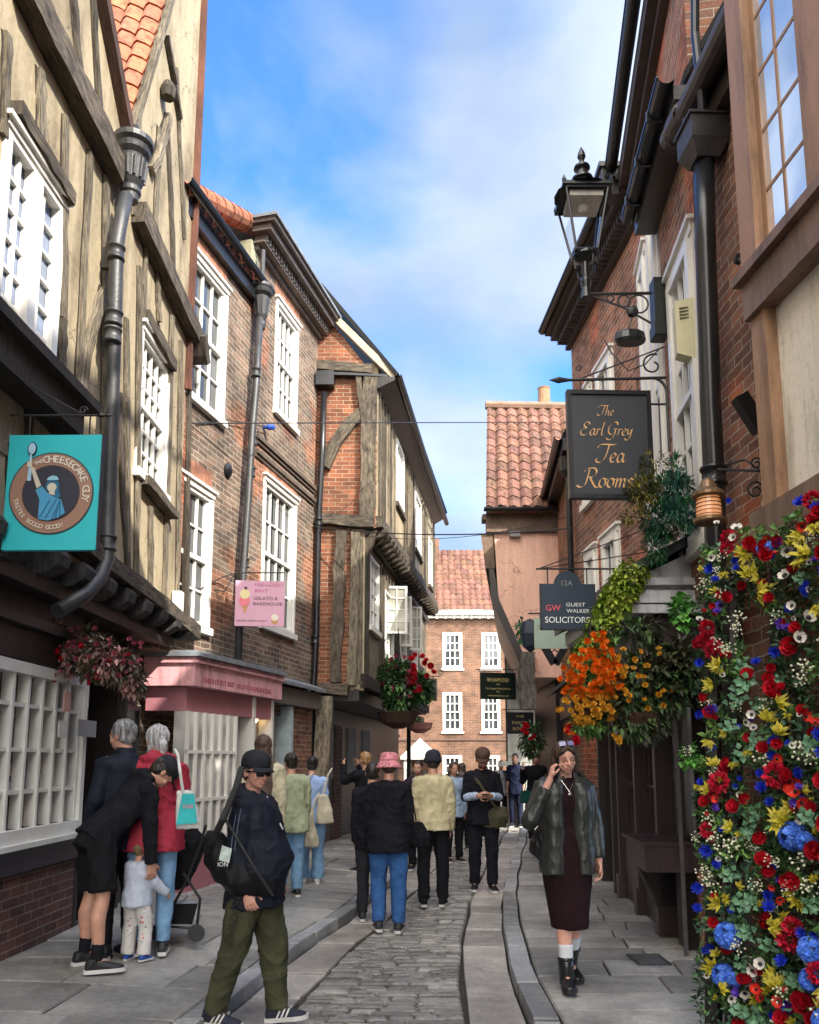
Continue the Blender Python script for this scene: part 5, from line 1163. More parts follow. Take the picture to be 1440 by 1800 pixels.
def street_lamp():
    Y = 6.75; c = at_y(1028, 440, Y); r = thing('street_lamp', 'black wrought iron wall lantern with glass panes on a scrolled bracket', 'street lamp', c)
    bk = M_black(); zt = at_y(1030, 352, Y).z; zb = at_y(1030, 448, Y).z; H = zt-zb; wt, wb = .185, .095
    gl = bpy.data.materials.new('clear lantern glass'); gl.use_nodes = True; b = gl.node_tree.nodes['Principled BSDF']; b.inputs['Base Color'].default_value = (.95, .97, 1, 1); b.inputs['Roughness'].default_value = .02; b.inputs['Transmission Weight'].default_value = 1; b.inputs['IOR'].default_value = 1.02; b.inputs['Alpha'].default_value = .25
    q = lambda w, z: [V((c.x+sx*w, c.y+sy*w, z)) for sx, sy in ((-1, -1), (1, -1), (1, 1), (-1, 1))]
    for k in range(4):
        m = MB(); lo, hi = q(wb, zb), q(wt, zt); j = (k+1) % 4; m.quad([lo[k], lo[j], hi[j], hi[k]]); m.build('glass_pane', gl, r)
    m = MB(); lo, hi = q(wb, zb), q(wt, zt)
    for k in range(4): m.tube([lo[k], hi[k]], .011, 6); m.tube([lo[k], lo[(k+1) % 4]], .012, 6); m.tube([hi[k], hi[(k+1) % 4]], .014, 6)
    m.cube((c.x, c.y, zt+.02), .44, .44, .03)
    for p in hi: m.lathe(p+V((0, 0, .03))+(p-V((c.x, c.y, p.z)))*.12, [(.015, -.02), (.022, .02), (.002, .07)], 6)
    m.lathe(V((c.x, c.y, zt+.035)), [(.26, 0), (.17, .05), (.12, .075), (.085, .10), (.075, .15), (.10, .16), (.095, .18), (.05, .21), (.045, .26), (.075, .28), (.07, .30), (.03, .33), (.02, .36), (.038, .40), (.03, .44), (.004, .50)], 16)
    m.lathe(V((c.x, c.y, zb)), [(.05, -.42), (.035, -.32), (.05, -.26), (.03, -.2), (.035, -.08), (.12, -.03), (.11, .0)], 12)
    for k in range(4):
        a = k*math.pi/2+.4; d = V((math.cos(a), math.sin(a), 0)); s0 = V((c.x, c.y, zb-.1)); m.tube([s0+d*.03+V((0, 0, -.12)), s0+d*.11+V((0, 0, -.06)), s0+d*.12+V((0, 0, .03)), s0+d*.08+V((0, 0, .08))], .008, 6)
    m.build('lantern_frame', bk, r)
    m = MB(); m.cube((c.x, c.y, zt-.03), .30, .30, .06); m.lathe(V((c.x, c.y, zt-.06)), [(.05, 0), (.05, -.03), (.02, -.06)], 12); m.build('reflector', plain('grey reflector', (.5, .48, .42), .5), r)
    # bracket to the wall
    ye = at_y(1060, 517, Y).z; w = at_y(1146, 512, Y); m = MB()
    m.tube([V((c.x, Y, ye)), V((w.x, Y, ye+.01))], .014, 8)
    for u, rr in ((1073, .03), (1097, .055), (1122, .085)):
        p = at_y(u, 517, Y); m.tube([V((p.x+rr*math.cos(t*.35), Y, ye-rr-.01+rr*math.sin(t*.35))) for t in range(19)], .008, 6)
    m.tube([V((c.x+.06, Y, ye-.02)), at_y(1095, 540, Y), at_y(1145, 568, Y)], .010, 6)
    m.lathe(at_y(1112, 548, Y), [(.001, -.05), (.045, -.03), (.055, 0), (.045, .03), (.001, .05)], 8, V((0, 1, 0)))
    m.tube([at_y(1112, 555, Y), at_y(1100, 592, Y)], .007, 6); m.build('bracket', iron(), r)
    m = MB(); p = at_y(1108, 598, Y); m.lathe(p, [(.12, -.03), (.14, .0), (.13, .06), (.11, .075)], 14, V((0, 0, 1)), sx=1, sy=.6)
    m.build('floodlight', M_black(), r)
    m = MB(); m.tube([at_y(1063, 598, Y), at_y(1075, 620, Y), at_y(1105, 652, Y), at_y(1135, 640, Y), at_y(1160, 612, Y)], .006, 6); m.build('cable', iron(), r)
    m = MB(); p = at_y(1158, 545, Y+.1); m.cube(p, .11, .14, .56); m.cube(p+V((0, 0, -.21)), .13, .16, .12); m.build('wall_box', plain('dark green black box', (.012, .016, .016), .45), r)
street_lamp()
def alarm():
    a = R2.hit(1188, 530, .12); r = thing('alarm_box', 'cream burglar alarm box beside the black downpipe', 'alarm box', R2.P(a[0], 0, 4.6))
    p0, p1 = R2.hit(1189, 640, .1), R2.hit(1226, 528, .1)
    s0, s1 = min(p0[0], p1[0]), max(p0[0], p1[0]); z1 = p1[1]; z0 = p0[1]+.05
    Q = at_y(1207, 585, 6.0); c = V((Q.x, Q.y, Q.z)); z1 = at_y(1207, 530, 6.0).z; z0 = at_y(1207, 620, 6.0).z; m = MB()
    m.prism([V((c.x-.08, 6.0, z0)), V((c.x+.08, 5.98, z0-.06)), V((c.x+.08, 5.98, z1+.03)), V((c.x-.08, 6.0, z1))], (0.02, .12, 0)); m.build('case', plain('cream plastic', (.62, .58, .36), .5, noise_amt=.06), r)
    m = MB()
    for k in range(4): m.prism([V((c.x-.05, 5.985, z1-.07-k*.028)), V((c.x+.02, 5.985, z1-.06-k*.028)), V((c.x+.02, 5.985, z1-.05-k*.028)), V((c.x-.05, 5.985, z1-.06-k*.028))], (0, .012, 0))
    m.build('vent_slots', plain('shadow slot', (.12, .11, .07), .6), r)
    m = MB(); m.tube([c+V((.08, .06, 0)), c+V((.16, .06, 0))], .02, 6); m.build('wall_fixing', iron(), r)
alarm()
def small_fittings():
    def fl(u, v, Y, lab, d, w=.13):
        p = at_y(u, v, Y); r = thing('floodlight', lab, 'floodlight', p); m = MB(); R = Matrix.Rotation(.5*d, 3, 'Y')
        q = [p+R @ V((a*w*.35, b*w*.3, g*w)) for g in (-1, 1) for a, b in ((-1, -1), (1, -1), (1, 1), (-1, 1))]; m.hexa(q); m.build('housing', M_black(), r)
        m = MB(); m.tube([p+V((0, 0, .03)), p+V((.1*d*-1, .04, .1))], .01, 6); m.build('arm', iron(), r)
    fl(1319, 727, 4.9, 'black floodlight on the brick wall beside the cream bay panel', -1); fl(480, 1133, 12.6, 'black floodlight below the pink ice cream sign', 1, .12)
    fl(966, 1152, 13, 'left black spotlight of the pair on the salmon wall', -1, .16); fl(985, 1152, 13, 'right black spotlight of the pair on the salmon wall', 1, .16)
    # sign bar crossing the bay
    r = thing('sign_bracket', 'empty iron sign bar in front of the cream bay panel', 'bracket', at_y(1300, 455, 4.6)); m = MB()
    m.tube([at_y(1297, 456, 4.7), at_y(1470, 464, 3.9)], .014, 8); m.tube([at_y(1297, 455, 4.7), at_y(1470, 422, 3.9)], .008, 6); m.lathe(at_y(1299, 455, 4.7), [(.03, -.02), (.03, .02)], 8, V((0, 1, 0))); m.build('bars', iron(), r)
    # amber lantern
    Y = 5.0; c = at_y(1246, 893, Y); r = thing('wall_lantern', 'amber glass ship lantern on a scrolled bracket above the flowers', 'lantern', c)
    m = MB(); m.lathe(c, [(.075, -.075), (.078, -.02), (.075, .02), (.07, .075)], 18)
    am = bpy.data.materials.new('amber lamp glass'); am.use_nodes = True; b = am.node_tree.nodes['Principled BSDF']; b.inputs['Base Color'].default_value = (.75, .38, .2, 1); b.inputs['Roughness'].default_value = .15; b.inputs['Emission Color'].default_value = (1, .35, .1, 1); b.inputs['Emission Strength'].default_value = .06
    m.build('glass', am, r)
    m = MB(); br = plain('old brass', (.20, .12, .06), .4, metal=.5)
    m.lathe(c+V((0, 0, -.075)), [(.085, -.025), (.095, -.015), (.095, .005), (.08, .012)], 18); m.lathe(c+V((0, 0, .075)), [(.08, -.01), (.1, 0), (.1, .02), (.06, .05), (.04, .1), (.02, .12)], 18)
    for k in range(5): m.lathe(c+V((0, 0, -.05+k*.025)), [(.078, -.002), (.082, 0), (.078, .002)], 18)
    m.build('cage', br, r)
    m = MB(); m.tube([c+V((0, 0, .12)), c+V((.01, 0, .2)), at_y(1262, 825, Y), at_y(1335, 828, Y-.3)], .008, 6); m.tube([at_y(1275, 818, Y), at_y(1310, 808, Y-.1), at_y(1335, 826, Y-.3)], .006, 6)
    spiral(m, at_y(1330, 815, Y-.3), XX, UP, .04, 1.4, .006); spiral(m, at_y(1328, 862, Y-.3), XX, UP, .06, 1.4, .006); m.build('bracket', iron(), r)
    # utility meter style light on canopy cheek
    p = at_y(1216, 958, 6.45); r = thing('flood_lamp', 'square white faced lamp on the grey canopy end', 'lamp', p); m = MB(); m.cube(p, .12, .06, .17); m.build('housing', M_black(), r)
    m = MB(); m.cube(p+V((0, -.033, 0)), .085, .008, .11); m.build('lens', plain('frosted lens', (.7, .72, .74), .2), r)
    # cctv / plastic box at the jetty end
    p = at_y(313, 1057, 9.1); r = thing('meter_box', 'small white plastic box at the end of the jetty beam', 'box', p); m = MB(); m.cube(p, .10, .12, .22); m.build('case', M_white(), r); m = MB(); m.cube(p+V((0, 0, -.13)), .08, .1, .04); m.build('base', M_black(), r)
small_fittings()
def cables():
    def cb(name, lab, a, b, sag, r=.006, m=None):
        t = MB(); t.tube([a.lerp(b, k/16)-V((0, 0, sag*4*(k/16)*(1-k/16))) for k in range(17)], r, 6); o = t.build(name, m or iron()); tag(o, lab, 'cable', 'cables strung across the street')
    cb('overhead_cable', 'highest thin cable crossing the sky from the cornice house to the tiled roof', B2.hp(338, 744, .02), at_y(1005, 742, 17.5), .0, .009)
    cb('overhead_cable', 'upper thick cable at the jetty of the half timbered house', at_y(548, 926, 13.6), at_y(1010, 928, 11.9), .12, .010)
    cb('overhead_cable', 'lower thin cable under the thick one across the sky', at_y(640, 942, 13.7), at_y(1010, 905, 11.9), .18, .005)
    r = thing('cable_light', 'small blue lamp cap on the cable in front of the brown brick wall', 'lamp', B2.hp(470, 750, .1)); m = MB(); p = B2.hp(472, 751, .08); m.lathe(p, [(.02, -.09), (.03, -.02), (.045, 0), (.04, .08), (.01, .1)], 10, XX); m.build('cap', col('blue plastic', (.02, .09, .5), .4), r)
    m = MB(); m.tube([B2.hp(345, 744, .02), B2.hp(400, 738, .05), p], .008, 6); m.build('lead', iron(), r)
cables()
def shop_cards():
    G = GF1
    for (u0, v0, u1, v1, lab, w) in ((137, 1268, 170, 1294, 'grey notice board beside the shop window top', 'grey'), (112, 1218, 126, 1250, 'pink card hanging in the shop window', 'pink'), (103, 1268, 118, 1296, 'pale leaflet low in the shop window', 'pale')):
        a, b = G.hit(u0, v1, .1), G.hit(u1, v0, .1); c_ = {'grey': (.32, .32, .33), 'pink': (.55, .32, .30), 'pale': (.5, .5, .5)}[w]
        r = thing('notice_card', lab, 'notice', G.P(a[0], .1, a[1])); m = MB(); m.box(G, min(a[0], b[0]), max(a[0], b[0]), .09, .1, a[1], b[1]); m.build('card', plain(w+' card', c_, .6, noise_amt=.1), r)
        m = MB(); m.tube([G.P((a[0]+b[0])/2, .095, b[1]), G.P((a[0]+b[0])/2, .095, b[1]+.1)], .003, 5); m.build('string', iron(), r)
shop_cards()
# ================================================================ plants and flowers
def leafm(name, c, trans=.0, rough=.5):
    if name in MATS: return MATS[name]
    m, t, b = newmat(name); col_ = mul(t, c, tintattr(t)); t.links.new(col_, b.inputs['Base Color']); b.inputs['Roughness'].default_value = rough
    b.inputs['Subsurface Weight'].default_value = trans; b.inputs['Subsurface Radius'].default_value = (.02, .02, .01); MATS[name] = m; return m
def rdir(R):
    while True:
        v = V((R.uniform(-1, 1), R.uniform(-1, 1), R.uniform(-1, 1)))
        if .05 < v.length < 1: return v.normalized()
def leaf(mb, p, d, up, L_, w, tint, bend=.3):
    d = d.normalized(); s = d.cross(up)
    s = s.normalized() if s.length > 1e-3 else d.orthogonal().normalized(); n = s.cross(d)
    c1 = p+d*L_*.45+n*bend*L_*.12; tip = p+d*L_-n*bend*L_*.25; i = len(mb.v)
    mb.v += [p, c1+s*w*.5+n*w*.12, tip, c1-s*w*.5+n*w*.12, c1-n*w*.05]
    mb.face((i, i+1, i+4), tint); mb.face((i+1, i+2, i+4), tint); mb.face((i, i+4, i+3), tint*.9); mb.face((i+4, i+2, i+3), tint*.9)
def leaf_cloud(mb, centre, rad, n, L_, w, R, hang=.3, shape=None):
    for _ in range(n):
        v = rdir(R); rr = R.random()**.4; p = V((centre[0]+v.x*rad[0]*rr, centre[1]+v.y*rad[1]*rr, centre[2]+v.z*rad[2]*rr))
        if noise.noise(p*4.5) < -.18: continue
        d = (v+rdir(R)*.8+V((0, 0, -hang))).normalized(); leaf(mb, p, d, V((0, 0, 1)), L_*R.uniform(.6, 1.3), w*R.uniform(.7, 1.2), R.choice([.5, .7, .85, 1, 1.2, 1.5]))
def petals(mb, n, r, w, tilt, z, tint, seg=2, cup=.3, mi=0, a0=0, jitter=.1):
    for k in range(n):
        a = a0+2*math.pi*k/n+jit(jitter); c, s = math.cos(a), math.sin(a); ct, st = math.cos(tilt+jit(.1)), math.sin(tilt+jit(.1))
        def P(u, v_, h=0): 
            x = u*ct-h*st; zz = u*st+h*ct+z; return V((x*c-v_*s, x*s+v_*c, zz))
        i = len(mb.v); mb.v += [P(0, -w*.15), P(0, w*.15), P(r*.55, w*.55, cup*r*.25), P(r, w*.3, cup*r*.6), P(r*1.02, -w*.3, cup*r*.6), P(r*.55, -w*.55, cup*r*.25), P(r*.5, 0, 0)]
        t = tint*random.uniform(.8, 1.15)
        for f in ((0, 6, 1), (1, 6, 2), (2, 6, 3), (3, 6, 4), (4, 6, 5), (5, 6, 0)): mb.face([i+q for q in f], t, mi)
def ell_(m, r): m.lathe(V((0, 0, 0)), [(.001, -r*.5), (r*.8, -r*.3), (r, 0), (r*.8, r*.6), (r*.4, r*.92), (.001, r)], 12, tint=.6)
def proto(kind):
    m = MB()
    if kind == 'red_rose':
        for k, (n, r, t) in enumerate(((5, .046, .25), (5, .040, .6), (4, .031, .95), (4, .022, 1.2), (3, .013, 1.4))): petals(m, n, r, r*1.25, t, .004*k, .7+.15*k, cup=.8, a0=k*.5)
        return m, [leafm('rose red petal', (.62, .012, .03))]
    if kind == 'carnation':
        R = random.Random(3)
        for k in range(70):
            v = rdir(R); v.z = abs(v.z); m2 = MB(); leaf(m, v*.022, v, rdir(R), .03, .024, R.uniform(.6, 1.2))
        return m, [leafm('crimson petal', (.58, .01, .04))]
    if kind == 'hydrangea':
        R = random.Random(5)
        ell_(m, .036)
        for k in range(70):
            v = rdir(R); v.z = abs(v.z)*.95; q = v.to_track_quat('Z', 'Y'); b = MB(); petals(b, 4, .017, .017, .15, 0, R.uniform(.7, 1.3), cup=.2); i = len(m.v); m.v += [q @ p+v*.048 for p in b.v]
            for fi, f in enumerate(b.f): m.face([i+x for x in f], b.t[fi])
        return m, [leafm('hydrangea blue', (.07, .20, .72))]
    if kind == 'cornflower':
        for k in range(3): petals(m, 9-2*k, .034-.008*k, .013, .25+.4*k, .003*k, .8+.15*k, cup=.5, a0=k)
        return m, [leafm('cornflower blue', (.02, .05, .60))]
    if kind == 'anemone':
        petals(m, 6, .027, .024, .25, 0, 1, cup=.6); m.lathe(V((0, 0, .004)), [(.009, 0), (.009, .004), (.004, .008)], 8, mi=1, tint=1.0)
        return m, [leafm('ivory petal', (.72, .68, .60)), leafm('black eye', (.01, .01, .015))]
    if kind == 'yellow_spray':
        R = random.Random(9)
        for k in range(8):
            a = -1.15+k*.33+R.uniform(-.1, .1); d = V((math.cos(a), math.sin(a), R.uniform(.2, .75))); leaf(m, V((-.01, 0, .006*(k%3))), d, V((0, 0, 1)), R.uniform(.05, .075), .021, R.uniform(.7, 1.25), .6); leaf(m, V((-.01, 0, .012+.006*(k%2))), (d+V((0, 0, .7))).normalized(), V((0, 0, 1)), .045, .018, R.uniform(.7, 1.25), .6)
        return m, [leafm('mustard petal', (.50, .42, .03))]
    if kind == 'white_sprig':
        R = random.Random(11)
        for k in range(16):
            d = (V((0, 0, 1))+rdir(R)*.9).normalized(); p = d*R.uniform(.03, .06); m.tube([V((0, 0, 0)), p], .0008, 3, tint=.4); m.lathe(p, [(.002, -.004), (.0065, 0), (.002, .005)], 5, tint=1.0)
        return m, [leafm('cream bud', (.68, .68, .48))]
    if kind == 'violet_flower':
        for k in range(2): petals(m, 6, .03-.008*k, .022, .3+.4*k, .004*k, .9+.2*k, cup=.5, a0=k)
        return m, [leafm('violet petal', (.12, .05, .42))]
    if kind == 'scarlet_poppy':
        petals(m, 5, .034, .038, .35, 0, 1, cup=.8); m.lathe(V((0, 0, .006)), [(.008, 0), (.008, .006), (.002, .01)], 7, mi=1, tint=1.0)
        return m, [leafm('scarlet petal', (.68, .035, .02)), leafm('black eye', (.01, .01, .015))]
    if kind == 'eucalyptus_leaf':
        for k in range(11):
            a = k*2.4; d = V((math.cos(a), math.sin(a), .5)); p = V((.004*k-.02, .006*math.sin(k), .002*k)); leaf(m, p+d*.01, d, V((0, 0, 1)), .032, .030, random.uniform(.7, 1.2), .5)
        return m, [leafm('eucalyptus green', (.11, .24, .13))]
    if kind == 'begonia':
        for k in range(3): petals(m, 5, .034-.009*k, .032, .2+.4*k, .004*k, .8+.15*k, cup=.7, a0=k*.6)
        return m, [leafm('orange petal', (.88, .20, .01))]
    if kind == 'yellow_begonia':
        for k in range(3): petals(m, 5, .030-.008*k, .028, .2+.4*k, .004*k, .8+.15*k, cup=.7, a0=k*.6)
        return m, [leafm('amber petal', (.80, .42, .04))]
    if kind == 'pink_flower':
        for k in range(3): petals(m, 5, .040-.01*k, .036, .3+.4*k, .004*k, .8+.2*k, cup=.7, a0=k*.6)
        return m, [leafm('pink petal', (.50, .12, .18))]
PR = {}
def flower(kind, parent, p, d, s, R):
    if kind not in PR:
        random.seed(hash(kind) % 7+3 if False else len(kind)); m, ms = proto(kind); o = m.build(kind, ms, None); PR[kind] = o.data
        for f in o.data.polygons: f.use_smooth = kind in ('hydrangea', 'anemone')
        bpy.data.objects.remove(o)
    o = bpy.data.objects.new(kind, PR[kind]); COL.objects.link(o); o.parent = parent
    q = d.normalized().to_track_quat('Z', 'Y'); e = (q.to_matrix() @ Matrix.Rotation(R.uniform(0, 6.28), 3, 'Z')).to_euler()
    o.location = p-parent.location; o.rotation_euler = e; o.scale = (s, s, s); return o
GREEN = lambda: leafm('garland green', (.085, .19, .05)); GREEN2 = lambda: leafm('bright leaf green', (.17, .34, .07)); GREEN3 = lambda: leafm('deep leaf green', (.035, .085, .03))
def garland():
    R = random.Random(17)
    r = thing('flower_garland', 'big garland of red, blue, yellow and white flowers round the shop doorway', 'flower garland', (1.75, 4.2, 1.2))
    # outline of the arch in photo pixels -> depth from a curved front: left column, right column, top swag
    def yb(u): return 4.62-(u-1225)/215*1.0
    def inside(u, v):
        le = 1226+10*math.sin(v*.021)+6*math.sin(v*.05); 
        if v < 960 and u < 1290-(v-930)*.6: return False
        if u < le: return False
        top = 938 if u < 1330 else (938-(u-1330)*.62)
        if v < top+8*math.sin(u*.07): return False
        if 1303+6*math.sin(v*.05) < u < 1348+8*math.sin(v*.04) and 1062 < v < 1285-abs(u-1325)*.8: return False
        if 1314 < u < 1338 and 1285 < v < 1440 and math.sin(v*.06) > -.2: return False
        if 1312 < u < 1330 and v > 1430 and math.sin(v*.045) > .75: return False
        return u < 1500
    front = lambda u, v, k=0: at_y(u, v, yb(u)+k)
    fo = [MB(), MB(), MB(), MB()]; n = 0
    while n < 14500:
        u, v = R.uniform(1222, 1500), R.uniform(865, 1860)
        if not inside(u, v): continue
        if noise.noise(V((u*.03, v*.03, 9))) < -.12 and R.random() < .85: n += .35; continue
        p = front(u, v, R.uniform(.0, .26)); k = noise.noise(V((u*.012, v*.012, 3)));
        d = (V((-.4, -1, .1))+rdir(R)*1.3).normalized(); q = fo[0 if k < -.05 else 1 if k < .15 else 2 if k < .3 else 3]
        leaf(q, p, d, rdir(R), R.uniform(.024, .060), R.uniform(.010, .028), R.choice([.45, .6, .8, 1, 1.2, 1.5])); n += 1
    for q, m_ in zip(fo, (GREEN3(), GREEN(), GREEN2(), leafm('eucalyptus green', (.11, .24, .13)))):
        o = q.build('foliage', m_, r); o['kind'] = 'stuff'
    m = MB(); 
    for u in (1255, 1290, 1370, 1410): m.tube([front(u, 1830, .28), front(u, 1400, .28), front(u, 1000, .3)], .05, 8)
    m.build('wire_frame', M_dark(), r)
    # placed flowers read from the photo
    LST = dict(hydrangea=[(1280, 1645, 1.25), (1272, 1715, 1.15), (1395, 1470, 1.2), (1418, 1480, 1.0), (1425, 1670, 1.0), (1345, 965, .8)],
        carnation=[(1265, 1375, 1.35), (1363, 1363, 1.45), (1390, 1650, 1.5), (1240, 1125, 1.25), (1245, 1105, 1.0), (1278, 945, 1.2), (1278, 965, 1.0), (1250, 1145, 1.0), (1245, 1460, 1.0), (1430, 880, 1.0)],
        red_rose=[(1292, 1418, 1.15), (1388, 1545, 1.35), (1340, 1515, 1.0), (1332, 1470, 1.0), (1318, 955, 1.05), (1362, 952, .9), (1393, 1137, 1.2), (1276, 1155, 1.0), (1358, 1210, 1.0), (1360, 1222, .9), (1314, 1187, 1.0), (1247, 1250, 1.1), (1340, 1620, 1.0), (1405, 1765, 1.5), (1275, 1667, .8), (1303, 1720, .8), (1335, 1705, .8), (1240, 1410, .9), (1315, 1295, .7), (1275, 1050, .8), (1254, 1065, .6), (1400, 1105, .9), (1410, 1250, .8), (1345, 975, .9), (1255, 1620, .9), (1365, 1305, .7), (1375, 1790, .9), (1240, 1097, .7), (1273, 1335, .6), (1338, 958, .8), (1440, 900, .9), (1432, 915, .8), (1390, 1000, .8)],
        cornflower=[(1225, 1560, 1.1), (1243, 1495, 1.1), (1226, 1598, .9), (1330, 1165, .9), (1363, 1145, .9), (1230, 1165, .9), (1250, 1250, 1.1), (1228, 1255, .9), (1358, 1300, 1.0), (1335, 1360, .9), (1340, 1385, .9), (1400, 1360, .9), (1355, 1410, .8), (1252, 1310, .9), (1248, 1000, .9), (1258, 1020, .9), (1290, 985, .8), (1295, 1000, .7), (1408, 885, 1.1), (1355, 980, .9), (1248, 1665, 1.0), (1232, 1375, .7), (1258, 1520, .9), (1355, 1520, .9), (1350, 1575, 1.1), (1353, 1595, 1.0), (1375, 1690, 1.0), (1385, 1770, .9), (1280, 880, .6), (1410, 1640, .8), (1285, 1600, .5), (1357, 1325, .9), (1436, 895, 1.0), (1410, 1040, .9), (1385, 1070, .8)],
        yellow_spray=[(1305, 975, 1.1), (1315, 1010, 1.1), (1340, 1045, 1.3), (1262, 1170, .9), (1250, 1205, 1.0), (1255, 1345, .8), (1245, 1390, .8), (1262, 1585, 1.1), (1250, 1695, 1.0), (1375, 1440, 1.2), (1368, 1455, 1.0), (1350, 1265, 1.1), (1372, 1240, 1.0), (1370, 1290, .9), (1405, 945, 1.1), (1412, 985, 1.3), (1430, 930, 1.0), (1362, 1630, 1.0), (1375, 1612, 1.0), (1365, 1735, 1.1), (1355, 1715, .9), (1283, 1455, .8), (1245, 1305, .8), (1275, 1290, .6), (1270, 1010, .8), (1390, 1420, .8), (1395, 1585, .9), (1300, 1560, .6), (1270, 1740, .7), (1412, 1390, .6)],
        anemone=[(1295, 930, 1.0), (1290, 945, .9), (1383, 968, 1.1), (1380, 1013, 1.0), (1393, 1065, .9), (1420, 1087, 1.1), (1404, 1122, 1.0), (1310, 1270, .9), (1322, 1256, .8), (1325, 1280, .8), (1406, 1438, 1.0), (1323, 1705, 1.0), (1337, 1695, 1.0), (1310, 1745, 1.0), (1285, 1755, 1.0), (1425, 930, .9), (1260, 920, .7), (1250, 980, .8), (1230, 1090, .8), (1392, 1310, .6), (1345, 1500, .6), (1290, 1475, .6)],
        white_sprig=[(1250, 1350, 1.2), (1345, 1340, 1.2), (1270, 1135, 1.0), (1280, 1140, 1.0), (1265, 1050, 1.0), (1270, 980, .9), (1295, 1240, .9), (1245, 1240, 1.0), (1300, 1665, 1.0), (1285, 1490, 1.3), (1262, 1480, 1.2), (1330, 1560, 1.0), (1418, 1515, 1.2), (1360, 1510, 1.0), (1250, 1440, 1.0), (1405, 1320, 1.1), (1350, 1240, 1.0), (1300, 1085, 1.1), (1300, 1105, 1.0), (1360, 1085, .9), (1425, 1330, 1.0), (1370, 1790, 1.0), (1410, 1200, 1.0), (1415, 1170, 1.0), (1385, 1555, .9), (1252, 1545, 1.2), (1240, 1535, 1.1), (1225, 1470, .8), (1208, 1320, .7), (1375, 1750, 1.0), (1430, 950, .8), (1240, 1030, 1.2)],
        violet_flower=[(1255, 1420, 1.1), (1375, 1095, 1.1), (1385, 1105, 1.1), (1262, 1075, .9), (1405, 1385, .9), (1395, 1410, .9), (1295, 1745, .9), (1290, 1720, .8), (1380, 1560, .8), (1318, 1262, .8), (1435, 985, .9)],
        scarlet_poppy=[(1310, 1745, .0), (1400, 1392, 1.1), (1395, 1375, .9), (1408, 1410, 1.1), (1345, 950, .9), (1260, 1405, .9), (1365, 1335, .8), (1330, 1740, 1.0), (1338, 1755, .8), (1370, 1580, .9), (1415, 1260, .9), (1370, 1760, .9), (1355, 950, 1.0), (1410, 925, .9)],
        eucalyptus_leaf=[(1305, 1205, 1.3), (1290, 1235, 1.3), (1330, 1240, 1.0), (1320, 1430, 1.2), (1310, 1460, 1.2), (1285, 1540, 1.2), (1300, 1590, 1.3), (1325, 1585, 1.3), (1315, 1640, 1.2), (1350, 1665, 1.2), (1300, 1700, 1.0), (1370, 1200, .8), (1410, 1020, 1.0), (1400, 1720, 1.2), (1330, 1790, 1.3), (1300, 1780, 1.2), (1425, 1590, 1.2), (1305, 1180, 1.1), (1330, 1300, 1.1), (1300, 1330, 1.1), (1280, 1280, 1.0), (1420, 1440, 1.0)])
    for kind, lst in LST.items():
        for u, v, s in lst:
            if s <= 0: continue
            p = front(u, v, -.03+R.uniform(-.04, .05)); flower(kind, r, p, (V((-.35, -1, .12))+rdir(R)*.6), s*R.uniform(.85, 1.1)*{'yellow_spray': 1.15, 'red_rose': .88, 'carnation': .95, 'eucalyptus_leaf': 1.0, 'anemone': 1.15, 'hydrangea': .95, 'cornflower': 1.05}.get(kind, .95), R)
            if kind in ('carnation', 'hydrangea', 'red_rose', 'yellow_spray', 'scarlet_poppy', 'violet_flower') and R.random() < {'red_rose': .5, 'yellow_spray': .5}.get(kind, .9):
                u2, v2 = u+R.uniform(-20, 20), v+R.uniform(-24, 24)
                if inside(u2, v2): flower(kind, r, front(u2, v2, -.01), (V((-.35, -1, .12))+rdir(R)*.8), s*R.uniform(.5, .85), R)
        ex = {'red_rose': 10, 'cornflower': 10, 'white_sprig': 8, 'yellow_spray': 6, 'anemone': 8}.get(kind, 3); c = 0
        while c < ex:
            u, v = R.uniform(1420, 1500), R.uniform(880, 1840)
            if inside(u, v): flower(kind, r, front(u, v, -.03), V((-.35, -1, .12))+rdir(R)*.35, R.uniform(.9, 1.2), R); c += 1
        if kind in ('white_sprig', 'anemone', 'cornflower', 'yellow_spray', 'red_rose'):
            c = 0
            while c < (10 if kind == 'white_sprig' else 16):
                u, v = R.uniform(1226, 1435), R.uniform(950, 1800)
                if inside(u, v) and noise.noise(V((u*.03, v*.03, 9))) > -.05: flower(kind, r, front(u, v, -.0), V((-.35, -1, .12))+rdir(R)*.5, R.uniform(.5, .75), R); c += 1
garland()
def bush(name, label, cat, blobs, mats, L_=.06, w=.025, hang=.3, seed=1, group=None, flowers=(), part='foliage', base=None):
    R = random.Random(seed); c0 = V(blobs[0][0]); r = thing(name, label, cat, base or c0, group); ms = [MB() for _ in mats]
    for (c, rad, n) in blobs:
        for _ in range(n):
            v = rdir(R); rr = R.random()**.38; p = V((c[0]+v.x*rad[0]*rr, c[1]+v.y*rad[1]*rr, c[2]+v.z*rad[2]*rr)); k = noise.noise(p*7)
            if k < -.25: continue
            d = (v+rdir(R)*.9+V((0, 0, -hang))).normalized(); leaf(ms[min(len(ms)-1, int((k+.3)*1.6*len(ms)))] if k > -.3 else ms[0], p, d, UP, L_*R.uniform(.6, 1.4), w*R.uniform(.7, 1.3), R.choice([.5, .7, .9, 1, 1.2, 1.5]))
    for m, mt in zip(ms, mats):
        if m.f: o = m.build(part, mt, r)
    for kind, lst, spread in flowers:
        for (c, s) in lst: flower(kind, r, V(c), (V((-.2, -1, .2))+rdir(R)*spread), s, R)
    return r
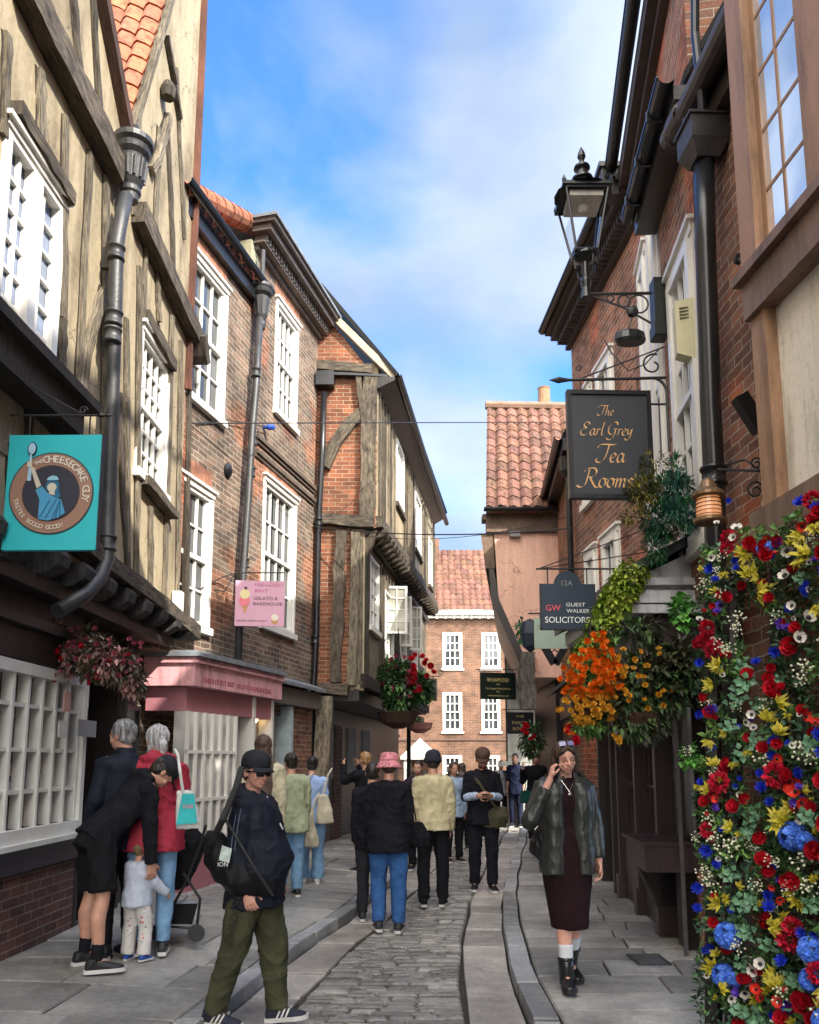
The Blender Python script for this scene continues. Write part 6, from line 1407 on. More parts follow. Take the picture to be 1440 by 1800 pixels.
def plants():
    R = random.Random(4)
    # lime creeper along the canopy edge
    bl = [(at_y(1108-k*8.2, 1010+k*15.5, 6.45+k*.02), (.13, .16, .12), 420) for k in range(11)]
    bush('creeper', 'lime green creeper hanging along the edge of the grey canopy', 'plant', bl, [leafm('lime leaf', (.22, .34, .03)), leafm('lime leaf light', (.34, .42, .05))], .055, .035, .9, 3)
    # fern bush
    bl = [(at_y(1182, 862, 6.2), (.16, .15, .13), 1300), (at_y(1165, 915, 6.25), (.16, .14, .16), 1500), (at_y(1200, 905, 6.1), (.15, .13, .12), 900), (at_y(1150, 960, 6.3), (.08, .1, .14), 500), (at_y(1190, 830, 6.2), (.06, .06, .14), 300)]
    bush('hanging_fern', 'dark green bushy fern beside the gold lettered tea sign', 'plant', bl, [leafm('fern green', (.05, .19, .07)), leafm('blue fern', (.05, .17, .13))], .07, .012, .1, 5)
    bl = [(at_y(1130, 862, 6.05), (.13, .1, .12), 700), (at_y(1148, 815, 6.1), (.10, .08, .10), 330), (at_y(1120, 905, 6.1), (.14, .1, .06), 400)]
    bush('trailing_plant', 'olive yellow sprigs poking in front of the tea room sign', 'plant', bl, [leafm('olive leaf', (.22, .19, .03)), leafm('olive dark', (.09, .10, .03))], .05, .014, .0, 6)
    # orange basket
    fl = []; Y = 6.2
    def cl(kind, cx, cy, rx, ry, n, s, yy=Y):
        L2 = []
        for _ in range(n):
            a = R.uniform(0, 6.28); q = R.random()**.5; p = at_y(cx+rx*q*math.cos(a), cy+ry*q*math.sin(a), yy-.2*(1-q*q)**.5); L2.append((p, s*R.uniform(.8, 1.2)))
        return (kind, L2, .6)
    fl = [cl('begonia', 1040, 1190, 55, 48, 95, .95), cl('begonia', 1052, 1140, 22, 30, 18, .85), cl('yellow_begonia', 1038, 1243, 58, 36, 85, .85), cl('begonia', 1015, 1195, 15, 30, 12, .8), cl('red_rose', 1005, 1295, 10, 18, 6, .6), cl('begonia', 1003, 1285, 8, 10, 4, .6)]
    bl = [(at_y(1040, 1200, Y+.05), (.17, .17, .2), 900), (at_y(1035, 1275, Y), (.15, .13, .07), 350), (at_y(1060, 1150, Y), (.1, .1, .13), 250)]
    b = bush('hanging_basket', 'hanging basket of bright orange and yellow begonias above the woman on the phone', 'flower basket', bl, [GREEN(), GREEN2()], .065, .026, .5, 7, 'hanging flower baskets', fl)
    # darker basket
    Y2 = 6.1
    fl = [cl('yellow_begonia', 1120, 1190, 70, 60, 26, .72, Y2-.1), cl('begonia', 1075, 1185, 26, 45, 14, .75, Y2-.1), cl('yellow_begonia', 1085, 1305, 12, 14, 6, .75, Y2), ('yellow_begonia', [(at_y(u, v, Y2-.15), .9) for u, v in ((1115, 1160), (1138, 1172), (1095, 1190), (1098, 1215), (1158, 1222), (1165, 1240), (1075, 1250))], .4)]
    bl = [(at_y(1125, 1275, Y2-.03), (.2, .14, .09), 500), (at_y(1145, 1200, Y2+.05), (.32, .2, .3), 1500), (at_y(1120, 1110, Y2), (.2, .15, .1), 300), (at_y(1195, 1170, Y2), (.14, .13, .2), 500), (at_y(1115, 1240, Y2), (.16, .13, .12), 500)]
    b2 = bush('hanging_basket', 'dark leafy hanging basket with a few peach flowers under the grey canopy', 'flower basket', bl, [leafm('dark begonia leaf', (.045, .09, .03)), leafm('dark begonia leaf mid', (.08, .15, .04)), leafm('rust leaf', (.06, .06, .03))], .09, .034, .6, 8, 'hanging flower baskets', fl)
    m = MB(); c = at_y(1125, 1275, Y2); m.lathe(c, [(.04, -.06), (.11, -.03), (.15, .05), (.16, .09)], 16); m.build('coir_bowl', plain('dark coir', (.05, .025, .015), .95, bumpy=.6), b2)
    m = MB()
    for a in (0, 2.1, 4.2): m.tube([c+V((.19*math.cos(a), .19*math.sin(a), .1)), c+V((0, 0, .75))], .004, 5)
    m.build('chain', iron(), b2)
    m = MB(); c = at_y(1040, 1255, Y); m.lathe(c, [(.04, -.06), (.11, -.03), (.14, .05), (.15, .09)], 16); m.build('coir_bowl', plain('dark coir', (.05, .025, .015), .95, bumpy=.6), b)
    m = MB()
    for a in (0, 2.1, 4.2): m.tube([c+V((.14*math.cos(a), .14*math.sin(a), .09)), c+V((.05, .1, .8))], .004, 5)
    m.build('chain', iron(), b)
    # small leaves left of the garland
    bl = [(at_y(1202, 1075, 4.9), (.06, .05, .12), 260), (at_y(1215, 1330, 4.7), (.05, .04, .06), 60)]
    bush('trailing_vine', 'bright green heart shaped vine leaves left of the flower garland', 'plant', bl, [leafm('vine green', (.12, .34, .06))], .05, .045, .5, 9)
    # left side basket under the timber jetty
    Y3 = 6.9
    fl = [cl('pink_flower', 155, 1150, 105, 50, 46, .62, Y3), cl('red_rose', 140, 1160, 90, 50, 14, .6, Y3)]
    bl = [(at_y(100, 1125, Y3), (.26, .2, .15), 1300), (at_y(150, 1150, Y3), (.28, .2, .20), 1500), (at_y(200, 1172, Y3), (.22, .2, .15), 1200), (at_y(235, 1200, Y3+.1), (.10, .12, .12), 400), (at_y(70, 1150, Y3), (.10, .12, .14), 300)]
    bush('hanging_basket', 'dusky pink and red flower baskets massed under the timber house jetty', 'flower basket', bl, [leafm('dusty bronze leaf', (.22, .16, .12)), leafm('bronze green leaf', (.09, .10, .05)), leafm('dusty rose leaf', (.36, .19, .18))], .065, .035, .8, 10, 'hanging flower baskets', fl)
    # baskets on the half timbered house
    Y4 = 15.3
    fl = [cl('pink_flower', 705, 1195, 38, 45, 26, 1.5, Y4), cl('red_rose', 735, 1185, 28, 35, 22, 1.4, Y4), cl('anemone', 700, 1205, 35, 35, 10, 1.4, Y4)]
    bl = [(at_y(695, 1195, Y4), (.36, .3, .34), 1500), (at_y(738, 1210, Y4+.3), (.26, .25, .28), 900), (at_y(700, 1235, Y4), (.28, .22, .16), 500)]
    b = bush('hanging_basket', 'big round basket of red and pink flowers on the half timbered house', 'flower basket', bl, [GREEN3(), GREEN()], .13, .07, .4, 12, 'hanging flower baskets', fl)
    m = MB(); c = at_y(700, 1262, Y4); m.lathe(c, [(.1, -.2), (.3, -.1), (.4, .1)], 14); m.build('coir_bowl', plain('dark coir', (.05, .025, .015), .95, bumpy=.6), b)
    m = MB(); m.tube([at_y(672, 1130, Y4), at_y(700, 1105, Y4), at_y(705, 1180, Y4)], .012, 6); m.build('bracket', iron(), b)
    bl = [(at_y(728, 1268, 20), (.2, .2, .12), 250)]
    b = bush('hanging_basket', 'small basket with pink rim beside the far bend', 'flower basket', bl, [GREEN()], .12, .06, .4, 13, 'hanging flower baskets')
    m = MB(); c = at_y(738, 1278, 20); m.lathe(c, [(.1, -.15), (.28, -.05), (.32, .1)], 12); m.build('bowl', plain('terracotta pink', (.3, .12, .1), .7), b)
    bl = [(at_y(935, 1300, 14), (.2, .2, .3), 500)]
    bush('hanging_basket', 'dark basket with a few red blooms under the salmon house', 'flower basket', bl, [GREEN3()], .11, .05, .5, 14, 'hanging flower baskets', [cl('red_rose', 932, 1295, 14, 30, 8, 1.1, 14)])
    p = at_y(920, 1110, 13.5); bl = [(p, (.14, .12, .2), 260)]
    b = bush('hanging_lantern_plant', 'green leaves round a dark blue globe beside the salmon wall', 'plant', bl, [leafm('emerald leaf', (.01, .18, .05))], .09, .04, .4, 15)
    m = MB(); c = at_y(932, 1115, 13.4); m.lathe(c, [(.02, -.3), (.13, -.2), (.17, 0), (.13, .2), (.02, .26)], 14); m.build('globe', plain('dark blue globe', (.02, .03, .05), .4), b)
plants()
# ================================================================ people
import numpy as np
def cloth(name, c, rough=.9, n=.22, bs=120, b=.35, spec=.12, stretch=None): return plain(name, c, rough, noise_amt=n, nscale=9, bumpy=b, bscale=bs, spec=spec, bdist=.004)
def skinm(name='skin', c=(.56, .30, .21)):
    if name in MATS: return MATS[name]
    m, t, b = newmat(name); col_ = ramp(t, tex(t, 14, 4, .6), [(.3, tuple(x*.86 for x in c)), (.7, tuple(min(1, x*1.1) for x in c))]); t.links.new(col_, b.inputs['Base Color'])
    b.inputs['Roughness'].default_value = .5; b.inputs['Subsurface Weight'].default_value = .12; b.inputs['Subsurface Radius'].default_value = (.02, .008, .004); bump(t, b, tex(t, 180, 2, .5), .12, .002); MATS[name] = m; return m
def hairm(name, c, c2=None):
    if name in MATS: return MATS[name]
    m, t, b = newmat(name); col_ = ramp(t, tex(t, 60, 4, .6, 'Object', (1, 1, .12)), [(.35, tuple(x*.5 for x in c)), (.65, c2 or tuple(min(1, x*1.7) for x in c))]); t.links.new(col_, b.inputs['Base Color'])
    b.inputs['Roughness'].default_value = .45; bump(t, b, tex(t, 90, 3, .6, 'Object', (1, 1, .12)), .6, .004); MATS[name] = m; return m
def ell(mb, c, r, R=None, seg=14, rings=9):
    c = V(c); R = R or Matrix.Identity(3); idx = []
    for k in range(1, rings):
        a = math.pi*k/rings; row = []
        for j in range(seg):
            b = 2*math.pi*j/seg; row.append(len(mb.v)); mb.v.append(c+R @ V((r[0]*math.sin(a)*math.cos(b), r[1]*math.sin(a)*math.sin(b), r[2]*math.cos(a))))
        idx.append(row)
    t = len(mb.v); mb.v.append(c+R @ V((0, 0, r[2]))); b_ = len(mb.v); mb.v.append(c-R @ V((0, 0, r[2])))
    for j in range(seg): mb.face((t, idx[0][j], idx[0][(j+1) % seg])); mb.face((b_, idx[-1][(j+1) % seg], idx[-1][j]))
    for a, b in zip(idx, idx[1:]):
        for j in range(seg): mb.face((a[j], b[j], b[(j+1) % seg], a[(j+1) % seg]))
def loft(mb, secs, seg=20, sq=1.0):     # secs: (centre, rightvec*rx, fwdvec*ry)
    rings = []
    for c, rx, ry in secs:
        i = len(mb.v); rings.append(i)
        for j in range(seg):
            a = 2*math.pi*j/seg; ca, sa = math.cos(a), math.sin(a); ca = math.copysign(abs(ca)**sq, ca); sa = math.copysign(abs(sa)**sq, sa); mb.v.append(V(c)+V(rx)*ca+V(ry)*sa)
    for i, j in zip(rings, rings[1:]):
        for k in range(seg): l = (k+1) % seg; mb.face((i+k, i+l, j+l, j+k))
    mb.face([rings[0]+k for k in range(seg)][::-1]); mb.face([rings[-1]+k for k in range(seg)])
def limb(mb, pts, rad, seg=12, dome=True):
    # smooth tapered limb through pts
    P = [V(p) for p in pts]; out = []; rr = []
    n = len(P)
    for i in range(n-1):
        for k in range(6):
            t = k/6; a, b, c, d = P[max(i-1, 0)], P[i], P[i+1], P[min(i+2, n-1)]
            q = .5*((2*b)+(-a+c)*t+(2*a-5*b+4*c-d)*t*t+(-a+3*b-3*c+d)*t**3); out.append(b.lerp(c, t)*.5+q*.5); rr.append(rad[i]+(rad[i+1]-rad[i])*t)
    out.append(P[-1]); rr.append(rad[-1]); mb.tube(out, rr, seg)
    if dome: ell(mb, out[0], (rr[0],)*3, None, 10, 7); ell(mb, out[-1], (rr[-1],)*3, None, 10, 7)
def fuse(mb, name, mat, parent, vox, smooth=3, wr=0.0, wf=7.0, wst=(1, 1, .45), seed=0, xf=None):
    me = bpy.data.meshes.new(name); me.from_pydata([tuple(v) for v in mb.v], [], mb.f); me.update()
    bm = bmesh.new(); bm.from_mesh(me); bmesh.ops.recalc_face_normals(bm, faces=bm.faces); bm.to_mesh(me); bm.free()
    o = bpy.data.objects.new(name, me); COL.objects.link(o)
    r = o.modifiers.new('r', 'REMESH'); r.mode = 'VOXEL'; r.voxel_size = vox; r.adaptivity = 0
    s = o.modifiers.new('s', 'SMOOTH'); s.iterations = smooth; s.factor = .5
    bpy.context.view_layer.update(); dg = bpy.context.evaluated_depsgraph_get()
    out = bpy.data.meshes.new_from_object(o.evaluated_get(dg)); bpy.data.objects.remove(o); bpy.data.meshes.remove(me)
    if wr:
        nv = len(out.vertices); no = np.empty(nv*3, 'f'); out.vertices.foreach_get('normal', no); co = np.empty(nv*3, 'f'); out.vertices.foreach_get('co', co); no = no.reshape(-1, 3); co = co.reshape(-1, 3)
        h = np.empty(nv, 'f')
        for i in range(nv):
            p = V((co[i][0]*wst[0]+seed, co[i][1]*wst[1], co[i][2]*wst[2]))*wf; w = noise.noise(p*.5)*.8
            a_ = 1-abs(noise.noise(V((p.x+w, p.y-w, p.z+w))))*2; b_ = 1-abs(noise.noise(V((p.x*1.9+3, p.y*1.9, p.z*2.6+w*2))))*2; h[i] = a_*a_*a_*.9+b_*b_*abs(b_)*.55+noise.noise(p*3.1)*.3-.45
        co = co+no*(h*wr)[:, None]; out.vertices.foreach_set('co', co.ravel())
    if xf is not None: out.transform(xf)
    out.name = name; out.materials.clear(); out.materials.append(mat)
    out.polygons.foreach_set('use_smooth', [True]*len(out.polygons)); out.update()
    q = bpy.data.objects.new(name, out); COL.objects.link(q); q.parent = parent; return q
class Person:
    def __init__(s, name_label, base, yaw, H=1.72, lean=0, side=0, twist=0, thigh=None, shin=None, arm=None, toes=None, head=(0, 0, 0), bulk=1.0, belly=0, vox=.012, shoulder=1.0, female=False, group=None, dz=0, cat='person'):
        s.H, s.vox, s.bulk = H, vox, bulk; k = H/1.72; s.k = k; s.fem = female
        s.root = thing('person', name_label, cat, base, group); s.root.rotation_euler = (0, 0, yaw); s.base = V(base); s.yaw = yaw
        thigh = thigh or [(-.02, .03, -1), (.02, -.02, -1)]; shin = shin or [(0, -.02, -1), (0, -.05, -1)]
        arm = arm or [((-.12, .0, -1), (-.02, .15, -1)), ((.12, .0, -1), (.02, .15, -1))]
        nn = lambda v: V(v).normalized()
        hw = .088*k; TL, SL = .245*H, .24*H
        hips = [V((-hw, 0, 0)), V((hw, 0, 0))]; kn = [hips[i]+nn(thigh[i])*TL for i in (0, 1)]; an = [kn[i]+nn(shin[i])*SL for i in (0, 1)]
        pz = -min(a.z for a in an)+.05*H+dz; up = V((0, 0, pz)); s.pelvis = up.copy()
        s.hips = [h+up for h in hips]; s.kn = [q+up for q in kn]; s.an = [a+up for a in an]; s.toes = toes or [(-.15, 1, 0), (.15, 1, 0)]
        s.T = Matrix.Rotation(math.radians(side), 3, 'Y') @ Matrix.Rotation(-math.radians(lean), 3, 'X'); s.Tt = s.T @ Matrix.Rotation(math.radians(twist), 3, 'Z')
        s.sp = .305*H; R = s.Tt; s.neck = s.pelvis+R @ V((0, -.01*k, s.sp)); sw = .150*k*shoulder; s.sw = sw
        s.sh = [s.pelvis+R @ V((-sw, -.01*k, s.sp-.058*k)), s.pelvis+R @ V((sw, -.01*k, s.sp-.058*k))]
        UA, FA = .165*H, .148*H; s.el = [s.sh[i]+nn(arm[i][0])*UA for i in (0, 1)]; s.wr = [s.el[i]+nn(arm[i][1])*FA for i in (0, 1)]; s.fd = [nn(arm[i][1]) for i in (0, 1)]
        a, b, c = [math.radians(x) for x in head]; s.HR = Matrix.Rotation(a, 3, 'Z') @ Matrix.Rotation(-b, 3, 'X') @ Matrix.Rotation(c, 3, 'Y')
        s.hc = s.neck+(R @ V((0, .005, .030*k)))*.7+V((0, .0, .016*k))+s.HR @ V((0, .022*k, .105*k))
        s.belly = belly
    def torso(s, mb, f0, f1=1.0, add=0.0, w=1.0, fl=0.0, halves=None, gap=0.0):
        # sections along the spine from f0 to f1
        tab = [(-.45, .165, .125, .0), (-.2, .172, .128, .0), (0, .170, .122, .0), (.25, .150, .112, .005), (.45, .150, .115, .008), (.7, .168, .120, .01), (.86, .165, .105, .0), (.95, .135, .085, -.005), (1.0, .075, .065, -.005)]
        if s.fem: tab = [(a, b*(.98 if a < .1 else .84 if a < .5 else .86), c*(.98 if a < .1 else .88 if a < .5 else 1.0), d) for a, b, c, d in tab]
        def at(f):
            for p, q in zip(tab, tab[1:]):
                if f <= q[0]: t = (f-p[0])/(q[0]-p[0]); t = max(0, t); return [p[i]+(q[i]-p[i])*t for i in (1, 2, 3)]
            return tab[-1][1:]
        secs = []; N_ = 12
        for k in range(N_+1):
            f = f0+(f1-f0)*k/N_; rx, ry, oy = at(f); bl = s.belly*math.exp(-((f-.22)/.28)**2); e = add*(1 if f < .9 else max(.25, 1-(f-.9)*6)); ex = fl*max(0, .3-f)
            rx = (rx*.9*s.bulk*w+bl*.35)*s.k+e+ex; ry = (ry*s.bulk*w+bl*.5)*s.k+e+ex; c = V((0, (oy+bl*.55)*s.k, f*s.sp))
            Rm = s.Tt if f > .3 else s.T
            secs.append((s.pelvis+Rm @ c, Rm @ V((rx, 0, 0)), Rm @ V((0, ry, 0))))
        loft(mb, secs, 28, .88)
    def head_skin(s, mb):
        k, R, c = s.k*1.0, s.HR, s.hc; P = lambda x, y, z: c+R @ (V((x, y, z))*k)
        ell(mb, P(0, -.008, .022), (.074*k, .094*k, .092*k), R, 20, 14); ell(mb, P(0, .026, -.04), (.058*k, .062*k, .066*k), R, 18, 12); ell(mb, P(0, .06, -.082), (.027*k, .022*k, .02*k), R)
        ell(mb, P(0, .058, .03), (.05*k, .03*k, .035*k), R)
        for sx in (-1, 1):
            ell(mb, P(sx*.074, -.008, -.012), (.009*k, .018*k, .029*k), R @ Matrix.Rotation(sx*.3, 3, 'Z')); ell(mb, P(sx*.036, .06, -.028), (.024*k, .022*k, .022*k), R); ell(mb, P(sx*.03, .082, .012), (.02*k, .009*k, .006*k), R)
            ell(mb, P(sx*.010, .096, -.032), (.008*k, .010*k, .007*k), R)
        limb(mb, [P(0, .086, .008), P(0, .098, -.012), P(0, .109, -.030)], [.008*k, .009*k, .0115*k], 10)
        ell(mb, P(0, .085, -.055), (.024*k, .011*k, .006*k), R); ell(mb, P(0, .083, -.066), (.021*k, .011*k, .007*k), R)
        limb(mb, [s.pelvis+s.Tt @ V((0, -.005, s.sp-.05)), s.neck, P(0, -.015, -.06)], [.062*k, .055*k, .052*k])
    def hand(s, mb, i, curl=35, palm=None, thumb=None, spread=6, pt=1.0):
        k = s.k*.95; w, d = s.wr[i], s.fd[i]
        pn = V(palm) if palm else V((1 if i == 0 else -1, 0, 0)); pn = (pn-d*pn.dot(d)).normalized(); sd = d.cross(pn).normalized()
        if (sd.dot(V((0, 1, 0))) < 0) and thumb is None: sd = -sd
        if thumb is not None and sd.dot(V(thumb)) < 0: sd = -sd
        c = w+d*.05*k; loft(mb, [(w-d*.02, sd*.026*k, pn*.020*k), (w+d*.02*k, sd*.032*k, pn*.017*k), (w+d*.06*k, sd*.042*k, pn*.015*k), (w+d*.092*k, sd*.040*k, pn*.012*k)], 14)
        for q, (o, ln) in enumerate(((.031, .072), (.0105, .082), (-.0105, .077), (-.031, .060))):
            p = w+d*.088*k+sd*o*k; a = math.radians(spread*(1.5-q)); dd = (d*math.cos(a)+sd*math.sin(a)).normalized(); ax = dd.cross(pn).normalized(); pts = [p-dd*.02*k]; 
            for j, fr in enumerate((.45, .32, .23)):
                pts.append(p); ang = math.radians(curl*(.55, 1, .8)[j]); dd = (Matrix.Rotation(ang, 3, ax) @ dd); p = p+dd*ln*fr*k
            pts.append(p); limb(mb, pts, [.0098*k, .0095*k, .0088*k, .008*k, .0072*k], 8)
        p = w+d*.03*k+sd*.03*k; t1 = (d*.6+sd*.8+pn*.35).normalized(); limb(mb, [w+d*.015*k+sd*.012*k, p+t1*.015*k, p+t1*.045*k, p+t1*.045*k+(d*.85+sd*.2+pn*.4).normalized()*.03*k], [.015*k, .0125*k, .010*k, .008*k], 8)
    def body(s, skin, legs=False, hands=(35, 35), palms=(None, None), thumbs=(None, None)):
        mb = MB(); s.head_skin(mb); s.torso(mb, -.1, .98, -.02, .9); k = s.k
        for i in (0, 1):
            limb(mb, [s.sh[i], s.el[i], s.wr[i]], [.045*k, .036*k, .024*k]); 
            if hands[i] is not None: s.hand(mb, i, hands[i], palms[i], thumbs[i])
            cf = s.kn[i].lerp(s.an[i], .32)+ (V((0, -1, 0)))*.02*k
            limb(mb, [s.hips[i], s.hips[i].lerp(s.kn[i], .5), s.kn[i], cf, s.kn[i].lerp(s.an[i], .7), s.an[i]], [.075*k, .072*k, .052*k, .056*k, .042*k, .034*k] if legs else [.06*k, .052*k, .034*k, .034*k, .030*k, .03*k])
            t = V(s.toes[i]).normalized(); limb(mb, [s.an[i], s.an[i]+t*.07*k-V((0, 0, .03*k))], [.032*k, .025*k])
        return fuse(mb, 'body', skin, s.root, s.vox*.62 if s.vox < .012 else s.vox*.75, 2)
    def legs(s, mat, name='trousers', rt=.094, rk=.07, ra=.055, top=.1, end=1.0, wr=.007, extra=0.0, waist=0.0, w=1.0):
        mb = MB(); k = s.k*s.bulk
        secs = []
        for f, rx, ry in ((-.26, .13, .105), (-.15, .160, .122), (-.02, .166, .122), (top, .148, .112)):
            secs.append((s.pelvis+s.T @ V((0, 0, f*s.sp)), s.T @ V(((rx*w+waist)*k, 0, 0)), s.T @ V((0, (ry*w+waist)*k, 0))))
        loft(mb, secs, 24)
        for i in (0, 1):
            e = s.kn[i].lerp(s.an[i], end) if end > 0 else s.hips[i].lerp(s.kn[i], 1+end)
            if end > 0: pts, rad = [s.hips[i]+V((0, 0, .0)), s.hips[i].lerp(s.kn[i], .45), s.kn[i], s.kn[i].lerp(e, .5), e], [rt*k, (rt*.97)*k, rk*k, (rk*.45+ra*.55)*k, ra*k]
            else: pts, rad = [s.hips[i], s.hips[i].lerp(e, .5), e], [rt*k, rt*1.02*k, (rk+extra)*k]
            limb(mb, pts, rad, 16, False); ell(mb, pts[0], (rt*k,)*3)
        return fuse(mb, name, mat, s.root, s.vox, 3, wr, 6, (1, 1, .6), seed=s.H*31+s.yaw)
    def top(s, mat, name='jacket', hem=-.25, add=.02, sr=(.066, .056, .044), cuff=1.0, wr=.008, fl=.0, collar=0.0, hood=False, sleeves=True, w=1.0, wf=6, f1=1.0):
        mb = MB(); s.torso(mb, hem, f1, add, w, fl); k = s.k
        for i in (0, 1):
            sx = -1 if i == 0 else 1; ell(mb, s.sh[i]+s.Tt @ V((-sx*.015*k, 0, -.022*k)), ((.062*k+add), (.058*k+add*.8), (.058*k+add*.5)), s.Tt)
            e = s.el[i].lerp(s.wr[i], cuff)
            if sleeves: limb(mb, [s.sh[i], s.sh[i].lerp(s.el[i], .5), s.el[i], s.el[i].lerp(e, .5), e], [sr[0]*k, (sr[0]+sr[1])/2*k, sr[1]*k, (sr[1]*.5+sr[2]*.5)*k, sr[2]*k], 14, False)
        if collar:
            loft(mb, [(s.neck+s.Tt @ V((0, -.005, -.04*k)), s.Tt @ V((.085*k, 0, 0)), s.Tt @ V((0, .075*k, 0))), (s.neck+s.Tt @ V((0, .0, collar)), s.Tt @ V((.066*k, 0, 0)), s.Tt @ V((0, .064*k, 0)))], 20)
        for i in (0, 1):
            e = s.el[i].lerp(s.wr[i], cuff); d_ = s.fd[i]
            if sleeves and cuff > .8: mb.tube([e-d_*.012*k, e+d_*.022*k], [(sr[2]+.005)*k, (sr[2]+.001)*k], 14)
        if hood:
            q = s.neck+s.Tt @ V((0, -.07*k, .0)); ell(mb, q, (.12*k, .06*k, .065*k), s.Tt); limb(mb, [q+s.Tt @ V((-.11*k, .03, .0)), q+s.Tt @ V((-.075*k, .12*k, -.02*k))], [.035*k, .024*k]); limb(mb, [q+s.Tt @ V((.11*k, .03, .0)), q+s.Tt @ V((.075*k, .12*k, -.02*k))], [.035*k, .024*k])
        return fuse(mb, name, mat, s.root, s.vox, 3, wr, wf, (1, 1, .7), seed=s.H*17+s.yaw)
    def shoes(s, mat, sole, name='shoe', boot=0.0, stripe=None):
        k = s.k
        for i in (0, 1):
            t = V(s.toes[i]).normalized(); u = V((0, 0, 1)); sd = t.cross(u).normalized(); u2 = sd.cross(t).normalized(); a = s.an[i]-u2*.045*s.H*1.0; q = lambda f, x, z: a+t*f*k+sd*x*k+u2*z*k
            mb = MB(); secs = [(q(-.075, 0, .045), sd*.026*k, u2*.026*k), (q(-.06, 0, .05), sd*.036*k, u2*.042*k), (q(-.02, 0, .052), sd*.038*k, u2*.05*k), (q(.04, 0, .046), sd*.040*k, u2*.042*k), (q(.10, 0, .034), sd*.046*k, u2*.027*k), (q(.155, 0, .028), sd*.043*k, u2*.02*k), (q(.185, 0, .024), sd*.026*k, u2*.013*k)]
            loft(mb, secs, 18); limb(mb, [q(-.03, 0, .06), q(-.03, 0, .095+boot)], [.042*k, .043*k] if not boot else [.050*k, .054*k], 14, False)
            o = fuse(mb, name, mat, s.root, min(s.vox, .009), 1)
            if boot:
                tp = s.an[i].lerp(s.kn[i], .30); ax_ = (tp-s.an[i]).normalized(); m = MB(); m.tube([q(-.02, 0, .045), s.an[i], s.an[i].lerp(s.kn[i], .15), tp], [.050*k, .048*k, .050*k, .056*k], 18); m.lathe(tp, [(.056*k, -.012), (.060*k, -.006), (.060*k, .004), (.054*k, .008)], 18, ax_); e = m.build('boot_shaft', mat, None, True); e.parent = o
            m = MB(); out = [(-.088, .0), (-.08, .028), (-.03, .037), (.05, .041), (.11, .050), (.16, .045), (.19, .025), (.198, 0)]; pts = [q(f, x, .0) for f, x in out]+[q(f, -x, .0) for f, x in out[::-1][1:-1]]; m.prism(pts[::-1], u2*.026*k)
            e = m.build('sole', sole, None); e.parent = o
            if stripe:
                for sx in (-1, 1):
                    for j in range(3):
                        m = MB(); f = .0+.028*j; m.prism([q(f, sx*.043, .03), q(f+.012, sx*.044, .03), q(f+.038, sx*.030, .078), q(f+.026, sx*.030, .078)], sd*.006*sx*k); e = m.build('stripe', stripe, None); e.parent = o
                    
    def hair(s, mat, kind='short', length=.3, ang=0):
        mb = MB(); k, R, c = s.k, s.HR, s.hc; P = lambda x, y, z: c+R @ (V((x, y, z))*k)
        ell(mb, P(0, -.018, .032), (.081*k, .096*k, .094*k), R, 22, 14)
        if kind in ('short', 'long', 'bun', 'tail'): ell(mb, P(0, -.045, -.01), (.074*k, .06*k, .075*k), R)
        if kind == 'long':
            b = s.pelvis+s.Tt @ V((0, -.10*k-.02, s.sp-length)); loft(mb, [(P(0, -.03, .06), R @ V((.07*k, 0, 0)), R @ V((0, .075*k, 0))), (P(0, -.045, -.06), R @ V((.088*k, 0, 0)), R @ V((0, .06*k, 0))), (s.neck+s.Tt @ V((0, -.06*k, .02)), s.Tt @ V((.10*k, 0, 0)), s.Tt @ V((0, .055*k, 0))), (b.lerp(s.neck, .4), s.Tt @ V((.115*k, 0, 0)), s.Tt @ V((0, .05*k, 0))), (b, s.Tt @ V((.085*k, 0, 0)), s.Tt @ V((0, .03*k, 0)))], 20)
        if kind == 'side':   # loose hair tucked behind with fringe parted
            for sx in (-1, 1): limb(mb, [P(sx*.05, .02, .085), P(sx*.078, -.005, .03), P(sx*.083, -.02, -.04), P(sx*.08, -.03, -.12), P(sx*.075, -.04, -.2)], [.022*k, .022*k, .026*k, .026*k, .016*k])
            for sx in (-1, 1): limb(mb, [P(sx*.008, .075, .088), P(sx*.035, .082, .065), P(sx*.06, .062, .035)], [.010*k, .013*k, .010*k])
        if kind == 'bun': ell(mb, P(0, -.11, .05), (.035*k,)*3)
        if kind == 'tail': limb(mb, [P(0, -.1, .0), P(0, -.13, -.05), P(0.01, -.12, -.14)], [.026*k, .036*k, .016*k])
        ho = fuse(mb, 'hair', mat, s.root, min(s.vox, .008), 2, .005, 26, (1, 1, .15), seed=s.H)
        if s.vox < .0115:
            R_ = random.Random(int(s.H*1000)); m = MB()
            for q in range(230):
                a = R_.uniform(0, 6.28); 
                if math.sin(a) > (.1 if kind == 'side' else .45): continue
                z0 = R_.uniform(.02, .115); pts = []; ln = {'long': length+.06, 'tail': .13, 'side': .2}.get(kind, R_.uniform(.04, .09))
                for j in range(6):
                    f = j/5; z = z0-f*ln*R_.uniform(.9, 1.1)*(.6 if math.sin(a) > -.2 and kind == 'long' else 1); zz = max(-.97, min(.97, (z-.03)/.098)); rr = math.sqrt(1-zz*zz) if z > -.02 else .86
                    pts.append(P(.084*rr*math.cos(a)+.004*R_.uniform(-1, 1), -.018+.100*rr*math.sin(a)*(1 if z > -.03 else .8), z))
                if kind == 'long' and math.sin(a) < 0: pts = pts[:3]+[s.neck+s.Tt @ V((.10*k*math.cos(a), -.10*k+.02*math.sin(a), .0)), s.pelvis+s.Tt @ V((.095*k*math.cos(a), -.135*k, s.sp-length*R_.uniform(.85, 1.05)))]
                m.tube(pts, [.0022]*(len(pts)-1)+[.0008], 3)
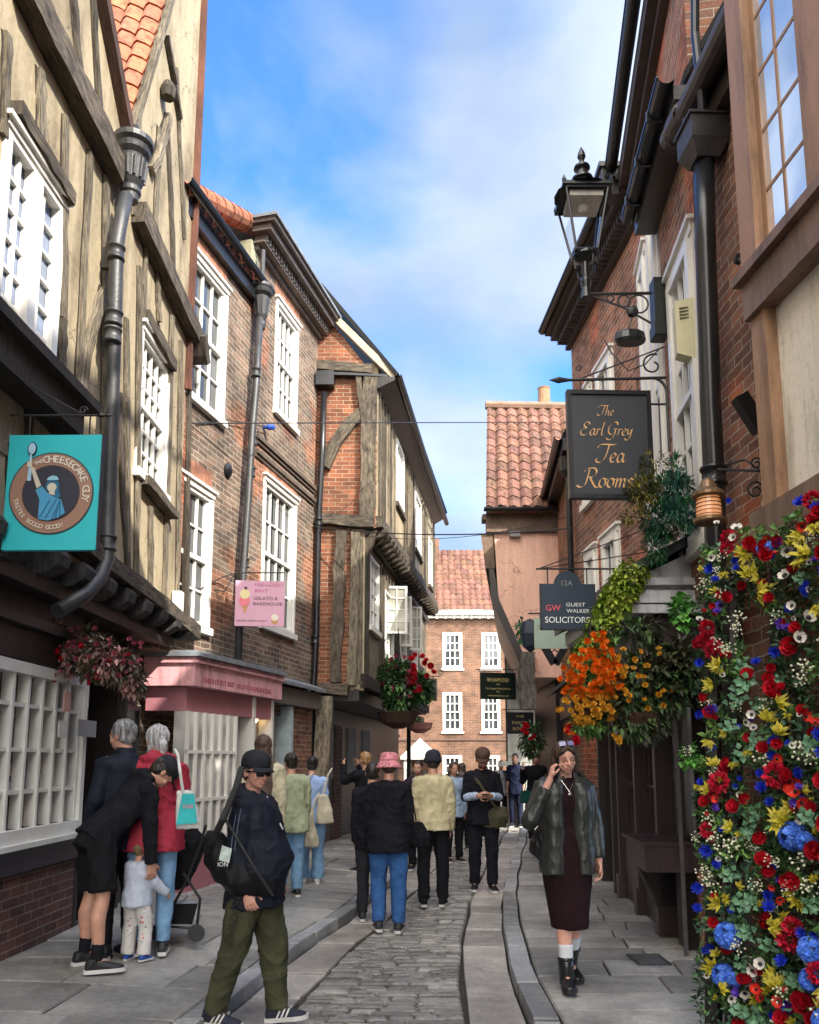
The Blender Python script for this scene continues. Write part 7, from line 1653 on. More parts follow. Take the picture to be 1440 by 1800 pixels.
            e = m.build('hair_strands', mat, None); e.parent = ho
        return ho
    def eyes(s, closed=False, beard=None, lips=(.45, .12, .11), brow=(.03, .018, .012)):
        k, R, c = s.k, s.HR, s.hc; P = lambda x, y, z: c+R @ (V((x, y, z))*k)
        dk = plain('eye dark', (.02, .012, .01), .3); wm = plain('eye white', (.7, .68, .65), .2); bm_ = plain('brow hair '+str(brow[0]), brow, .8)
        for sx in (-1, 1):
            if closed:
                m = MB(); m.tube([P(sx*.018, .0865, -.004), P(sx*.026, .090, -.009), P(sx*.036, .089, -.010), P(sx*.046, .0815, -.005)], [.001, .0022, .0024, .0012], 6); m.build('eyelash', dk, s.root)
                m = MB(); ell(m, P(sx*.031, .0775, -.002), (.014*k, .010*k, .009*k), R); o = m.build('eyelid', skinm('eyelid skin', (.50, .24, .17)), s.root, True)
            else:
                m = MB(); ell(m, P(sx*.031, .080, -.002), (.011*k, .006*k, .006*k), R); o = m.build('eye', wm, s.root, True); m = MB(); ell(m, P(sx*.031, .086, -.002), (.0045*k, .002*k, .0045*k), R); q = m.build('iris', dk, None, True); q.parent = o
            m = MB(); m.tube([P(sx*.014, .090, .013), P(sx*.03, .092, .020), P(sx*.048, .078, .015)], [.003, .0035, .0015], 6); m.build('eyebrow', bm_, s.root)
        lm = plain('lip '+str(lips[0]), lips, .4); m = MB()
        m.tube([P(-.026, .084, -.054), P(-.012, .0935, -.0565), P(0, .0955, -.056), P(.012, .0935, -.0565), P(.026, .084, -.054)], [.0015, .0038, .0032, .0038, .0015], 8); m.build('lip', lm, s.root)
        m = MB(); m.tube([P(-.024, .083, -.056), P(-.01, .0925, -.069), P(0, .0940, -.071), P(.01, .0925, -.069), P(.024, .083, -.056)], [.0015, .004, .0048, .004, .0015], 8); m.build('lip', lm, s.root)
        if closed or beard == 'smile':
            m = MB(); m.tube([P(-.019, .0865, -.060), P(0, .0925, -.063), P(.019, .0865, -.060)], [.0015, .0035, .0015], 8); m.build('teeth', plain('teeth', (.72, .68, .6), .3), s.root)
        if beard and beard != 'smile':
            mb = MB(); ell(mb, P(0, .035, -.065), (.058*k, .058*k, .045*k), R); m2 = fuse(mb, 'beard', beard, s.root, .008, 1, .003, 30)
    def cap(s, mat, brim=True, kind='cap', bm_=None):
        m = MB(); k, R, c = s.k, s.HR, s.hc; n = 24
        def X(mm):
            mm.v = [c+R @ (v*k) for v in mm.v]; return mm
        if kind == 'cap':
            prof = [(.092-.0*j, .0) for j in (0,)]; m.lathe(V((0, -.012, .034)), [(.0905, -.004), (.0925, .01), (.0925, .035), (.087, .06), (.07, .085), (.04, .1), (.008, .105), (.001, .108)], n, sy=1.14)
            o = X(m).build('cap', mat, s.root, True)
            b = MB(); top_ = []; 
            for q in range(13):
                a = -.95+1.9*q/12; top_.append((math.sin(a)*.086, math.cos(a)*.1-.004, a))
            for side, dz in ((1, 0), (-1, -.005)):
                pass
            i0 = len(b.v)
            for x, y, a in top_: b.v += [V((x, y, .036)), V((x*1.0, y+.066*math.cos(a*.95), .024-.012*abs(a)))]
            for x, y, a in top_: b.v += [V((x, y, .030)), V((x*1.0, y+.066*math.cos(a*.95), .018-.012*abs(a)))]
            M_ = 13
            for q in range(12):
                a0, a1 = 2*q, 2*q+2; b.face((i0+a0, i0+a0+1, i0+a1+1, i0+a1)); b.face((i0+26+a0, i0+26+a1, i0+26+a1+1, i0+26+a0+1)); b.face((i0+a0+1, i0+26+a0+1, i0+26+a1+1, i0+a1+1))
            X(b).build('cap_peak', bm_ or mat, s.root, True)
        elif kind == 'bucket':
            m.lathe(V((0, -.012, .0)), [(.135, -.022), (.137, -.018), (.112, .02), (.096, .048), (.094, .052), (.09, .10), (.082, .125), (.05, .135), (.001, .137)], n, sy=1.1); X(m).build('bucket_hat', mat, s.root, True)
            b = MB(); b.lathe(V((0, -.012, .0)), [(.0965, .046), (.0985, .05), (.0965, .064), (.095, .066)], n, sy=1.1); X(b).build('hat_band', bm_ or mat, s.root, True)
        elif kind == 'beanie':
            m.lathe(V((0, -.014, .03)), [(.09, -.01), (.094, .02), (.09, .055), (.072, .09), (.04, .11), (.001, .116)], n, sy=1.13); X(m).build('beanie', mat, s.root, True)
            b = MB(); b.lathe(V((0, -.014, .015)), [(.094, -.02), (.1, -.012), (.1, .03), (.094, .036)], n, sy=1.12); X(b).build('beanie_cuff', bm_ or mat, s.root, True)
    def W(s, p): return s.base+Matrix.Rotation(s.yaw, 3, 'Z') @ V(p)
deg = math.radians
def bagthing(name, label, at, parts):
    r = thing(name, label, 'bag', at); [f(r) for f in parts]; return r
def folded(mb, name, mat, parent, vox=.012, wr=.008):
    off = parent.location
    mb.v = [v-off for v in mb.v]; return fuse(mb, name, mat, parent, vox, 3, wr, 7, (1, 1, .5))
def people():
    blk = cloth('black cotton', (.012, .012, .016)); nav = cloth('navy black shell', (.014, .017, .028), .6); sk = skinm(); skp = skinm('pink skin', (.64, .34, .26)); white = plain('white rubber', (.6, .6, .58), .6, noise_amt=.08)
    bs = plain('black shoe', (.015, .015, .018), .5); denl = cloth('light blue denim', (.20, .36, .56), .9, .3); den = cloth('mid blue denim', (.035, .10, .27), .9, .35)
    # ---- foreground man
    p = at_z(455, 1790, .06); b = V((-.96, 5.22, .03))
    P = Person('man in black cap and sunglasses stepping off the kerb with a black duffel bag', b, deg(-100), 1.66, lean=-2, thigh=[(-.02, .24, -1), (.02, -.20, -1)], shin=[(0, .10, -1), (0, -.30, -1)], toes=[(-.1, 1, .12), (.1, 1, -.0)],
               arm=[((-.15, .12, -1), (-.02, .30, -1)), ((.16, -.06, -1), (.02, .30, -1))], head=(-36, 8, 0), bulk=1.08, belly=.085, vox=.009)
    P.body(skp, hands=(40, 40)); P.top(nav, 'jacket', -.34, .022, (.074, .062, .048), .98, .014, .03, hood=True)
    for i in (0, 1):
        sx = -1 if i == 0 else 1; m = MB()
        for o_ in (-.012, .012): m.tube([P.sh[i]+V((sx*.072, o_, -.03)), P.sh[i].lerp(P.el[i], .5)+V((sx*.075, o_, 0)), P.el[i]+V((sx*.068, o_, 0))], .0035, 5)
        m.build('sleeve_stripe', cloth('slate stripe', (.10, .13, .19)), P.root)
    m = MB(); m.tube([P.neck+V((.01, .10, -.02)), P.neck+V((.01, .15, -.12)), P.neck+V((.01, .21, -.22))], .005, 5); m.build('zip', white, P.root)
    tr = P.legs(cloth('olive joggers', (.062, .064, .036), .9, .2), 'joggers', .104, .086, .060, .12, 1.0, .013)
    P.shoes(plain('navy suede', (.018, .022, .04), .8), white, stripe=white); P.hair(hairm('short grey brown hair', (.08, .06, .05)), 'short'); P.cap(cloth('faded black cap', (.022, .024, .03), .8)); P.eyes(beard='smile', lips=(.42, .16, .13))
    k, R, c = P.k, P.HR, P.hc; X = lambda x, y, z: c+R @ (V((x, y, z))*k); gl = plain('black sunglass lens', (.008, .007, .01), .08, noise_amt=0)
    m = MB()
    for sx in (-1, 1):
        m.hexa([X(sx*.008, .096, -.02) if 0 else X(sx*.006, .094, -.022), X(sx*.05, .080, -.022), X(sx*.052, .088, -.020), X(sx*.006, .104, -.020), X(sx*.005, .095, .012), X(sx*.056, .079, .014), X(sx*.058, .087, .014), X(sx*.005, .105, .012)])
        m.tube([X(sx*.058, .08, .008), X(sx*.074, .03, .006), X(sx*.08, -.01, -.004)], .004, 6)
    m.tube([X(-.006, .101, .006), X(.006, .101, .006)], .004, 6); m.build('sunglasses', gl, P.root)
    bk = plain('black print', (.012, .013, .01), .7); 
    a, b2 = P.hips[1], P.kn[1]; ax = (b2-a).normalized(); n_ = V((1, 0, 0)); n_ = (n_-ax*n_.dot(ax)).normalized(); sd = n_.cross(ax)
    for j, ch in enumerate('ZNNKKH'):
        me = letters(ch, .075, bk, 'leg_letter'); q = a+ax*(.36-.055*j)*1.0+n_*.128
        for v in me.vertices: x, y = v.co.x, v.co.y; v.co = q+ax*x*(1)+(-sd)*y*-1+n_*v.co.z
        o = bpy.data.objects.new('leg_letter', me); COL.objects.link(o); o.parent = tr
    # duffel bag at his back / hip
    W_ = P.W; dz = thing('duffel_bag', 'black duffel bag with pale patch slung behind the man in black cap', 'bag', W_((.05, -.42, .8)))
    m = MB(); c0 = W_((.16, -.30, .86)); c1 = W_((.14, -.62, .92)); ax = (c1-c0).normalized(); u = UP; sd = ax.cross(u)
    loft(m, [(at_y(488, 1562, 5.10), sd*.05, V((0, 0, .05))), (at_y(462, 1552, 5.08), sd*.10, V((0, 0, .095))), (at_y(418, 1535, 5.06), sd*.12, V((0, 0, .135))), (at_y(388, 1508, 5.06), sd*.11, V((0, 0, .15))), (at_y(364, 1488, 5.08), sd*.06, V((0, 0, .10)))], 18)
    folded(m, 'holdall', cloth('black nylon', (.010, .010, .012), .45, .3), dz, .010, .012)
    m = MB(); m.tube([at_y(372, 1480, 4.95), at_y(392, 1440, 4.85), at_y(415, 1385, 4.9), at_y(425, 1350, 5.0)], .02, 8); m.tube([at_y(480, 1575, 4.99), at_y(450, 1530, 4.95), at_y(420, 1480, 4.95), at_y(396, 1440, 5.02)], .010, 8); m.build('strap', plain('black webbing', (.014, .014, .016), .6), dz)
    pt = plain('pale green patch', (.45, .55, .52), .5, noise_amt=.35, nscale=30); m = MB(); m.prism([at_y(385, 1512, 4.925), at_y(403, 1517, 4.92), at_y(408, 1492, 4.925), at_y(391, 1486, 4.93)], (0, -.006, 0)); m.build('patch', pt, dz)
    F_ = Fac((at_y(380, 1525, 4.92).x, 4.92), (at_y(400, 1525, 4.915).x, 4.915), 'L'); text(dz, 'ION', F_, .04, 0, at_y(390, 1524, 4.81).z, .035, white)
    # ---- woman on the phone
    b = at_z(1004, 1735, .10); b = V((b.x, b.y+.02, .10))
    P = Person('woman on the phone in green leather jacket and plum midi dress', b, deg(180+4), 1.675, thigh=[(.03, -.16, -1), (-.09, .20, -1)], shin=[(.05, -.34, -1), (.0, .05, -1)], toes=[(-.1, 1, -.1), (.1, 1, .10)],
               arm=[((-.22, .02, -1), (-.05, .15, -1)), ((.55, .12, -1), (-.12, .75, 1.0))], head=(3, 10, 4), bulk=.92, vox=.009, female=True, shoulder=1.0)
    P.wr[1] = P.hc+V((.125, .075, -.145)); P.fd[1] = V((-.25, -.05, 1)).normalized(); P.el[1] = P.sh[1]+V((.13, .10, -.25))
    P.body(skp, True, (35, 62), (None, (-1, -.1, 0)), (None, (0, 1, 0)))
    plum = cloth('plum knit', (.018, .008, .010), .9)
    m = MB(); loft(m, [(P.pelvis+V((0, .02, -.50)), V((.125, 0, 0)), V((0, .13, 0))), (P.pelvis+V((0, .015, -.40)), V((.14, 0, 0)), V((0, .135, 0))), (P.pelvis+V((0, .0, -.2)), V((.172, 0, 0)), V((0, .135, 0))), (P.pelvis+V((0, 0, 0)), V((.18, 0, 0)), V((0, .13, 0))), (P.pelvis+V((0, 0, .15)), V((.15, 0, 0)), V((0, .11, 0)))], 24)
    P.torso(m, .1, .99, .004, .97); fuse(m, 'dress', plum, P.root, .009, 3, .007, 5, (1, 1, .35))
    lt = plain('green black leather', (.026, .029, .027), .38, noise_amt=.35, nscale=9, bumpy=.25, bscale=60)
    for sx in (-1, 1):      # the open jacket: two fronts and a back
        m = MB(); k = P.k
        for f0, wd, off in ((0, 1, 0),):
            secs = []
            for q in range(9):
                f = -.28+1.22*q/8; z = f*P.sp; rx = (.152 if f < .1 else .142 if f < .6 else .145 if f < .85 else .11)*k; ry = (.125 if f < .8 else .10)*k
                secs.append((P.pelvis+V((sx*(rx*.60+.012), -.005, z)), V((rx*.46+.018, 0, 0)), V((0, ry+.020, 0))))
            loft(m, secs, 22, .85)
        i = 0 if sx < 0 else 1
        ell(m, P.sh[i]+V((-sx*.02, 0, -.008)), (.072, .07, .068)); e = P.el[i].lerp(P.wr[i], .93 if i == 0 else .78)
        limb(m, [P.sh[i], P.sh[i].lerp(P.el[i], .5), P.el[i], P.el[i].lerp(e, .5), e], [.070, .064, .060, .054, .047], 14, False)
        m2 = MB(); q = lambda x, y, z: P.neck+V((sx*x, y, z))
        loft(m, [(P.pelvis+V((sx*.02, -.10, -.28*P.sp)), V((.10, 0, 0)), V((0, .05, 0))), (P.pelvis+V((sx*.02, -.10, .9*P.sp)), V((.09, 0, 0)), V((0, .04, 0)))], 16)
        fuse(m, 'jacket', lt, P.root, .009, 3, .007, 7.5, (1, 1, .5), seed=sx*3)
        m = MB(); m.prism([q(.045, .055, .045), q(.135, .075, -.035), q(.12, .125, -.10), q(.05, .115, -.07)], (0, .012, 0)); m.prism([q(.02, -.075, .05), q(.075, -.03, .055), q(.15, .02, -.01), q(.10, -.07, -.02)], (0, .0, .02)); m.build('collar', lt, P.root)
    P.hair(hairm('darkest brown hair', (.035, .020, .014), (.085, .05, .034)), 'side'); P.eyes(True, lips=(.46, .14, .12), brow=(.035, .02, .014))
    k, R, c = P.k, P.HR, P.hc; X = lambda x, y, z: c+R @ (V((x, y, z))*k)
    m = MB()
    for sx in (-1, 1): m.hexa([X(sx*.008, .060, .106), X(sx*.05, .052, .10), X(sx*.052, .062, .098), X(sx*.008, .072, .104), X(sx*.008, .052, .132), X(sx*.052, .044, .126), X(sx*.054, .052, .124), X(sx*.008, .062, .130)])
    m.build('sunglasses', plain('violet lens', (.25, .25, .45), .08), P.root)
    m = MB(); w = P.wr[1]; m.hexa([w+V((-.045, -.03, .0)), w+V((-.035, -.03, .0)), w+V((-.035, .035, .0)), w+V((-.045, .035, .0)), w+V((-.060, -.035, .15)), w+V((-.050, -.035, .15)), w+V((-.050, .03, .15)), w+V((-.060, .03, .15))]); 
    ph = m.build('phone', plain('black phone', (.01, .01, .012), .1), None); tag(ph, 'black phone held to the ear of the woman in the leather jacket', 'phone'); ph.location = P.base; ph.rotation_euler = (0, 0, P.yaw)
    m = MB(); m.lathe(P.neck+V((.0, .135, -.115)), [(.001, -.014), (.012, -.006), (.014, 0), (.010, .008), (.001, .014)], 10); m.tube([P.neck+V((0, .135, -.10)), P.neck+V((.045, .09, -.02))], .0015, 4); m.tube([P.neck+V((0, .135, -.10)), P.neck+V((-.045, .09, -.02))], .0015, 4); m.build('pendant', plain('silver', (.7, .7, .7), .2, metal=.8), P.root)
    for i in (0, 1):
        m = MB(); limb(m, [P.kn[i].lerp(P.an[i], .48), P.kn[i].lerp(P.an[i], .80)], [.052, .047], 14, False); fuse(m, 'sock', cloth('white sock', (.62, .64, .68), .9, .06, 60, .5), P.root, .008, 2)
    P.shoes(plain('black boot leather', (.012, .012, .014), .3), plain('black sole', (.01, .01, .01), .6), 'boot', .085)
    sg = thing('shoulder_bag', 'soft black leather shoulder bag of the woman on the phone', 'bag', b); c = at_y(965, 1470, b.y)
    m = MB(); Y = b.y+.06
    loft(m, [(at_y(962, 1512, Y), V((.07, 0, 0)), V((0, .06, 0))), (at_y(962, 1495, Y), V((.125, 0, 0)), V((0, .085, 0))), (at_y(968, 1460, Y), V((.12, 0, 0)), V((0, .075, 0))), (at_y(982, 1425, Y), V((.06, 0, 0)), V((0, .04, 0)))], 18)
    folded(m, 'pouch', plain('soft black leather', (.012, .012, .014), .35, noise_amt=.3, bumpy=.3, bscale=60), sg, .010, .016)
    m = MB(); m.tube([at_y(975, 1440, Y-.06), at_y(985, 1400, Y-.14), at_y(990, 1370, Y-.12), at_y(992, 1352, Y)], .012, 8); m.build('strap', plain('black webbing', (.014, .014, .016), .6), sg)
    # ---- bending man
    b = at_z(158, 1704, .15); P = Person('man bending forward in black hoodie and black shorts with bare calves', b, deg(-48), 1.72, lean=44, thigh=[(-.06, .06, -1), (.20, -.02, -1)], shin=[(-.04, -.06, -1), (.06, -.06, -1)], toes=[(-.05, 1, 0), (.3, 1, 0)],
        arm=[((.0, .12, -1), (.0, .20, -1)), ((.02, .05, -1), (-.05, .10, -1))], head=(-10, 58, 0), vox=.009, bulk=.9)
    P.body(sk, True); P.top(blk, 'hoodie', -.10, .020, (.066, .056, .042), .97, .013, .01, hood=True); P.legs(cloth('black shorts', (.010, .010, .012)), 'shorts', .108, .10, .1, .12, -.10, .012, .008)
    P.hair(hairm('black hair', (.02, .015, .012)), 'short'); P.cap(cloth('faded black cap', (.022, .024, .03), .8)); 
    for i in (0, 1):
        m = MB(); limb(m, [P.kn[i].lerp(P.an[i], .72), P.an[i]+V((0, 0, .0))], [.043, .040], 14, False); fuse(m, 'sock', blk, P.root, .008, 2)
    P.shoes(bs, white)
    # ---- child
    b = at_z(236, 1690, .15); P = Person('small child in flower print trousers and pale top held by the bending man', b, deg(-20), .86, thigh=[(-.06, .05, -1), (.10, .12, -1)], shin=[(-.03, -.05, -1), (.05, -.1, -1)], arm=[((-.2, .2, -1), (0, .4, -.8)), ((.35, .3, -.9), (.2, .5, -.5))], vox=.010, bulk=1.15)
    P.body(sk); P.top(cloth('pale blue fleece', (.50, .55, .66), .95), 'top', -.25, .025, (.085, .078, .07), 1.0, .008); 
    fm = cloth('white cotton', (.62, .60, .58), .9, .05)
    if 'flower print' not in MATS:
        mt, t, bb = newmat('flower print'); vn = t.nodes.new('ShaderNodeTexVoronoi'); vn.inputs['Scale'].default_value = 26; tcx = t.nodes.new('ShaderNodeTexCoord'); t.links.new(tcx.outputs['Object'], vn.inputs['Vector'])
        msk = ramp(t, vn.outputs['Distance'], [(.22, (1, 1, 1)), (.27, (0, 0, 0))]); pick = ramp(t, vn.outputs['Color'], [(.3, (.55, .12, .16)), (.5, (.62, .6, .58)), (.7, (.2, .25, .22))]); t.links.new(mul(t, (.62, .60, .58), pick, msk, 'MIX'), bb.inputs['Base Color']); MATS['flower print'] = mt
    P.legs(MATS['flower print'], 'trousers', .105, .088, .085, .15, .98, .008); P.hair(hairm('fair brown hair', (.16, .10, .05)), 'short'); P.shoes(plain('royal blue shoe', (.02, .08, .4), .5), white)
    # ---- older man in navy jacket
    b = V((-2.22, 6.45, .15)); P = Person('older man with short grey hair in dark navy jacket looking into the shop', b, deg(52), 1.80, arm=[((-.2, .1, -1), (.1, .5, -.8)), ((.2, .1, -1), (-.2, .6, -.7))], head=(15, 8, 0), vox=.009, bulk=1.05)
    P.body(sk); P.top(nav, 'jacket', -.3, .03, (.078, .065, .05), 1, .010, collar=.05); P.legs(cloth('dark trousers', (.02, .02, .026))); P.hair(hairm('grey hair', (.16, .16, .17), (.42, .42, .43)), 'short'); P.shoes(bs, bs); P.eyes()
    # ---- woman in red jacket
    b = V((-1.98, 6.5, .15)); P = Person('woman with grey ponytail in crimson jacket and light blue jeans', b, deg(22), 1.76, thigh=[(-.05, .12, -1), (.02, -.03, -1)], shin=[(0, -.1, -1), (0, -.02, -1)], arm=[((-.2, .1, -1), (.1, .6, -.8)), ((.2, .0, -1), (-.05, .5, -.9))], head=(14, 6, 0), vox=.009, female=True, bulk=1.08)
    P.body(sk); P.top(cloth('crimson shell jacket', (.36, .035, .06), .6, .12), 'jacket', -.3, .035, (.08, .066, .05), 1, .012, .05, hood=True, w=1.05); P.legs(denl, 'jeans', .088, .065, .050, .1, .96, .009); P.hair(hairm('silver hair', (.30, .30, .31), (.62, .62, .62)), 'tail'); P.shoes(bs, white); P.eyes()
    # tote
    tg = thing('tote_bag', 'white and turquoise tote bag on the shoulder of the woman in crimson', 'bag', at_y(330, 1430, 6.3)); Y = 6.32
    m = MB(); loft(m, [(at_y(330, 1457, Y), V((.092, 0, 0)), V((0, .035, 0))), (at_y(329, 1425, Y), V((.088, 0, 0)), V((0, .045, 0))), (at_y(325, 1390, Y), V((.06, 0, 0)), V((0, .03, 0)))], 18, .7); folded(m, 'pouch', cloth('canvas white', (.62, .62, .60), .9, .08), tg, .010, .008)
    F_ = Fac((at_y(312, 1400, Y-.055).x, Y-.055), (at_y(348, 1400, Y-.055).x, Y-.05), 'L'); m = MB(); z = lambda v: at_y(330, v, Y-.05).z
    m.prism([F_.P(.0, 0, z(1450)), F_.P(.155, 0, z(1447)), F_.P(.125, 0, z(1395)), F_.P(.035, 0, z(1395))], F_.n*.004); m.build('print', plain('turquoise print', (.03, .45, .48), .7), tg); text(tg, 'YORK', F_, .085, .006, z(1418), .04, plain('pink print', (.8, .25, .35), .7), width=.085)
    m = MB(); m.tube([at_y(322, 1395, Y-.02), at_y(317, 1360, Y-.05), at_y(313, 1328, Y+.02), at_y(308, 1318, Y+.1)], .012, 8); m.build('strap', cloth('canvas white', (.62, .62, .60)), tg)
    # ---- pushchair
    r = thing('pushchair', 'black folding pushchair with hood parked behind the bending man', 'pushchair', at_z(310, 1655, .14)); Y = 6.75; fr = plain('black alloy tube', (.015, .015, .017), .35); q = lambda u, v, dy=0: at_y(u, v, Y+dy)
    m = MB()
    for dy in (0, .42):
        m.tube([q(278, 1640, dy), q(322, 1560, dy), q(350, 1490, dy), q(362, 1452, dy)], .012, 8); m.tube([q(345, 1640, dy), q(352, 1580, dy), q(322, 1535, dy)], .012, 8); m.tube([q(285, 1628, dy), q(343, 1632, dy)], .010, 8)
    m.tube([q(362, 1452), q(362, 1452, .42)], .012, 8); m.tube([q(278, 1640), q(278, 1640, .42)], .01, 8); m.tube([q(345, 1640), q(345, 1640, .42)], .01, 8); m.build('frame', fr, r)
    for u in (278, 345):
        for dy in (-.02, .44):
            m = MB(); c = q(u, 1640, dy); m.lathe(c, [(.03, -.018), (.062, -.016), (.068, 0), (.062, .016), (.03, .018)], 16, V((0, 1, 0))); m.build('wheel', plain('grey tyre', (.03, .03, .032), .7), r)
    m = MB(); loft(m, [(q(305, 1560, .21), V((.10, 0, 0)), V((0, .19, 0))), (q(315, 1520, .21), V((.16, 0, 0)), V((0, .21, 0))), (q(322, 1480, .21), V((.19, 0, 0)), V((0, .21, 0))), (q(318, 1452, .21), V((.12, 0, 0)), V((0, .17, 0)))], 20); folded(m, 'hood', cloth('black canvas', (.012, .012, .014), .8, .3), r, .012, .014)
    m = MB(); m.hexa([q(285, 1625), q(338, 1625), q(338, 1625, .42), q(285, 1625, .42), q(288, 1590), q(348, 1588), q(348, 1588, .42), q(288, 1590, .42)]); m.build('basket', cloth('black canvas', (.012, .012, .014)), r)
    m = MB(); ell(m, q(322, 1592, .2), (.10, .16, .035)); m.build('blanket', cloth('pale blanket', (.4, .45, .52)), r)
    # ---- queue by the pink shop
    def simple(label, px, Y, yaw, H, topm, legm, hair, hk='short', top='jacket', hem=-.3, shoes=(bs, white), skin=sk, arms=None, vox=.013, z=.1, head=(0, 4, 0), add=.028, fem=False, bulk=1.0, thigh=None, shin=None, face=False, w=1.0, hood=False, sr=(.072, .06, .047), cuff=1.0, ltop=.1, ra=.06, length=.3):
        d = ray(px, 1340); b = V((d.x/d.y*Y, Y, z)); P = Person(label, b, deg(yaw), H, arm=arms, vox=vox, head=head, female=fem, bulk=bulk, thigh=thigh, shin=shin)
        P.body(skin); P.top(topm, top, hem, add*.8, sr, cuff, .013, .02, hood=hood, w=w); P.legs(legm, 'trousers', .094, .072, ra, ltop, .99, .011)
        if hair: P.hair(hair, hk, length)
        P.shoes(*shoes)
        if face: P.eyes()
        return P
    brn = hairm('long brown hair', (.06, .035, .025)); drk = hairm('black hair', (.02, .015, .012))
    simple('woman with very long brown hair in cream coat behind the man in black cap', 462, 8.3, 8, 1.76, cloth('cream coat', (.50, .46, .33)), den, brn, 'long', fem=True, vox=.011, z=.13, length=.34)
    simple('woman with dark bun in padded pale green jacket beside the shop door', 512, 9.4, 30, 1.60, cloth('pale green jacket', (.36, .40, .26), .8), denl, drk, 'bun', z=.12, bulk=1.15, add=.05, sr=(.095, .085, .06))
    P = simple('woman in pale blue striped shirt and wide jeans carrying cream tote bags', 549, 10.4, 8, 1.58, cloth('pale blue stripe shirt', (.34, .48, .78), .8), denl, drk, 'bun', 'shirt', -.2, (white, white), z=.11, fem=True, ra=.085, bulk=1.05)
    P.cap(bs, kind='beanie') if 0 else None
    for u, v, s, lab in ((536, 1432, 1.0, 'long cream tote bag hanging on the left of the blue shirt'), (571, 1425, .85, 'white canvas tote bag hanging on the right of the blue shirt'), (548, 1470, .7, 'rolled cream coat hanging under the tote bags')):
        r = thing('tote_bag', lab, 'bag', at_y(u, v, 10.1)); m = MB(); c = at_y(u, v, 10.1); loft(m, [(c+V((0, 0, -.18*s)), V((.13*s, 0, 0)), V((0, .05, 0))), (c, V((.12*s, 0, 0)), V((0, .06, 0))), (c+V((-.02, 0, .22*s)), V((.07*s, 0, 0)), V((0, .04, 0)))], 16); folded(m, 'pouch', cloth('cream canvas', (.52, .47, .36) if s > .9 or s < .8 else (.6, .6, .56)), r, .014, .012)
        m = MB(); m.tube([c+V((-.03, 0, .2*s)), c+V((.02, .1, .42)), c+V((.06, .2, .5))], .012, 6); m.build('strap', cloth('cream canvas', (.52, .47, .36)), r)
    P = simple('woman with fair hair in dark jacket raising her arms to take a photo', 643, 11.6, 40, 1.66, blk, cloth('pale rose trousers', (.35, .25, .24)), hairm('honey hair', (.30, .17, .07)), 'short', arms=[((-.15, .8, -.35), (.25, .45, .9)), ((.2, .8, -.35), (-.25, .45, .9))], z=.1, fem=True)
    # ---- bucket hat and companion
    P = simple('person in pink bucket hat, black jumper and blue jeans walking away', 684, 8.15, 2, 1.70, blk, den, hairm('dark brown hair', (.055, .032, .022)), 'short', 'jumper', -.32, (bs, white), z=.0, thigh=[(-.02, .10, -1), (.02, -.08, -1)], shin=[(0, -.28, -1), (0, -.1, -1)], vox=.011, arms=[((-.16, .05, -1), (0, .3, -1)), ((.16, .05, -1), (0, .25, -1))], w=1.05, bulk=1.08)
    pk = plain('pink patterned cotton', (.66, .22, .25), .9, noise_amt=.75, nscale=45); P.cap(pk, kind='bucket', bm_=plain('pink cotton', (.55, .18, .22), .9))
    simple('companion in dark clothes mostly hidden behind the person in pink bucket hat', 655, 8.75, 0, 1.62, blk, cloth('charcoal trousers', (.025, .025, .03)), drk, 'short', z=0, thigh=[(-.02, -.08, -1), (.02, .12, -1)], shin=[(0, -.15, -1), (0, -.1, -1)])
    rb = thing('rucksack', 'small black bag with red tab on the companion behind the pink bucket hat', 'bag', at_y(652, 1470, 8.5)); m = MB(); ell(m, at_y(652, 1480, 8.45), (.07, .06, .12)); folded(m, 'pouch', blk, rb, .012, .01); m = MB(); m.cube(at_y(648, 1455, 8.40), .07, .03, .06); m.build('tab', plain('red tab', (.6, .05, .03), .6), rb)
    # ---- cream jacket man
    P = simple('man in cream jacket and dark beanie walking away down the setts', 761, 9.5, -2, 1.74, cloth('cream cotton jacket', (.56, .49, .31), .85), blk, drk, 'short', 'jacket', -.16, (blk, white), z=0, thigh=[(-.04, -.06, -1), (.03, .06, -1)], shin=[(0, -.42, -1), (0, -.04, -1)], vox=.011, add=.04, sr=(.085, .075, .055), w=1.06, bulk=1.05)
    P.cap(cloth('charcoal beanie', (.03, .032, .045)), kind='beanie')
    rb = thing('shopping_bag', 'black bag beside the man in cream jacket', 'bag', at_y(738, 1470, 9.0)); m = MB(); loft(m, [(at_y(738, 1490, 9), V((.11, 0, 0)), V((0, .06, 0))), (at_y(737, 1470, 9), V((.13, 0, 0)), V((0, .07, 0))), (at_y(732, 1445, 9), V((.07, 0, 0)), V((0, .04, 0)))], 16); folded(m, 'pouch', blk, rb, .012, .012)
    m = MB(); m.tube([at_y(732, 1447, 9), at_y(728, 1420, 9.05), at_y(724, 1400, 9.1)], .008, 6); m.build('strap', blk, rb)
    # ---- phone man
    P = simple('man in brown cap and black jumper reading his phone while walking towards the camera', 848, 10.6, 180, 1.80, blk, cloth('black jeans', (.014, .014, .02)), hairm('dark brown hair', (.055, .032, .022)), 'short', 'jumper', -.25, (bs, white), z=0, arms=[((-.2, .15, -1), (.55, .9, .12)), ((.2, .15, -1), (-.55, .9, .12))], vox=.010, head=(0, 22, 0), thigh=[(-.03, .08, -1), (.03, -.03, -1)], shin=[(0, -.06, -1), (0, -.14, -1)], cuff=.12, bulk=1.08, face=True)
    P.cap(cloth('brown cap', (.09, .055, .04)))
    m = MB(); 
    for i in (0, 1): limb(m, [P.el[i].lerp(P.wr[i], .0), P.el[i].lerp(P.wr[i], .9)], [.056, .046], 12, False)
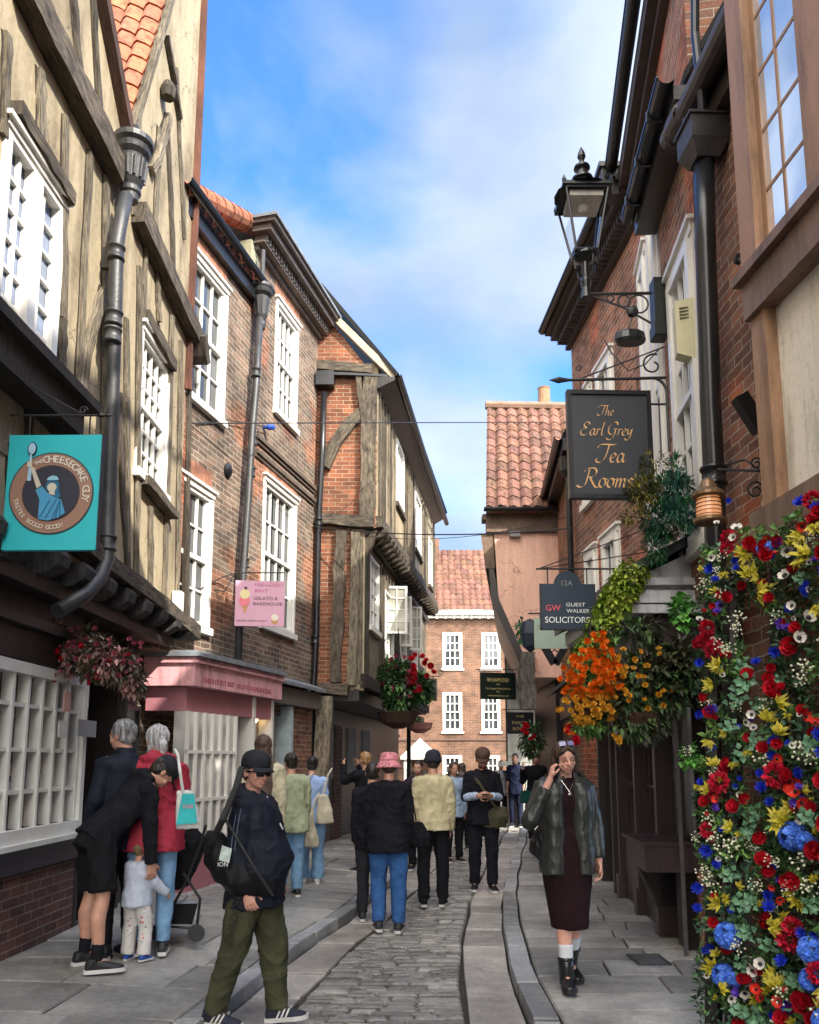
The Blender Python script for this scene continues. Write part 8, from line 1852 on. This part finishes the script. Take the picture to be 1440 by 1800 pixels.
    fuse(m, 'sleeves', cloth('pale blue sleeve', (.42, .52, .70)), P.root, .011, 2, .006); mb = MB(); k, R, c = P.k, P.HR, P.hc; ell(mb, c+R @ V((0, .04, -.075)), (.055, .05, .04), R); fuse(mb, 'beard', hairm('dark brown hair', (.055, .032, .022)), P.root, .01, 1, .003, 30)
    pc = P.W((P.wr[0]+P.wr[1])/2+V((0, .09, .02))); ph = thing('mobile_phone', 'small dark phone in the hands of the man in brown cap', 'phone', pc); m = MB(); m.cube(pc, .08, .14, .012); m.build('case', plain('black phone', (.01, .01, .012), .1), ph)
    cb = thing('crossbody_bag', 'olive crossbody bag at the hip of the man in brown cap', 'bag', at_y(872, 1435, 10.5)); m = MB(); loft(m, [(at_y(868, 1455, 10.5), V((.15, 0, 0)), V((0, .06, 0))), (at_y(872, 1435, 10.5), V((.17, 0, 0)), V((0, .08, 0))), (at_y(874, 1418, 10.5), V((.13, 0, 0)), V((0, .05, 0)))], 16); folded(m, 'pouch', cloth('olive canvas', (.07, .065, .04)), cb, .012, .012)
    m = MB(); m.tube([at_y(872, 1420, 10.45), at_y(858, 1400, 10.38), at_y(843, 1378, 10.40), at_y(834, 1366, 10.5)], [.02]*4, 6); m.build('strap', cloth('olive canvas', (.07, .065, .04)), cb)
    # ---- far people
    simple('person in dark plum coat behind the man in cream jacket', 735, 12.6, 170, 1.64, cloth('dark plum coat', (.03, .018, .035)), blk, drk, 'short', face=True, z=0, hem=-.5)
    simple('woman with dark hair and pale blue top in the middle distance', 797, 13.6, 200, 1.62, cloth('pale blue top', (.30, .40, .55)), blk, brn, 'long', fem=True, z=0, face=True)
    simple('woman with long chestnut hair further down the road', 812, 15.5, 10, 1.60, cloth('rust coat', (.10, .045, .03)), blk, brn, 'long', fem=True, z=0)
    simple('man in navy shirt with bare forearms on the right pavement far off', 906, 19.5, 160, 1.72, cloth('navy shirt', (.015, .02, .045)), cloth('navy chinos', (.02, .025, .05)), drk, 'short', z=.1, cuff=.2)
    simple('woman in long black coat standing on the right pavement', 941, 15.8, 185, 1.72, blk, blk, drk, 'short', hem=-.9, z=.1, add=.05, fem=True, face=True, arms=[((-.2, .1, -1), (.1, .3, -1)), ((.45, .2, -1), (.1, .5, 1))])
    gb = thing('shopping_bag', 'dark green bag held by the woman in long black coat', 'bag', at_y(925, 1400, 15.4)); m = MB(); loft(m, [(at_y(926, 1412, 15.4), V((.13, 0, 0)), V((0, .06, 0))), (at_y(926, 1390, 15.4), V((.11, 0, 0)), V((0, .05, 0)))], 14, .6); folded(m, 'pouch', cloth('bottle green bag', (.01, .06, .05)), gb, .014, .006); m = MB(); m.tube([at_y(922, 1392, 15.4), at_y(926, 1368, 15.45), at_y(930, 1392, 15.4)], .01, 6); m.build('handle', blk, gb)
    simple('person in pale top at the far end of the road', 880, 22, 190, 1.66, cloth('pale grey top', (.4, .42, .46)), blk, brn, 'short', z=0)
people()
